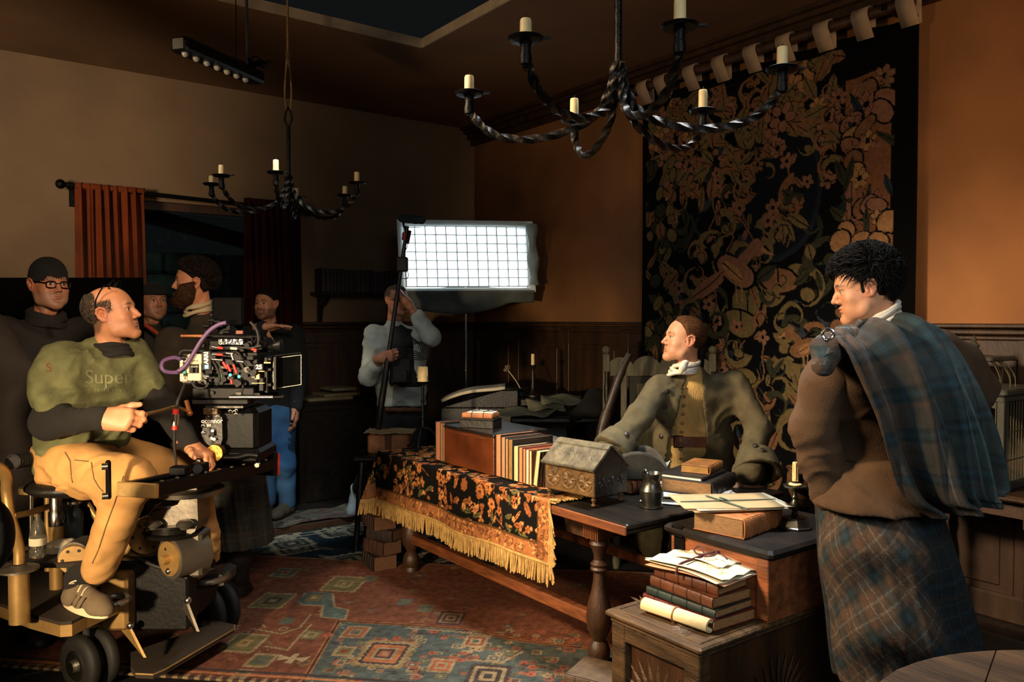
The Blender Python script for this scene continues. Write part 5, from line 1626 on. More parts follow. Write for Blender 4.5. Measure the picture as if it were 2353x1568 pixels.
def sq(c, x, y, r, cols_, jag=0.0, asp=1.0, rot=0.0):
    for k, col in enumerate(cols_):
        q = r * (1 - k / len(cols_)); n = 12
        pts = []
        for s in range(4):
            for t in range(n):
                u = -1 + 2 * t / n; j = jag * (t % 2) * (1 if k % 2 == 0 else .6)
                a, b = [(u, -1 - j), (1 + j, u), (-u, 1 + j), (-1 - j, -u)][s]
                a, b = max(-1.2, min(1.2, a)), max(-1.2, min(1.2, b))
                cx_, sx_ = math.cos(rot), math.sin(rot)
                pts.append((x + q * (a * cx_ - b * sx_) * asp, y + q * (a * sx_ + b * cx_)))
        c.poly(pts, col)


def paint_red(c, uv):
    rr = random.Random(3)
    c.c[:] = lin('#71402e')
    for i in range(330):                                    # small scattered motifs on the red field
        x, y = rr.uniform(0, c.W), rr.uniform(0, c.H); k = rr.random(); s = rr.uniform(.012, .032)
        if k < .3: sq(c, x, y, s, [rr.choice([OLV, CREAM, TEALR, lin('#54281e')]), RED, rr.choice([CREAM, BLUE])], .2, 1, rr.choice([0, .78]))
        elif k < .6: c.line([(x, y), (x + s, y), (x + s, y + s * .7), (x + 2 * s, y + s * .7)], .006, rr.choice([CREAM, OLV, lin('#54281e'), lin('#94573a')]))
        else: c.line([(x, y), (x + s, y + s), (x + 2 * s, y)], .009, rr.choice([lin('#54281e'), lin('#94573a'), OLV]))
    pw = [(690, 1580), (779, 1427), (1064, 1446), (1198, 1474), (1330, 1490), (1500, 1500), (1500, 1640), (690, 1640)]
    P_ = [uv(*q) for q in pw]
    c.poly(P_, lin('#3d5350')); c.line(P_ + [P_[0]], .026, lin('#a0663e')); c.line(P_ + [P_[0]], .012, lin('#3a2418'))
    T_ = [uv(*q) for q in ((690, 1392), (700, 1364), (765, 1366), (768, 1396), (800, 1402), (793, 1424), (738, 1420), (742, 1394))]
    c.poly(T_, TEALR); c.line(T_ + [T_[0]], .014, CREAM)
    for i in range(240):                                    # small motifs on the blue panel
        x, y = uv(rr.uniform(740, 1330), rr.uniform(1450, 1568)); k = rr.random(); s = rr.uniform(.012, .028)
        if k < .35: sq(c, x, y, s, [rr.choice([CREAM, lin('#a0523a'), OLV]), BLUE, rr.choice([CREAM, RED])], .2)
        elif k < .7: c.line([(x, y), (x + s, y), (x + s, y + s), (x - s, y + s)], .008, rr.choice([CREAM, lin('#94573a'), NAV]))
        else: c.flower(x, y, s, 6, rr.choice([CREAM, lin('#a0523a')]), NAV, rr.random())
    for px, py, r, cl_ in ((655, 1319, .15, [OLV, CREAM, BLUE, TEALR, OLV, lin('#b5793c'), NAV]), (791, 1343, .21, [CREAM, OLV, OLV, OLV, lin('#8a8050'), OLV, CREAM]), (627, 1381, .19, [CREAM, OLV, OLV, OLV, NAV, OLV, CREAM]),
                           (722, 1375, .14, [TEALR, BLUE, OLV, OLV, CREAM]), (562, 1479, .17, [CREAM, OLV, OLV, OLV, lin('#9a7a4a'), OLV]), (600, 1519, .115, [CREAM, OLV, TEALR, OLV]), (557, 1550, .07, [CREAM, OLV, TEALR]),
                           (817, 1453, .12, [CREAM, lin('#94573a'), lin('#94573a'), CREAM, TEALR, lin('#94573a')]), (884, 1503, .23, [lin('#8a7048'), CREAM, NAV, lin('#a0603c'), lin('#a0603c'), CREAM, NAV, lin('#a0523a'), CREAM]),
                           (1014, 1531, .11, [CREAM, lin('#a0523a'), CREAM, lin('#a0523a')]), (1093, 1474, .11, [CREAM, RED, CREAM, BLUE]), (1036, 1422, .13, [NAV, lin('#8c6440'), NAV, lin('#8c6440'), NAV]), (979, 1400, .08, [OLV, TEALR, OLV]),
                           (791, 1498, .09, [CREAM, OLV, RED]), (1121, 1555, .18, [NAV, CREAM, NAV, CREAM, NAV]), (850, 1330, .08, [OLV, TEALR]), (930, 1385, .07, [TEALR, OLV]), (660, 1430, .06, [TEALR, OLV]), (700, 1310, .06, [OLV, RED]), (715, 1460, .09, [OLV, CREAM, OLV])):
        x, y = uv(px, py); sq(c, x, y, r * .60, cl_, .10, .80)
    for ln in (((577, 1448), (645, 1460), (688, 1446), (712, 1417)), ((605, 1488), (660, 1496), (684, 1469), (712, 1440)), ((930, 1445), (1030, 1452), (1130, 1462)), ((1085, 1520), (1150, 1526), (1200, 1500))):
        q = [uv(*p) for p in ln]; z_ = []
        for a, b in zip(q[:-1], q[1:]):
            for t in np.linspace(0, 1, 12): z_.append((a[0] + (b[0] - a[0]) * t, a[1] + (b[1] - a[1]) * t + .012 * (len(z_) % 2)))
        c.line(z_, .012, CREAM)
    x, y = uv(672, 1515)                                     # pale hourglass
    for s in (-1, 1): c.poly([(x, y), (x + .075 * s, y + .035), (x + .06 * s, y - .03)], lin('#b09a74'))
    c.poly([(x - .018, y - .05), (x + .018, y - .05), (x + .012, y + .05), (x - .012, y + .05)], lin('#b09a74'))
    for i in range(22):                                      # worn white threads
        x, y = uv(rr.choice([791, 955, 600]) + rr.uniform(-16, 16), rr.choice([1492, 1437]) + rr.uniform(-7, 7)); c.line([(x, y), (x + rr.uniform(-.02, .02), y + rr.uniform(-.02, .02))], .005, lin('#b0a07c'))
    for i in range(int(c.W / .025)):                         # near border of black and cream teeth
        x = i * .025; c.poly([(x, 0), (x + .025, 0), (x + .0125, .04)], NAV if i % 2 else CREAM)
    c.line([(0, .055), (c.W, .055)], .02, lin('#b9754a')); c.line([(0, .085), (c.W, .085)], .018, NAV)
    c.line([(0, c.H - .012), (c.W, c.H - .012)], .016, lin('#9a7a5a'))


e1 = dirv(.99, -.139); e2 = dirv(.139, .99)
far = PZ(600, 1283, .02)
near_l = PZ(400, 1562, .02)
H2 = (far - near_l) @ e2
o_ = far - e2 * H2 - e1 * 1.05; o_[2] = 0
rug('red_rug', 'large worn red and blue oriental rug with square medallions in front of the long table', o_, e1, e2, 3.6, H2, 900, 440, paint_red, z0=.022)


def paint_blue(c, uv):
    rr = random.Random(9); c.c[:] = lin('#26343c')
    CR, CR2 = lin('#9a9078'), lin('#6f6c58')
    for i in range(150):
        x, y = rr.uniform(0, c.W), rr.uniform(0, c.H); k = rr.random(); s = rr.uniform(.05, .12)
        if k < .3: sq(c, x, y, s, [CR, NAV, CR2, NAV, CR], .2, 1.3)
        elif k < .6: c.leaf(x, y, s * 2.4, s * .35, rr.uniform(0, 3), rr.choice([CR, CR2]), NAV)
        elif k < .8: c.line([(x, y), (x + s, y + s * .3), (x + 2 * s, y)], .03, rr.choice([CR, CR2]))
        else: c.flower(x, y, s * .8, 6, rr.choice([CR, lin('#7a5a50')]), NAV, 0)
    for y in (c.H - .05, c.H - .11): c.line([(0, y), (c.W, y)], .02, CR)


rug('blue_rug', 'blue and cream patterned rug behind the red rug', np.array([.2, 4.15, 0]), (1, 0, 0), (0, 1, 0), 3.2, 1.34, 300, 150, paint_blue, z0=.0105, wob=.001)


def paint_grey(c, uv):
    rr = random.Random(4); c.c[:] = lin('#6c665a')
    for i in range(70):
        x, y = rr.uniform(0, c.W), rr.uniform(0, c.H)
        c.leaf(x, y, .2, .03, rr.uniform(0, 3), rr.choice([lin('#4a4a40'), lin('#847a68'), lin('#6a5450')]), None)


rug('grey_rug', 'faded grey-pink rug along the raised platform edge', np.array([.4, 5.54, 0]), (1, 0, 0), (0, 1, 0), 2.6, .34, 200, 36, paint_grey, z0=.061, wob=.008, edge=.05)

# ================================================================ camera dolly
gold_m = mat('bronze_painted_metal', '#a98650', 0.42, 0.55, var=0.2, scale=10, bump=0.06)
alu = mat('cast_aluminium', '#7d766a', 0.42, 0.8, var=0.2, scale=10, bump=0.08)
blk = mat('black_camera_metal', '#0b0b0b', 0.42, 0.0, var=0.3, scale=30, bump=0.05, spec=.14)
blkm = mat('black_matte', '#14120f', 0.65, 0.0, var=0.4, scale=10, bump=0.1)
rubber = mat('tyre_rubber', '#17140f', 0.7, var=0.3, scale=20, bump=0.1)
deckm = mat('grip_deck', '#2c2013', 0.8, var=0.3, scale=6, bump=0.3, bscale=300)
steel = mat('bright_steel', '#c9c2b4', 0.25, 1.0, var=0.1, scale=20, bump=0.04)
cream_m = mat('cream_module', '#c9c0a0', 0.5, var=0.1)
redm = mat('red_plastic', '#b8281c', 0.4, var=0.1)


def pbx(m_, x0, y0, x1, y1, d, t, bev=.004, ax=None):
    """box whose near face covers a rectangle seen at depth d; t = real thickness away from the viewer"""
    s = d / F; c = P((x0 + x1) / 2, (y0 + y1) / 2, d) + FH * t / 2
    return m_.box(c, (abs(x1 - x0) * s, t, abs(y1 - y0) * s), RT if ax is None else ax, FH if ax is None else np.cross(UPW, ax), UPW, bev)


dol = thing('camera_dolly', 'bronze and black camera dolly on rubber wheels carrying the seated operator', 'dolly', V(-1.55, 3.5, 0))
ZD = .40
# standing deck (left)
dk_poly = [PZ(-160, 1395, ZD), PZ(0, 1387, ZD), PZ(70, 1412, ZD), PZ(138, 1430, ZD), PZ(165, 1428, ZD), PZ(200, 1410, ZD), PZ(285, 1372, ZD), PZ(300, 1320, ZD), PZ(-160, 1300, ZD)]
MB().prism([p - UPW * .012 for p in dk_poly], UPW * .012).build('deck', deckm, dol)
ctr = np.mean(dk_poly, 0)
MB().prism([ctr + (p - ctr) * 1.004 - UPW * .058 for p in dk_poly], UPW * .045).build('deck_edge', gold_m, dol)
# main body
body = MB()
pbx(body, 262, 1290, 432, 1452, 3.35, .10, .01); pbx(body, 280, 1330, 432, 1440, 3.46, .34, .01)
body.build('chassis', mat('black_chassis', '#0f0d0b', 0.5, 0.3, var=0.4), dol)
m1 = MB(); pbx(m1, 228, 1322, 292, 1452, 3.28, .30, .012); m1.build('side_housing', gold_m, dol)
# cheek plates with discs
ck = [P(x, y, 3.42) for x, y in ((262, 1215), (330, 1190), (372, 1225), (402, 1300), (352, 1292), (286, 1290))]
MB().prism(ck, FH * .05).build('cheek_plate', gold_m, dol)
for px, py, r, d in ((338, 1232, .075, 3.40), (170, 1285, .055, 3.18)):
    c = P(px, py, d); ax = -nrm(dirv(-.35, 1))
    MB().cyl(c - ax * .03, c + ax * .012, r, 28).build('disc', gold_m, dol, True)
    for k in range(6):
        a = k * 1.047; u, v, _ = frame(ax); q = c + (u * math.cos(a) + v * math.sin(a)) * r * .72 + ax * .012
        MB().cyl(q, q + ax * .004, .006, 8).build('bolt', blkm, dol, True)
c = P(170, 1285, 3.20); MB().cyl(c + FH * .0, c + FH * .10, .068, 24).build('hub_ring', alu, dol, True)
# arm joint cylinder, post, L bracket
ax = nrm(dirv(-.55, -.84)); c = P(398, 1282, 3.24)
MB().cyl(c - ax * .13, c + ax * .015, .084, 30).build('arm_joint', alu, dol, True)
MB().cyl(c + ax * .013, c + ax * .022, .070, 28).cyl(c + ax * .02, c + ax * .05, .018, 10).build('joint_face', gold_m, dol, True)
k_ = c + ax * .02 - UPW * .05; MB().cyl(k_, k_ + dirv(.9, -.2, .1) * .07, .008, 8).ball(k_, .014).build('locking_lever', steel, dol, True)
br = [P(x, y, 3.24) for x, y in ((428, 1120), (452, 1120), (455, 1200), (448, 1222), (432, 1232), (362, 1232), (345, 1205), (350, 1178), (385, 1168), (408, 1160), (416, 1146))]
MB().prism(br, FH * .13).build('l_bracket', alu, dol)
c = P(372, 1172, 3.23); MB().torus(c + FH * .05, UPW + FH * .2, .042, .010, 22, 8).build('bracket_ring', alu, dol, True)
m1 = MB(); pbx(m1, 428, 1225, 462, 1330, 3.27, .12, .012); m1.build('post', alu, dol)
c = P(398, 1215, 3.30)
MB().lathe(c - UPW * .03, [(.09, 0), (.115, .008), (.118, .022), (.10, .028), (.10, .045), (.11, .05), (.11, .06)], n=32).build('pan_bearing', mat('dark_steel', '#3a3833', 0.3, 0.9, var=0.2), dol, True)
for px in (352, 425):
    c = P(px, 1205, 3.20); MB().lathe(c - UPW * .02, [(.018, 0), (.022, .01), (.032, .012), (.036, .02), (.024, .034), (.016, .036)], n=18).build('levelling_knob', alu, dol, True)
c = P(386, 1250, 3.24); MB().cyl(c - UPW * .02, c + UPW * .05, .009, 10).ball(c - UPW * .02, .014).build('plunger', steel, dol, True)
c = P(432, 1128, 3.30); MB().lathe(c - UPW * .012, [(.10, 0), (.142, .004), (.145, .022), (.13, .028)], n=36).build('riser_plate', alu, dol, True)
# steering plates at the back right
for px, py, rx, z_ in ((436, 1318, .07, 0), (478, 1326, .085, -.0)):
    c = P(px, py, 3.62); MB().torus(c, UPW, rx, .014, 26, 8).build('steering_ring', alu, dol, True)
st_ = [P(x, y, 3.60) for x, y in ((402, 1338), (500, 1318), (516, 1326), (514, 1346), (410, 1362))]
MB().prism(st_, FH * .16).build('steering_arm', mat('dark_alu', '#4a4640', 0.45, 0.7, var=0.2), dol)


def wheel(c, ax, r, w, hub_m, label=None):
    ax = nrm(ax)
    wt = MB().lathe(c - ax * w / 2, [(r * .55, 0), (r * .80, -.002), (r * .94, .006), (r, .016), (r, w - .016), (r * .94, w - .006), (r * .80, w + .002), (r * .55, w)], ax, 36).build('tyre', rubber, dol, True)
    MB().lathe(c - ax * w * .50, [(r * .30, -.004), (r * .45, -.006), (r * .56, .002), (r * .56, w - .002), (r * .45, w + .006), (r * .30, w + .004)], ax, 28).build('rim', hub_m, wt, True)
    MB().cyl(c - ax * (w * .5 + .022), c + ax * (w * .5 + .022), r * .22, 18).build('hub_cap', hub_m, wt, True)
    return wt


wc = PZ(205, 1585, 0) * [1, 1, 0] + UPW * .122; wax = nrm(dirv(-.5, -.87))
wheel(wc + wax * .035, wax, .12, .052, steel); wheel(wc - wax * .05, wax, .12, .052, alu)
MB().lathe((wc[0], wc[1], .275), [(.030, 0), (.066, .004), (.066, .052), (.058, .056), (.02, .058)], n=24).build('castor_cap', gold_m, dol, True)
MB().box((wc[0], wc[1], .20), (.03, .05, .17), RT, FH, UPW, .006).build('castor_fork', blkm, dol)
wc = PZ(490, 1462, 0) * [1, 1, 0] + UPW * .132
wheel(wc + wax * .04, wax, .13, .05, blk); wheel(wc - wax * .045, wax, .13, .05, blk)
MB().box(wc + UPW * .10, (.05, .06, .16), RT, FH, UPW, .008).build('castor_fork', blkm, dol)
wc = PZ(205, 1440, 0) * [1, 1, 0] + UPW * .132
wheel(wc, wax, .13, .05, blk)
# low side board and gussets
ZB = .125
lb_ = [PZ(300, 1530, ZB), PZ(312, 1548, ZB), PZ(352, 1550, ZB), PZ(380, 1538, ZB), PZ(538, 1446, ZB), PZ(540, 1436, ZB), PZ(505, 1428, ZB), PZ(300, 1500, ZB)]
MB().prism([p - UPW * .02 for p in lb_], UPW * .02).build('side_board', deckm, dol)
MB().tube([p - UPW * .002 for p in lb_[1:6]], .004, 6).build('board_edge', gold_m, dol, True)
for (a, b, c3, mt_) in (((292, 1436), (330, 1512), (276, 1446), gold_m), ((424, 1378), (452, 1452), (420, 1400), alu)):
    g = [P(*a, 3.30), P(*b, 3.24), P(*c3, 3.34)]
    MB().prism(g, RT * .012).build('gusset', mt_, dol)
    MB().ball(P(a[0] + 8, a[1] + 2, 3.28), .016, 10, 6).build('gusset_bolt', steel, dol, True)
m1 = MB(); m1.torus(P(262, 1380, 3.16), UPW, .055, .012, 22, 8); m1.build('tow_ring', alu, dol, True)
# small strap of cable
tag(MB().tube(spline([P(330, 1222, 3.3), P(345, 1180, 3.25), P(372, 1155, 3.25), P(396, 1146, 3.3)], 14), .003, 6).build('thin_cable', steel, dol, True))
tag(MB().tube(spline([P(318, 1282, 3.33), P(352, 1300, 3.3), P(392, 1312, 3.3), P(430, 1330, 3.3)], 14), .008, 6).build('cable', blkm, dol, True))
# seat post, seat and push bars
b0 = PZ(131, 1352, ZD)
MB().cyl(b0, b0 + UPW * .27, .029, 20).build('seat_post', gold_m, dol, True)
MB().lathe(b0 + UPW * .27, [(.030, 0), (.031, .01), (.031, .06), (.027, .065), (.027, .14), (.022, .145), (.022, .18)], n=20).torus(b0 + UPW * .31 + RT * .004, FH, .036, .006, 18, 6).build('post_collar', steel, dol, True)
hdl = P(119, 1156, (b0 - EYE) @ FW - .05)
for s in (-1, 1): MB().tube(spline([b0 + UPW * .44 + RT * .03 * s, b0 + UPW * .42 + RT * .034 * s, b0 + UPW * .39 + RT * .028 * s], 6), .008, 8).build('clamp_lug', steel, dol, True)
sc0_ = P(185, 1112, 3.22)
seat = SDF().ell(sc0_ + UPW * -.0, (.20, .17, .045), None, .03)
v_, q_ = seat.mesh(.012); mkmesh('seat', v_, None, mat('black_vinyl', '#15110d', 0.5, var=0.2, bump=0.1), dol, True, quads=q_)
MB().cyl(b0 + UPW * .44, sc0_ - UPW * .03, .02, 12).build('seat_arm', gold_m, dol, True)


def pipe(name, pts, r, mt_=gold_m, n=24): return MB().tube(spline([P(*p) for p in pts], n), r, 10).build(name, mt_, dol, True)


pipe('push_bar', [(-40, 1060, 2.9), (0, 1076, 2.95), (14, 1098, 2.98), (15, 1130, 3.0), (22, 1180, 3.0), (34, 1220, 3.0), (43, 1260, 3.02), (44, 1296, 3.02)], .020)
pb0 = P(43, 1300, 3.02)
MB().lathe(pb0 - UPW * .018, [(.07, 0), (.07, .008), (.03, .016), (.024, .022)], n=24).build('bar_flange', alu, dol, True)
MB().cyl((pb0[0], pb0[1], ZD), pb0 - UPW * .018, .036, 18).build('bar_socket', gold_m, dol, True)
pipe('cross_bar', [(30, 1186, 3.0), (70, 1178, 3.1), (110, 1165, 3.25)], .012)
pipe('rear_post', [(108, 1085, 3.4), (110, 1200, 3.4), (112, 1312, 3.4)], .017)
tbt = P(70, 1250, 3.3); pipe('brake_rod', [(71, 1128, 3.3), (71, 1190, 3.3), (71, 1300, 3.3)], .008, steel)
MB().cyl(P(71, 1126, 3.3) - UPW * .012, P(71, 1126, 3.3) + UPW * .012, .045, 20).build('brake_knob', gold_m, dol, True)
pipe('diagonal_tube', [(190, 1140, 3.5), (215, 1180, 3.5), (240, 1220, 3.5)], .014)
MB().cyl(P(28, 1062, 3.0), P(88, 1054, 3.2), .024, 14).build('hand_grip', rubber, dol, True)
grp = MB()
for i in range(9): grp.torus(P(30 + i * 6.4, 1061.6 - i * .9, 3.0 + i * .022), P(88, 1054, 3.2) - P(28, 1062, 3.0), .025, .004, 14, 5)
grp.build('grip_ring', rubber, dol, True)
# slider beam on top of the arm
s0, s1 = P(318, 1126, 2.84), P(604, 1066, 3.62)
u = nrm(s1 - s0); v = nrm(np.cross(UPW, u)); up2 = np.cross(u, v); Ls = np.linalg.norm(s1 - s0)
for k in (-1, 1): MB().box((s0 + s1) / 2 + v * .055 * k, (Ls, .035, .05), u, v, up2, .006).build('slider_rail', blk, dol)
MB().box((s0 + s1) / 2 - up2 * .012, (Ls, .10, .018), u, v, up2).build('slider_web', blk, dol)
MB().box(s0 - u * .004, (.02, .165, .052), u, v, up2, .003).build('end_plate', mat('pale_end_plate', '#c9a56a', 0.35, 0.6, var=0.1), dol)
MB().box(s0 - u * .03 + v * .10 + UPW * .035, (.022, .016, .14), u, v, UPW, .006).build('end_lever', blk, dol)
for z_ in (-.02, .085): c = s0 - u * .045 + v * .10 + UPW * z_; MB().cyl(c - v * .012 - FH * .0, c + dirv(-.5, -.85) * .012, .012, 12).build('lever_bolt', steel, dol, True)
for i in range(9):
    c = s0 + u * Ls * (i + .6) / 9.4 - v * .055 + up2 * .026
    MB().cyl(c, c + up2 * .004, .008, 8).build('rail_screw', steel, dol, True)
MB().box(s1 + up2 * .005 - u * .01, (.03, .15, .11), u, v, up2, .006).build('end_block', blk, dol)
MB().box(s1 + v * .0 - v * .07 + up2 * .0 + u * .007, (.01, .02, .10), u, v, up2, .003).build('red_end_tab', redm, dol)
m1 = MB(); pbx(m1, 438, 1066, 470, 1092, 3.12, .05); m1.cyl(P(454, 1078, 3.12), P(454, 1078, 3.09), .018, 14); m1.build('slider_clamp', blk, dol)
m1 = MB(); pbx(m1, 388, 1074, 426, 1094, 3.0, .05); m1.build('slider_clamp', blk, dol)
# fluid head
hd_ = [P(x, y, 3.36) for x, y in ((470, 962), (482, 950), (500, 948), (510, 960), (511, 1010), (504, 1030), (488, 1036), (468, 1022), (463, 1000))]
MB().prism(hd_, FH * .035).build('head_side_plate', mat('head_plate', '#1c1813', 0.4, 0.3, var=0.2), dol)
m1 = MB(); pbx(m1, 500, 940, 592, 1040, 3.40, .22, .02); m1.build('head_body', blk, dol)
m1 = MB(); pbx(m1, 478, 1034, 596, 1068, 3.38, .26, .015); m1.build('head_base', blk, dol)
m1 = MB(); pbx(m1, 470, 932, 560, 940, 3.36, .20, .003); m1.build('head_top_plate', mat('grey_plate', '#35332f', 0.35, 0.8), dol)
m1 = MB(); pbx(m1, 466, 938, 500, 954, 3.35, .10, .003); m1.build('head_bracket', mat('head_plate2', '#4a3a22', 0.4, 0.5), dol)
for (x, y, r) in ((477, 959, .006), (499, 959, .006), (466, 980, .006), (466, 996, .006), (480, 943, .005), (488, 943, .005), (529, 946, .006), (538, 948, .007), (543, 944, .005), (542, 953, .006)):
    c = P(x, y, 3.345); MB().torus(c, FH, r, .0018, 12, 5).build('head_screw', steel, dol, True)
for i in range(7):
    c = P(488 + 6 * math.cos(i * .9) * (i % 3), 1000 + 5 * math.sin(i * 1.7) * (i % 2 + 1), 3.34); MB().cyl(c, c + FH * .02, .007, 8).build('head_knob', steel if i % 2 else blkm, dol, True)
lett = mat('white_lettering', '#d8d4c8', 0.6, var=0.02, bump=0)
text_mesh('oconnor', .026, P(487, 968, 3.352), RT, UPW, lett, dol, bold=.0006)
m1 = MB(); pbx(m1, 475, 974, 485, 981, 3.355, .002, 0); m1.build('white_sticker', lett, dol)
c = P(492, 1042, 3.33); MB().cyl(c, c + FH * .04, .035, 22).build('pan_wheel', mat('brass', '#a8803c', 0.3, 0.9), dol, True)
c = P(545, 1052, 3.36); MB().tube(spline([c - RT * .06, c, c + RT * .05 + UPW * .012, c + RT * .09 + UPW * .008], 10), .014, 10).build('drag_lever', blk, dol, True)
for x, y in ((447, 1054), (475, 1046), (525, 1085), (530, 1090), (590, 1070), (455, 1062)):
    c = P(x, y, 3.33); MB().cyl(c, c + FH * .02, .010, 12).build('head_bolt', steel, dol, True)
# pan handle
pipe('pan_handle', [(336, 952, 2.98), (370, 944, 3.1), (404, 936, 3.2), (436, 948, 3.3)], .007, mat('brass_rod', '#b99a62', 0.3, 0.9))
m1 = MB(); m1.cyl(P(428, 922, 3.3), P(436, 950, 3.28), .010, 10).ball(P(436, 950, 3.28), .013); m1.build('tilt_lever', mat('copper_lever', '#a86a40', 0.35, 0.7), dol, True)

# ================================================================ film camera on the head
cam_o = thing('film_camera', 'black film camera rig with cables, cream modules and matte box on the dolly head', 'camera', P(520, 930, 3.45))
D0 = 3.36


def cb_(name, x0, y0, x1, y1, d, t, mt_, bev=.004, lab=None):
    m_ = MB(); pbx(m_, x0, y0, x1, y1, d, t, bev); return m_.build(name, mt_, cam_o, label=lab)


cb_('body', 462, 806, 596, 890, D0, .22, blk, .01)
cb_('base_plate', 440, 890, 585, 918, D0 - .02, .20, blk, .006)
cb_('dovetail', 440, 918, 570, 930, D0, .16, blkm)
cb_('rear_module', 416, 812, 464, 884, D0 - .01, .20, mat('dark_module', '#24211c', 0.5, var=0.2), .006)
cb_('cream_module_upper', 430, 814, 464, 838, D0 - .035, .10, cream_m, .004, 'cream upper module')
cb_('cream_module_lower', 430, 858, 462, 876, D0 - .035, .10, cream_m, .004, 'cream lower module')
for x in (432, 441, 452, 460): cb_('cream_leg', x - 3, 838, x + 2, 858, D0 - .03, .02, cream_m if x in (432, 460) else blkm, .001)
cb_('side_module', 412, 822, 430, 878, D0 - .02, .16, cream_m, .004, 'cream side module with exposed wires')
for i, (x, y, mt_) in enumerate(((421, 826, blkm), (424, 836, blkm), (418, 846, steel), (423, 856, mat('teal_plug', '#2f8a80', .4)), (425, 862, blkm), (420, 870, steel), (417, 830, steel))):
    cb_('plug', x - 4, y - 3, x + 4, y + 3, D0 - .032, .02, mt_, .001)
cb_('transmitter', 463, 807, 485, 852, D0 - .05, .06, blkm, .003)
text_mesh('ARRI', .024, P(474, 823, D0 - .052), UPW, -RT, lett, cam_o, bold=.0012)
text_mesh('ALEXA', .010, P(447, 843, D0 - .037), RT, UPW, lett, cam_o)
text_mesh('Lexus', .013, P(447, 829, D0 - .037), RT, UPW, mat('grey_print', '#6a6454', .6), cam_o)
scr_m = mat('blue_display', '#5aa0c8', 0.3, emit=0.8, ecol='#6ab8e0')
cb_('display', 470, 839, 479, 848, D0 - .052, .003, scr_m, .0005)
# lens and follow focus
la = RT
c = P(570, 862, D0 + .10)
MB().lathe(c, [(.055, 0), (.058, .01), (.058, .05), (.064, .055), (.064, .075), (.060, .078), (.060, .105), (.070, .110), (.070, .13)], la, 32).build('lens', blk, cam_o, True)
for t_ in (.052, .08, .108): MB().torus(c + la * t_, la, .0655, .004, 32, 5).build('focus_gear', blkm, cam_o, True)
cb_('lens_motor', 581, 836, 606, 856, D0 - .03, .08, blk, .004)
text_mesh('25', .026, P(595, 844, D0 - .033), RT, UPW, lett, cam_o, bold=.001)
cb_('brass_motor', 583, 858, 598, 874, D0 - .02, .05, mat('brass2', '#8a6a38', .3, .9), .004)
cb_('follow_focus', 594, 868, 606, 900, D0 - .02, .05, blk, .003)
for y in (853, 880): cb_('motor_rail', 578, y, 608, y + 2, D0 - .03, .02, mat('copper_lever', '#a86a40', .35, .7), .0005)
# matte box
mb = [P(x, y, D0 + .02) for x, y in ((628, 824), (692, 816), (692, 884), (628, 894))]
MB().prism([P(628, 822, D0 - .03), P(634, 820, D0 - .03), P(634, 896, D0 - .03), P(628, 896, D0 - .03)], FH * .26).build('matte_box_frame', blk, cam_o)
MB().prism(mb, FH * .006).build('side_flag', mat('flag_black', '#060606', .9, var=.3, spec=.03), cam_o)
MB().tube([mb[0], mb[1], mb[2], mb[3]], .0022, 5, closed=True).build('flag_rim', mat('flag_rim', '#8a8474', .4, .5), cam_o, True)
MB().prism([P(628, 820, D0 - .02), P(692, 812, D0 + .02), P(692, 812, D0 + .26), P(628, 820, D0 + .22)], UPW * .005).build('top_flag', blk, cam_o)
for y in (826, 850, 885): cb_('matte_box_knob', 614, y - 4, 624, y + 4, D0 - .04, .04, blk, .003)
cb_('matte_box_arm', 606, 820, 616, 905, D0, .10, blk, .004)
cb_('orange_clip', 606, 832, 622, 836, D0 - .04, .01, mat('copper_lever', '#a86a40', .35, .7), .001)
# rods
MB().cyl(P(528, 913, D0 - .04), P(628, 913, D0 - .04), .0085, 12).build('support_rod', steel, cam_o, True)
MB().cyl(P(520, 906, D0 + .1), P(640, 906, D0 + .1), .0085, 12).build('support_rod', blk, cam_o, True)
MB().cyl(P(630, 913, D0 - .04), P(650, 913, D0 - .04), .006, 10).ball(P(650, 913, D0 - .04), .010).build('rod_end', blk, cam_o, True)
MB().cyl(P(416, 772, D0), P(480, 773, D0), .007, 12).build('brass_handle_rod', mat('copper_lever', '#a86a40', .35, .7), cam_o, True)
MB().cyl(P(470, 773, D0), P(600, 776, D0), .0095, 12).build('handle_rod', blk, cam_o, True)
cb_('top_plate', 478, 782, 604, 806, D0, .16, blk, .005)
cb_('accessory_box', 500, 778, 560, 794, D0 - .03, .06, mat('glossy_black', '#0a0c0b', .12, spec=.7), .003)
c = P(507, 788, D0 - .034); MB().torus(c, FH, .007, .0015, 14, 5).build('accessory_emblem', lett, cam_o, True)
cb_('evf_arm', 596, 776, 612, 800, D0, .08, blk, .004)
MB().lathe(P(612, 798, D0 + .02), [(.012, 0), (.016, .02), (.02, .035), (.028, .06), (.030, .065), (.02, .066)], nrm(RT * 1 + UPW * .05), 18).build('viewfinder_eyecup', blk, cam_o, True)
c = P(582, 784, D0 - .02)
for i in range(3): MB().torus(c + RT * .016 * i, RT, .014, .004, 14, 6).build('rosette_joint', blk, cam_o, True)
# monitor and bracket on top
cb_('monitor', 486, 684, 556, 748, D0 + .02, .03, mat('monitor_black', '#070708', .6, var=.3, spec=.03), .004)
for y in (694, 704, 714, 724, 734, 742): cb_('monitor_lug', 483, y - 2, 488, y + 2, D0 + .015, .02, blkm, .001)
cb_('monitor_bracket', 500, 742, 530, 776, D0 + .02, .05, blk, .004)
for x, y in ((487, 737), (500, 740), (506, 752), (475, 750), (520, 764), (478, 762)): MB().cyl(P(x - 7, y, D0 - .0), P(x + 7, y, D0), .008, 12).build('articulating_joint', blk, cam_o, True)
cb_('red_label', 542, 760, 558, 768, D0 - .0, .01, mat('dull_red', '#7a3a2c', .5), .001)
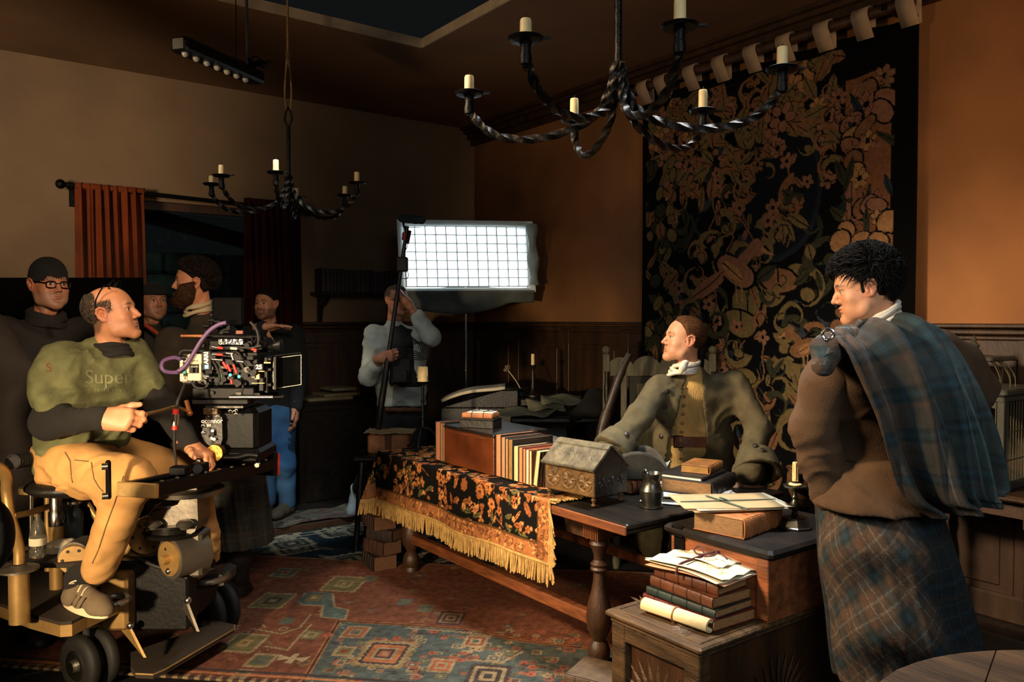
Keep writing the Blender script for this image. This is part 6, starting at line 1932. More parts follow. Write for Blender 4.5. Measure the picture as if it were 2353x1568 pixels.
# cables
for k, (mt_, r, pp) in enumerate(((mat('purple_cable', '#5a3f66', .5, var=.1), .0085, ((410, 856), (392, 856), (376, 852), (371, 840), (378, 828), (400, 822), (416, 826))),
                                  (mat('purple_cable', '#5a3f66'), .0085, ((405, 856), (425, 842), (445, 812), (462, 784), (482, 760), (504, 746), (520, 742))),
                                  (blkm, .005, ((486, 795), (510, 800), (540, 798), (575, 800), (600, 795))), (blkm, .005, ((488, 812), (520, 812), (545, 810), (556, 825), (566, 840))),
                                  (blkm, .005, ((490, 830), (500, 850), (505, 870), (498, 886))), (steel, .004, ((506, 840), (508, 862), (512, 882))), (blkm, .006, ((440, 876), (450, 890), (470, 892), (480, 880))),
                                  (mat('wire_white', '#c8c4b8', .5), .003, ((440, 876), (446, 888), (458, 894))), (blkm, .006, ((575, 740), (588, 755), (594, 775), (592, 800))),
                                  (blkm, .006, ((412, 815), (420, 806), (445, 806), (470, 808))), (blkm, .005, ((548, 870), (558, 885), (556, 900))))):
    MB().tube(spline([P(x, y, D0 - .06 + .004 * k) for x, y in pp], 22), r, 7).build('cable', mt_, cam_o, True)
for x0, y0, x1, y1, mt_ in ((488, 797, 500, 799, steel), (500, 799, 512, 801, redm), (530, 801, 545, 802, cream_m), (578, 803, 590, 805, redm), (488, 814, 498, 815, steel), (498, 815, 512, 816, redm), (520, 812, 536, 813, steel), (488, 826, 512, 828, steel),
                            (512, 832, 522, 848, redm), (522, 838, 530, 854, redm), (536, 838, 544, 858, redm), (532, 815, 536, 828, steel), (545, 830, 560, 832, steel), (531, 872, 533, 883, redm), (470, 868, 476, 870, steel), (466, 864, 480, 866, steel)):
    MB().cyl(P(x0, y0, D0 - .075), P(x1, y1, D0 - .075), .0055, 10).build('cable_connector', mt_, cam_o, True)
led = mat('green_led', '#40e0a0', .4, emit=3.0, ecol='#50f0b0')
for x, y in ((529, 862), (549, 866)): MB().ball(P(x, y, D0 - .07), .006, 8, 6).build('status_led', led, cam_o, True)
r_ = random.Random(12)
for i in range(46):
    x, y = r_.uniform(468, 600), r_.uniform(788, 912); s = r_.uniform(3, 8); mt_ = r_.choice([blk, blkm, blk, blk, blkm, blk, mat('gunmetal', '#2a2824', .35, .8)])
    if r_.random() < .5: cb_('camera_fitting', x - s, y - s * .6, x + s, y + s * .6, D0 - .02 - r_.uniform(0, .025), .04, mt_, .002)
    else: c = P(x, y, D0 - .02); MB().cyl(c, c - FH * r_.uniform(.01, .035), s * .0016, 12).build('camera_knob', mt_, cam_o, True)
# hanging connector and its cable
hc_ = thing('hanging_connector', 'red and silver cable connector hanging beside the pan handle', 'connector', P(403, 985, 3.12))
MB().tube(spline([P(424, 885, 3.2), P(416, 905, 3.15), P(408, 925, 3.12), P(404, 945, 3.12)], 12), .006, 8).build('cable', blkm, hc_, True)
MB().cyl(P(404, 940, 3.12), P(403.5, 952, 3.12), .012, 12).build('red_ring', redm, hc_, True)
MB().cyl(P(403.5, 952, 3.12), P(402, 978, 3.12), .015, 14).build('barrel', steel, hc_, True)
MB().cyl(P(402, 978, 3.12), P(401, 988, 3.12), .011, 12).build('red_tail', redm, hc_, True)
MB().tube(spline([P(401, 986, 3.12), P(400, 1020, 3.1), P(404, 1060, 3.1), P(406, 1100, 3.1)], 12), .005, 7).build('cable_tail', blkm, hc_, True)

# bottles and odds on the dolly deck
bp_ = P(173, 1242, 3.42); bp_[2] = max(bp_[2], .0)
bt = thing('steel_flask', 'dark blue-grey insulated flask with steel cap standing on the dolly', 'bottle', bp_)
MB().lathe(bp_, [(.030, 0), (.032, .004), (.032, .115), (.026, .135), (.018, .142), (.018, .16)], n=24).build('body', mat('slate_enamel', '#2a333c', .4, .3, var=.1), bt, True)
MB().lathe(bp_ + UPW * .158, [(.020, 0), (.030, .002), (.030, .012), (.02, .014)], n=20).build('cap', steel, bt, True)
fl_ = MB(); fl_.box(bp_ - UPW * .012, (.34, .18, .02), RT, FH, UPW, .004); fl_.build('rear_shelf', deckm, dol)
wp = P(88, 1280, 3.22)
wb = thing('water_bottle', 'clear plastic water bottle on the dolly shelf', 'bottle', wp)
plas = mat('clear_plastic', '#c8c4b0', .08, var=.05, trans=.9, bump=.1, bscale=20)
MB().lathe(wp, [(.028, 0), (.032, .006), (.032, .03), (.029, .036), (.032, .045), (.032, .08), (.030, .10), (.022, .13), (.012, .155), (.011, .165)], n=20).build('body', plas, wb, True)
MB().lathe(wp + UPW * .163, [(.013, 0), (.014, .002), (.014, .014), (.008, .015)], n=14).build('cap', mat('dull_cap', '#7a6a50', .5), wb, True)
MB().lathe(wp + UPW * .05, [(.0325, 0), (.0328, .002), (.0328, .028), (.0325, .03)], n=20).build('paper_band', paper, wb, True)
MB().box(wp - UPW * .012 + RT * .06, (.30, .16, .02), RT, FH, UPW, .004).build('rear_shelf', deckm, dol)
pk = SDF().ell(P(150, 1255, 3.30), (.05, .04, .03), None, .02).ell(P(122, 1260, 3.28), (.035, .03, .028), None, .02); pk.disp.append(lumps(.008, 40, 3))
v_, q_ = pk.mesh(.007); tag(mkmesh('plastic_bag', v_, None, mat('pale_plastic', '#a89c84', .3, var=.2, bump=.4), None, True, quads=q_), 'crumpled pale plastic bag behind the seat post on the dolly', 'bag')
pk = SDF().ell(PZ(8, 1322, ZD) + UPW * .03, (.05, .04, .03), None, .02); pk.disp.append(lumps(.008, 40, 7))
v_, q_ = pk.mesh(.007); tag(mkmesh('paper_wrapper', v_, None, mat('white_wrapper', '#c8ccd0', .5, var=.2, bump=.4), None, True, quads=q_), 'white crumpled wrapper on the deck at the left edge', 'wrapper')
wm = MB(); pbx(wm, 304, 1208, 344, 1226, 3.62, .16, .004)
tag(wm.build('striped_case', mat('pale_blue_case', '#a8b8c8', .4, var=.1), None), 'pale blue striped case glimpsed behind the operator’s shin', 'case')
# dark round thing at the left edge, out of focus
bb = SDF().ell(P(-34, 1232, 2.15), (.07, .08, .105), None, .02)
v_, q_ = bb.mesh(.01); tag(mkmesh('dark_bag', v_, None, mat('dark_teal_cloth', '#0a1214', .8, var=.2), None, True, quads=q_), 'dark rounded teal bag cut off by the left picture edge', 'bag')
# ================================================================ people
skinm = mat('skin', attr=True, rough=0.5, var=0.10, scale=30, bump=0.12, bscale=160, sss=0.12)
eyem = mat('eye_white', '#d8d2c4', 0.2, var=0.02, bump=0)
hairM = {k: mat('hair_' + k, c, 0.8, var=0.45, scale=60, bump=0.3, bscale=200, spec=.10) for k, c in dict(black='#14110f', brown='#2e1f15', auburn='#4a301c', grey='#4a4138', dark='#1c1511', beard='#3a2517').items()}


def head_frame(o, fwd, up=(0, 0, 1), s=.925):
    f = nrm(fwd); r = nrm(np.cross(f, up)); u = np.cross(r, f)
    R = np.stack([r, f, u], 1) * s              # local (x right, y forward, z up) -> world
    return np.asarray(o, float), R


def loc(fr, p): return fr[0] + fr[1] @ np.asarray(p, float)


def head_sdf(jaw=1.0, nose=1.0, neck=True, ears=True, thin=1.0):
    S = SDF()
    S.ell((0, -.014, .036), (.074 * thin, .096, .082), None, .03)
    S.ell((0, .026, .0), (.063 * thin, .062, .088), None, .04)
    for s in (-1, 1):
        S.chain([(s * .056 * thin, -.004, -.035), (s * .050 * jaw, .022, -.078), (s * .014, .074, -.103)], [.020, .018, .017], .04)
        S.ell((s * .040, .055, -.032), (.026, .026, .022), None, .03)
        S.ell((s * .030, .062, -.07), (.026, .022, .024), None, .03)
    S.ell((0, .080, -.100), (.020, .015, .014), None, .02)
    S.cone((-.034, .080, .022), (.034, .080, .022), .010, .010, .018)
    for s in (-1, 1):
        S.ell((s * .032, .094, .004), (.018, .014, .011), None, .014, 's')
        S.ell((s * .032, .0735, .003), (.0135, .0125, .0125), None, .002)
        S.ell((s * .032, .0765, .0125), (.0165, .011, .0050), None, .006)
        S.ell((s * .032, .0755, -.0065), (.0150, .0095, .0035), None, .006)
    S.chain([(0, .083, .012), (0, .097, -.010), (0, .108 * (1 + .05 * (nose - 1)) + .008 * (nose - 1), -.028)], [.007, .0082, .0098], .012)
    for s in (-1, 1): S.ell((s * .012, .095, -.034), (.0085, .010, .008), None, .008)
    for s in (-1, 1): S.ell((s * .007, .100, -.0425), (.004, .005, .004), None, .004, 's')
    S.ell((0, .0885, -.0575), (.022, .010, .0070), None, .010)
    S.ell((0, .0870, -.0690), (.019, .010, .0075), None, .008)
    S.cone((-.023, .094, -.0632), (.023, .094, -.0632), .0022, .0022, .004, 's')
    S.ell((0, .094, -.082), (.016, .006, .004), None, .012, 's')
    if ears:
        for s in (-1, 1):
            a = math.radians(18); R = np.array([[1, 0, 0], [0, math.cos(a), -math.sin(a)], [0, math.sin(a), math.cos(a)]])
            S.ell((s * .078 * thin, -.012, -.004), (.008, .017, .028), R, .008)
            hx = [(.078, .006, .000), (.084, .004, .018), (.089, -.010, .026), (.091, -.024, .020), (.090, -.029, .004), (.086, -.024, -.016), (.081, -.012, -.029), (.078, -.002, -.030)]
            S.chain([(s * a_ * thin, b_, c_) for a_, b_, c_ in hx], [.0045, .0048, .0050, .0050, .0046, .0044, .0062, .006], .005)
            S.ell((s * .090 * thin, -.008, -.006), (.012, .009, .014), R, .005, 's')
            S.chain([(s * .085 * thin, -.014, .012), (s * .087 * thin, -.018, -.004), (s * .084 * thin, -.013, -.017)], [.0032, .0034, .003], .004)
            S.cone((s * .078 * thin, .002, -.010), (s * .083 * thin, .001, -.017), .005, .004, .005)
    if neck:
        S.cone((0, -.030, -.05), (0, -.048, -.145), .050, .050, .035)
        for s in (-1, 1): S.cone((s * .045, -.02, -.06), (s * .020, .005, -.14), .013, .012, .03)
    return S


def skin_cols(Q, tone, brow=None, lip=None, stubble=None, fr_=None, cap=None):
    """Q local head coordinates -> colours of the skin itself (lips, brows, beard shadow)"""
    c = np.tile(lin(tone), (len(Q), 1)); x, y, z = Q.T
    def blend(w_, col): 
        c[:] = c * (1 - w_[:, None]) + np.asarray(col) * w_[:, None]
    red = np.exp(-(((np.abs(x) - .042) / .022) ** 2 + ((z + .03) / .022) ** 2)) * (y > .03)
    blend(.28 * red, lin('#b0614a'))
    blend(.35 * np.exp(-((x / .014) ** 2 + ((z + .03) / .014) ** 2)) * (y > .09), lin('#b0614a'))
    blend(.4 * (np.abs(x) > .074) * (np.abs(z) < .04), lin('#b5604a'))
    lw = np.exp(-((x / .020) ** 4 + ((z + .0632) / .0095) ** 4)) * (y > .075)
    blend(.55 * lw, lin(lip or '#9a5a4c'))
    if brow is not None:
        bz = .0235 + .004 * (1 - ((np.abs(x) - .03) / .02) ** 2)
        bw = np.exp(-(((np.abs(x) - .032) / .019) ** 4 + ((z - bz) / .0052) ** 4)) * (y > .05)
        blend(.85 * bw, lin(brow))
    lash = np.exp(-(((np.abs(x) - .032) / .0155) ** 4 + ((z - .0085) / .0026) ** 4)) * (y > .06)
    blend(.7 * lash, lin('#2a1a12'))
    ir = (np.abs(np.abs(x) - .032) < .0065) & (np.abs(z - .002) < .0055) & (y > .082)
    c[(np.abs(np.abs(x) - .032) < .0125) & (np.abs(z - .002) < .0052) & (y > .0795)] = lin('#b8aca0')
    c[ir] = lin('#2a2018')
    if stubble is not None:
        col, amt = stubble
        sw = np.clip((-.03 - z) / .02, 0, 1) * np.clip((y + .02) / .03, 0, 1) * (1 - lw) * np.clip((z + .15) / .03, 0, 1)
        blend(amt * sw, lin(col))
    if cap is not None:
        col, amt, zf = cap                       # shaved or thinning scalp: zf(x,y,z)->weight
        blend(amt * np.clip(zf(x, y, z), 0, 1) * (1 - (np.abs(x) > .0765)), lin(col))
    return c


def hand_sdf(curl, spread=0.0, thumb=(0.9, 0.5, 0.2), tcurl=0.4, sc=1.0):
    """wrist at origin, fingers +y, palm faces -z, thumb on +x side. curl: 4 lists of 3 bend angles (rad)"""
    S = SDF(); k = .010
    S.cone((0, -.045, 0), (0, .0, 0), .026, .027, .02).cone((.008, -.02, 0), (-.006, .01, 0), .024, .024, .03)
    base = [(.030, .090, .002), (.010, .096, .004), (-.010, .092, .003), (-.029, .082, -.001)]
    lens = [(.043, .026, .022), (.048, .030, .024), (.044, .028, .023), (.034, .021, .020)]
    rad = [.0100, .0102, .0096, .0086]
    for i in range(4):
        b = np.array(base[i])
        S.cone((b[0] * .45, .005, .0), b, .0155, .0128, .022)
    S.cone((.024, .02, -.008), (.030, .06, -.006), .018, .014, .02).cone((-.022, .02, -.008), (-.026, .06, -.006), .017, .012, .02)
    for i in range(4):
        p = np.array(base[i]); a = 0.0; sp = spread * (1.5 - i)
        r = rad[i]
        for j in range(3):
            a += curl[i][j]
            d = np.array([math.sin(sp) * math.cos(a), math.cos(sp) * math.cos(a), -math.sin(a)])
            q = p + d * lens[i][j]
            S.cone(p, q, r * (1 - .07 * j), r * (1 - .07 * (j + 1)), .006)
            if j: S.ell(p, (r * 1.04,) * 3, None, .005)
            p = q
    t0 = np.array([.020, .016, -.010]); d = nrm(thumb)
    t1 = t0 + d * .042; d2 = nrm(d + np.array([-.2 * tcurl, .75 * tcurl, -.35 * tcurl])); t2 = t1 + d2 * .034
    d3 = nrm(d2 + np.array([-.35 * tcurl, .5 * tcurl, -.35 * tcurl])); t3 = t2 + d3 * .026
    S.chain([t0, t1, t2, t3], [.0165, .0135, .0118, .0095], .010)
    return S


GRIP = [[1.15, 1.35, .8]] * 4
RELAX = [[.25, .4, .25], [.3, .45, .3], [.35, .5, .3], [.4, .55, .35]]
FLAT = [[.05, .12, .08], [.05, .1, .08], [.08, .12, .1], [.12, .15, .1]]


def make_hand(wrist, fdir, palm, side, curl, tone, spread=0.05, thumb=(.9, .5, .2), tcurl=.4, sc=1.0, h=.0033):
    """side +1: thumb on local +x for palm down & fingers away = left hand of a viewer... mirrored by side"""
    S = hand_sdf(curl, spread, thumb, tcurl); v, q = S.mesh(h)
    c = np.tile(lin(tone), (len(v), 1))
    kn = np.clip(vnoise(v * 60, 4), 0, 1)[:, None]; c = c * (1 - .15 * kn) + lin('#b06048') * .15 * kn
    if side < 0: v = v * [-1, 1, 1]; q = q[:, ::-1]
    f = nrm(fdir); n = nrm(np.asarray(palm, float) - f * (np.asarray(palm) @ f)); z = -n; x = np.cross(f, z)
    R = np.stack([x, f, z], 1) * sc
    return np.asarray(wrist) + v @ R.T, q, c


def limb_mesh(chains, h, tone):
    S = SDF()
    for pts, rs in chains: S.chain(pts, rs, .04)
    v, q = S.mesh(h); return v, q, np.tile(lin(tone), (len(v), 1))


def clumps(mb, fr, n, region, flow, L, r, seed, el=((0, -.014, .036), (.074, .096, .082)), lift=.004, curlk=.3, seg=4, jit=.3):
    """tapered locks of hair laid on the skull"""
    rs = random.Random(seed); c, e = np.array(el[0]), np.array(el[1]); k = 0; tries = 0
    while k < n and tries < n * 30:
        tries += 1
        z = rs.uniform(-1, 1); t = rs.uniform(0, 6.283); s = math.sqrt(1 - z * z)
        d = np.array([s * math.cos(t), s * math.sin(t), z]); p = c + d * e
        if not region(p): continue
        nn = nrm(d / e); fl = np.array(flow(p)) + np.array([rs.gauss(0, jit), rs.gauss(0, jit), rs.gauss(0, jit)])
        fl = nrm(fl - nn * (fl @ nn)); l = L(p) * rs.uniform(.7, 1.2) if callable(L) else L * rs.uniform(.7, 1.2)
        pts = [p - nn * .002]
        side = np.cross(nn, fl) * rs.gauss(0, curlk)
        for j in range(1, seg + 1):
            u = j / seg
            q = p + (fl + side * u) * l * u + nn * (lift * math.sin(u * 2.6) * 2 )
            w_ = (q - c) / e; k_ = np.linalg.norm(w_)
            if k_ < 1.04: q = c + w_ / k_ * 1.04 * e
            pts.append(q)
        rr = [r * .8, r, r * .9, r * .6, r * .15][:seg + 1]
        mb.tube([loc(fr, x) for x in pts], rr, 4); k += 1


def shell(fr, grow, keep, h=.004, disp=None, jaw=1.0):
    """hair or beard shell grown from the head surface, kept where keep(Q)<0 (signed)"""
    S = head_sdf(jaw=jaw, neck=False, ears=False)
    S.hi = S.hi + grow; S.lo = S.lo - grow
    S.disp.append(lambda Q: (-grow + (0 if disp is None else disp(Q))) * np.clip(-keep(Q) / .035, .12, 1))
    base = S.ev
    def ev2(Q): return np.maximum(base(Q), keep(Q))
    S.ev = ev2
    v, q = S.mesh(h); return fr[0] + v @ fr[1].T, q


def torso(S, J, r=1.0, chest=.105, waist=.095, hip=.105, half=.095, k=.07):
    """J: shL shR neck waist pelvis; shoulders as points"""
    a = J['shR'] - J['shL']; ax = nrm(a); w_ = np.linalg.norm(a) / 2
    ch = (J['shL'] + J['shR']) / 2; pel = J['pel']; sp = ch - pel
    dn = -nrm(sp)
    wa = J.get('wax', ax); ha = J.get('hax', wa)
    for s in (-1, 1):
        S.chain([ch + ax * s * (w_ - .075) + dn * .09, ch + wa * s * half * .80 + dn * np.linalg.norm(sp) * .62, pel + ha * s * half * .85], [chest * r, waist * r, hip * r], k)
        S.cone(ch + ax * s * w_ * .35 + dn * .025, ch + ax * s * (w_ - .01) + dn * .015, .060 * r, .058 * r, .05)
    S.cone(J['neck'], ch + dn * .05, .055 * r, .08 * r, .06)
    return S


def person(label, loc0, J, fr, tone, top, bottom, hands, headkw=None, colkw=None, arms=True, name='person', hh=.0042, legs=True, shirt_r=1.0, sleeve=(.068, .056, .044), leg_r=(.092, .066, .048),
           th=.012, tk='top', bk='trousers', tops=None, bdisp=None, tdisp=None, torkw=None, sleeve_to=1.0):
    root = thing(name, label, 'person', loc0)
    J['neck'] = loc(fr, (0, -.05, -.185)) * .6 + np.asarray(J['neck']) * .4
    hs = head_sdf(**(headkw or {})); v, q = hs.mesh(hh)
    parts = [(fr[0] + v @ fr[1].T, q, skin_cols(v, tone, **(colkw or {})))]
    bs = SDF(); torso(bs, J, .62, **(torkw or {}))
    for s in 'LR':
        if arms: bs.chain([J['sh' + s], J['el' + s], J['wr' + s]], [.040, .032, .025], .03)
        if legs: bs.chain([J['hip' + s], J['kn' + s], J['an' + s]], [.075, .05, .036], .05)
    bs.cone(J['neck'], loc(fr, (0, -.035, -.12)), .05, .048, .03)
    v, q = bs.mesh(.014); parts.append((v, q, np.tile(lin(tone), (len(v), 1))))
    parts += hands
    v, q, c = joinm(parts); mkmesh('body', v, None, skinm, root, True, cols=c, quads=q)
    if top is not None:
        S = SDF(); torso(S, J, shirt_r, **(torkw or {}))
        for s in 'LR':
            w_ = J['el' + s] + (J['wr' + s] - J['el' + s]) * sleeve_to
            S.chain([J['sh' + s], J['el' + s], w_], list(sleeve), .04)
        if tops: tops(S)
        for f in (tdisp or []): S.disp.append(f)
        v, q = S.mesh(th); mkmesh(tk, v, None, top, root, True, quads=q)
    if bottom is not None:
        S = SDF()
        ha = J.get('hax', J.get('wax', nrm(J['shR'] - J['shL'])))
        for s in (-1, 1): S.ell(J['pel'] + ha * s * .065, (.115, .115, .12), None, .06)
        for s in 'LR': S.chain([J['hip' + s], J['kn' + s], J['an' + s]], list(leg_r), .05)
        for f in (bdisp or []): S.disp.append(f)
        v, q = S.mesh(th); mkmesh(bk, v, None, bottom, root, True, quads=q)
    return root


def shoe(root, ankle, toe, up_, mt_, sole_m, laces=False, name='shoe', L=.0, r=1.0, logo=False, h=.005):
    """ankle joint and toe tip positions; sole below"""
    f = np.asarray(toe) - np.asarray(ankle); u = nrm(up_); f = nrm(f - u * (f @ u)); s = np.cross(f, u)
    heel = np.asarray(ankle) - u * .075 - f * .045
    S = SDF()
    S.chain([heel + u * .038, heel + f * .10 + u * .042, heel + f * .20 + u * .034, heel + f * .235 + u * .028], [.036, .038, .040, .030], .03)
    S.cone(heel + u * .04 + f * .02, heel + u * .095 + f * .035, .038, .042, .03).cone(heel + f * .08 + u * .085, heel + f * .17 + u * .055, .026, .026, .03)
    S.plane(-u, -(heel @ u) - .012 * 1)
    S.plane(u, (heel @ u) + .118, .004)
    v, q = S.mesh(h); o = mkmesh(name, v, None, mt_, root, True, quads=q)
    pl = []
    for t in np.linspace(0, 2 * math.pi, 30)[:-1]:
        x = .105 + .150 * math.cos(t); wd = .040 + .008 * math.cos(t)
        pl.append(heel + f * (x - .01) + s * wd * math.sin(t) * (1 if abs(math.sin(t)) < 2 else 1))
    MB().prism(pl, u * .030).build('sole', sole_m, o, True)
    return o, heel, f, u, s
wool = lambda n, c, **k: mat(n, c, 0.95, var=0.28, scale=18, bump=0.3, bscale=240, **k)


def cravat(fr, root, mt_, n=5, r=.064, z0=-.105, dz=-.014, tilt=.25, off=(0, -.034, 0), name='cravat', wr=.0095):
    m_ = MB()
    for i in range(n):
        pts = []
        for k in range(36):
            a = 2 * math.pi * k / 36
            z = z0 - .014 + dz * i - 1.3 * tilt * r * math.sin(a + .5 * math.sin(i * 2.1)) * .6 + .004 * math.sin(3 * a + i * 1.7)
            pts.append(loc(fr, (off[0] + r * math.cos(a) * (1 + .03 * i), off[1] + r * math.sin(a) * (1 + .03 * i) + .004 * i, z)))
        m_.tube(pts, wr, 7, closed=True)
    return m_.build(name, mt_, root, True)


def hl(table):
    ys, zs = zip(*table)
    return lambda Q: np.interp(Q[:, 1], ys, zs) - Q[:, 2]


def hair_obj(fr, root, keep, grow, mt_, disp=None, name='hair', locks=None, h=.0042):
    v, q = shell(fr, grow, keep, h, disp)
    o = mkmesh(name, v, None, mt_, root, True, quads=q)
    if locks:
        m_ = MB(); clumps(m_, fr, **locks); m_.build('locks', mt_, o, True, kind='stuff')
    return o


def buttons(root, pts, nrm_, r, mt_, name='button'):
    for p in pts:
        MB().lathe(p, [(r * .4, 0), (r, .002), (r, .005), (r * .6, .007), (.0005, .007)], nrm_, 12).build(name, mt_, root, True)


def tartan(u, v, sx, pal, seed=0):
    """u,v in metres: woven checks with thin over-stripes"""
    base, dark, blue, line, alt = pal
    def band(t):
        t = (t / sx) % 1.0
        return t
    a, b = band(u), band(v)
    def thr(t):
        c = np.empty(t.shape + (3,)); c[:] = base
        c[(t > .30) & (t < .62)] = dark; c[(t > .40) & (t < .52)] = blue
        c[(t > .74) & (t < .80)] = alt
        c[(np.abs(t - .15) < .012) | (np.abs(t - .90) < .010)] = line
        return c
    return (thr(a) + thr(b)) * .5


def skirt_sheet(name, root, mt_, top, bot, nu, nv, pleats, amp, pal, sx, rot=0.0, extra=None, thick=.006):
    """top/bot: (centre, rx, rd) ellipses; pleated cloth between them"""
    u = np.linspace(0, 2 * math.pi, nu); t = np.linspace(0, 1, nv)
    U, T_ = np.meshgrid(u, t, indexing='ij')
    pts = np.zeros((nu, nv, 3))
    rx = top[1] + (bot[1] - top[1]) * T_ ** .8; rd = top[2] + (bot[2] - top[2]) * T_ ** .8
    pl = amp * (.25 + .75 * T_) * (np.sin(U * pleats + .6 * np.sin(U * 3)) + .4 * np.sin(U * pleats * 2.3 + 1 + T_))
    k = 1 + pl
    for i in range(3):
        pts[..., i] = (top[0][i] + (bot[0][i] - top[0][i]) * T_) + RT[i] * rx * k * np.cos(U) + FH[i] * rd * k * np.sin(U)
    if extra is not None: pts = extra(pts, U, T_)
    H = np.linalg.norm(np.array(top[0]) - np.array(bot[0]))
    a, b = U * bot[1] * 1.25, T_ * H
    ca, sa = math.cos(rot), math.sin(rot)
    c = tartan(a * ca - b * sa, a * sa + b * ca, sx, pal)
    return sheet(name, pts, mt_, root, cols=c, thick=thick)


tart = mat('tartan_wool', attr=True, rough=0.95, var=0.3, scale=30, bump=0.35, bscale=260)

# ---------------------------------------------------------------- camera operator
fr = head_frame(P(257, 721, 3.20), RT * .97 + FH * .10 + UPW * .20, UPW)
J = dict(neck=P(226, 792, 3.23), shR=P(150, 834, 3.06), shL=P(300, 818, 3.31), pel=P(188, 1048, 3.25), elR=P(112, 972, 2.98), wrR=P(232, 962, 2.88), elL=P(372, 930, 3.42), wrL=P(436, 1022, 3.32),
         hipR=P(172, 1072, 3.13), knR=P(300, 1104, 3.02), anR=P(226, 1306, 3.12), hipL=P(235, 1055, 3.38), knL=P(430, 1084, 3.52), anL=P(478, 1262, 3.78))
T1 = '#c98a63'
hR = make_hand(J['wrR'] + RT * .012, RT * 1 + UPW * -.05 - FH * .05, FH * 1 - UPW * .35, -1, [[.75, 1.0, .6], [.85, 1.1, .7], [.95, 1.15, .7], [1.05, 1.2, .7]], T1, .03, (.55, .85, -.15), .25)
hL = make_hand(J['wrL'], RT * .8 - UPW * .45 - FH * .1, -UPW * .9 - RT * .4, 1, [[.7, .9, .5]] * 4, T1, .04)
olive = wool('olive_tshirt', '#62633f'); blackk = wool('black_jersey', '#16130f'); khaki = mat('khaki_canvas', '#b98a4e', 0.9, var=0.18, scale=10, bump=0.2, bscale=300)
fz = [folds(.022, 4.2, RT * 1 - UPW * .6, 21, .6), folds(.013, 8, RT + UPW * .5, 24, .6), folds(.007, 15, RT - UPW * .8, 27, .6)]
op = person('seated camera operator in olive t-shirt over black long sleeves and khaki cargo trousers', PZ(190, 1500, 0.0) * [1, 1, 0] + UPW * .42, J, fr, T1, None, khaki, [hR, hL],
            colkw=dict(brow='#4a3624', stubble=('#7a5a44', .25), cap=('#5d4a38', .75, lambda x, y, z: np.clip((np.where(y < -.03, .10, .062) - z) / .02, 0, 1) * np.clip((.030 - y) / .02, 0, 1) * np.clip((z + .09) / .02, 0, 1) * np.clip((.03 - y + (z - .0) * .3) / .02, 0, 1) * np.clip((z + .03 - y * 1.2) / .02, 0, 1))),
            headkw=dict(nose=1.15), tk='black_undershirt', bk='cargo_trousers', shirt_r=.86, bdisp=[folds(.015, 6, UPW + RT * .7, 31, .8), folds(.010, 11, UPW - RT * .3, 35, .7)], sleeve=(.062, .054, .040), leg_r=(.105, .080, .060), th=.0105,
            tdisp=[folds(.005, 12, RT + UPW * .4, 28, .6)], hh=.0036)
for s in 'LR':
    S = SDF().chain([J['sh' + s] * .5 + J['el' + s] * .5, J['el' + s], J['wr' + s]], [.056, .054, .041], .04); S.disp += [folds(.009, 9, RT + UPW * .4, 28, .6), folds(.005, 16, RT, 29, .6)]
    v, q = S.mesh(.0085); mkmesh('black_sleeve', v, None, blackk, op, True, quads=q)
S = SDF(); torso(S, J, 1.0, half=.095)
for s in 'LR':
    k = J['sh' + s] + (J['el' + s] - J['sh' + s]) * .52; S.chain([J['sh' + s], J['sh' + s] * .45 + k * .55, k], [.070, .072, .080] if s == 'R' else [.060, .060, .066], .05)
    S.plane(nrm(k - J['sh' + s]), nrm(k - J['sh' + s]) @ k + .002) if s == 'R' and False else None
S.disp += fz + [folds(.008, 5, RT * .8 + UPW, 40, .7)]
v, q = S.mesh(.0095); mkmesh('tshirt', v, None, olive, op, True, quads=q)
cravat(fr, op, blackk, 4, .060, -.118, -.013, .3, (0, -.038, 0), 'roll_neck', .012)
# print on the shirt front, sleeve badge
prt = mat('faded_print', '#7b7d58', .95, var=.2); fdir = nrm(RT * .75 - FH * .66)
cx_ = P(252, 872, 3.0)
pu = nrm(RT * .72 + FH * .69 - UPW * .12); pv = nrm(np.cross(np.cross(pu, UPW), pu))
def onto(px, py, dv=None, far=4.0):
    return P(px, py, far)
dg_ = bpy.context.evaluated_depsgraph_get


def surf(o, px, py, push=.002):
    """nearest point of mesh o along the sight line through (px,py)"""
    from mathutils.bvhtree import BVHTree
    me = o.data; w0 = wpos(o)
    if 'bvh' not in CACHE or CACHE['bvh'][0] is not o:
        CACHE['bvh'] = (o, BVHTree.FromPolygons([v.co[:] for v in me.vertices], [tuple(p.vertices) for p in me.polygons]))
    r = nrm(ray(px, py)); h = CACHE['bvh'][1].ray_cast(Vector(EYE - w0), Vector(r))
    if h[0] is None: return None, None
    return np.array(h[0]) + w0 + np.array(h[1]) * push * (1 if np.array(h[1]) @ r < 0 else -1), np.array(h[1]) * (1 if np.array(h[1]) @ r < 0 else -1)


CACHE = {}


def print_on(o, txt, px, py, size_px, mt_, root, name, d_ref, slant=0.0):
    """flat print laid onto cloth: each glyph vertex is dropped onto the fabric"""
    s = d_ref / F
    t = text_mesh(txt, size_px * s, P(px, py, d_ref), RT + UPW * slant, UPW, mt_, None, name, depth=0)
    me = t.data
    bm = bmesh.new(); bm.from_mesh(me); bmesh.ops.subdivide_edges(bm, edges=bm.edges, cuts=2); bm.to_mesh(me); bm.free()
    for v in me.vertices:
        w_ = np.array(v.co[:]); q = w_ - EYE; dd = q @ FW
        X = 1176.5 + F * (q @ RT) / dd; Y = 784 - F * (q @ UP) / dd
        p, n = surf(o, X, Y, .0016)
        if p is not None: v.co = p
    w0 = wpos(root)
    for v in me.vertices: v.co = np.array(v.co[:]) - w0
    t.parent = root; return t


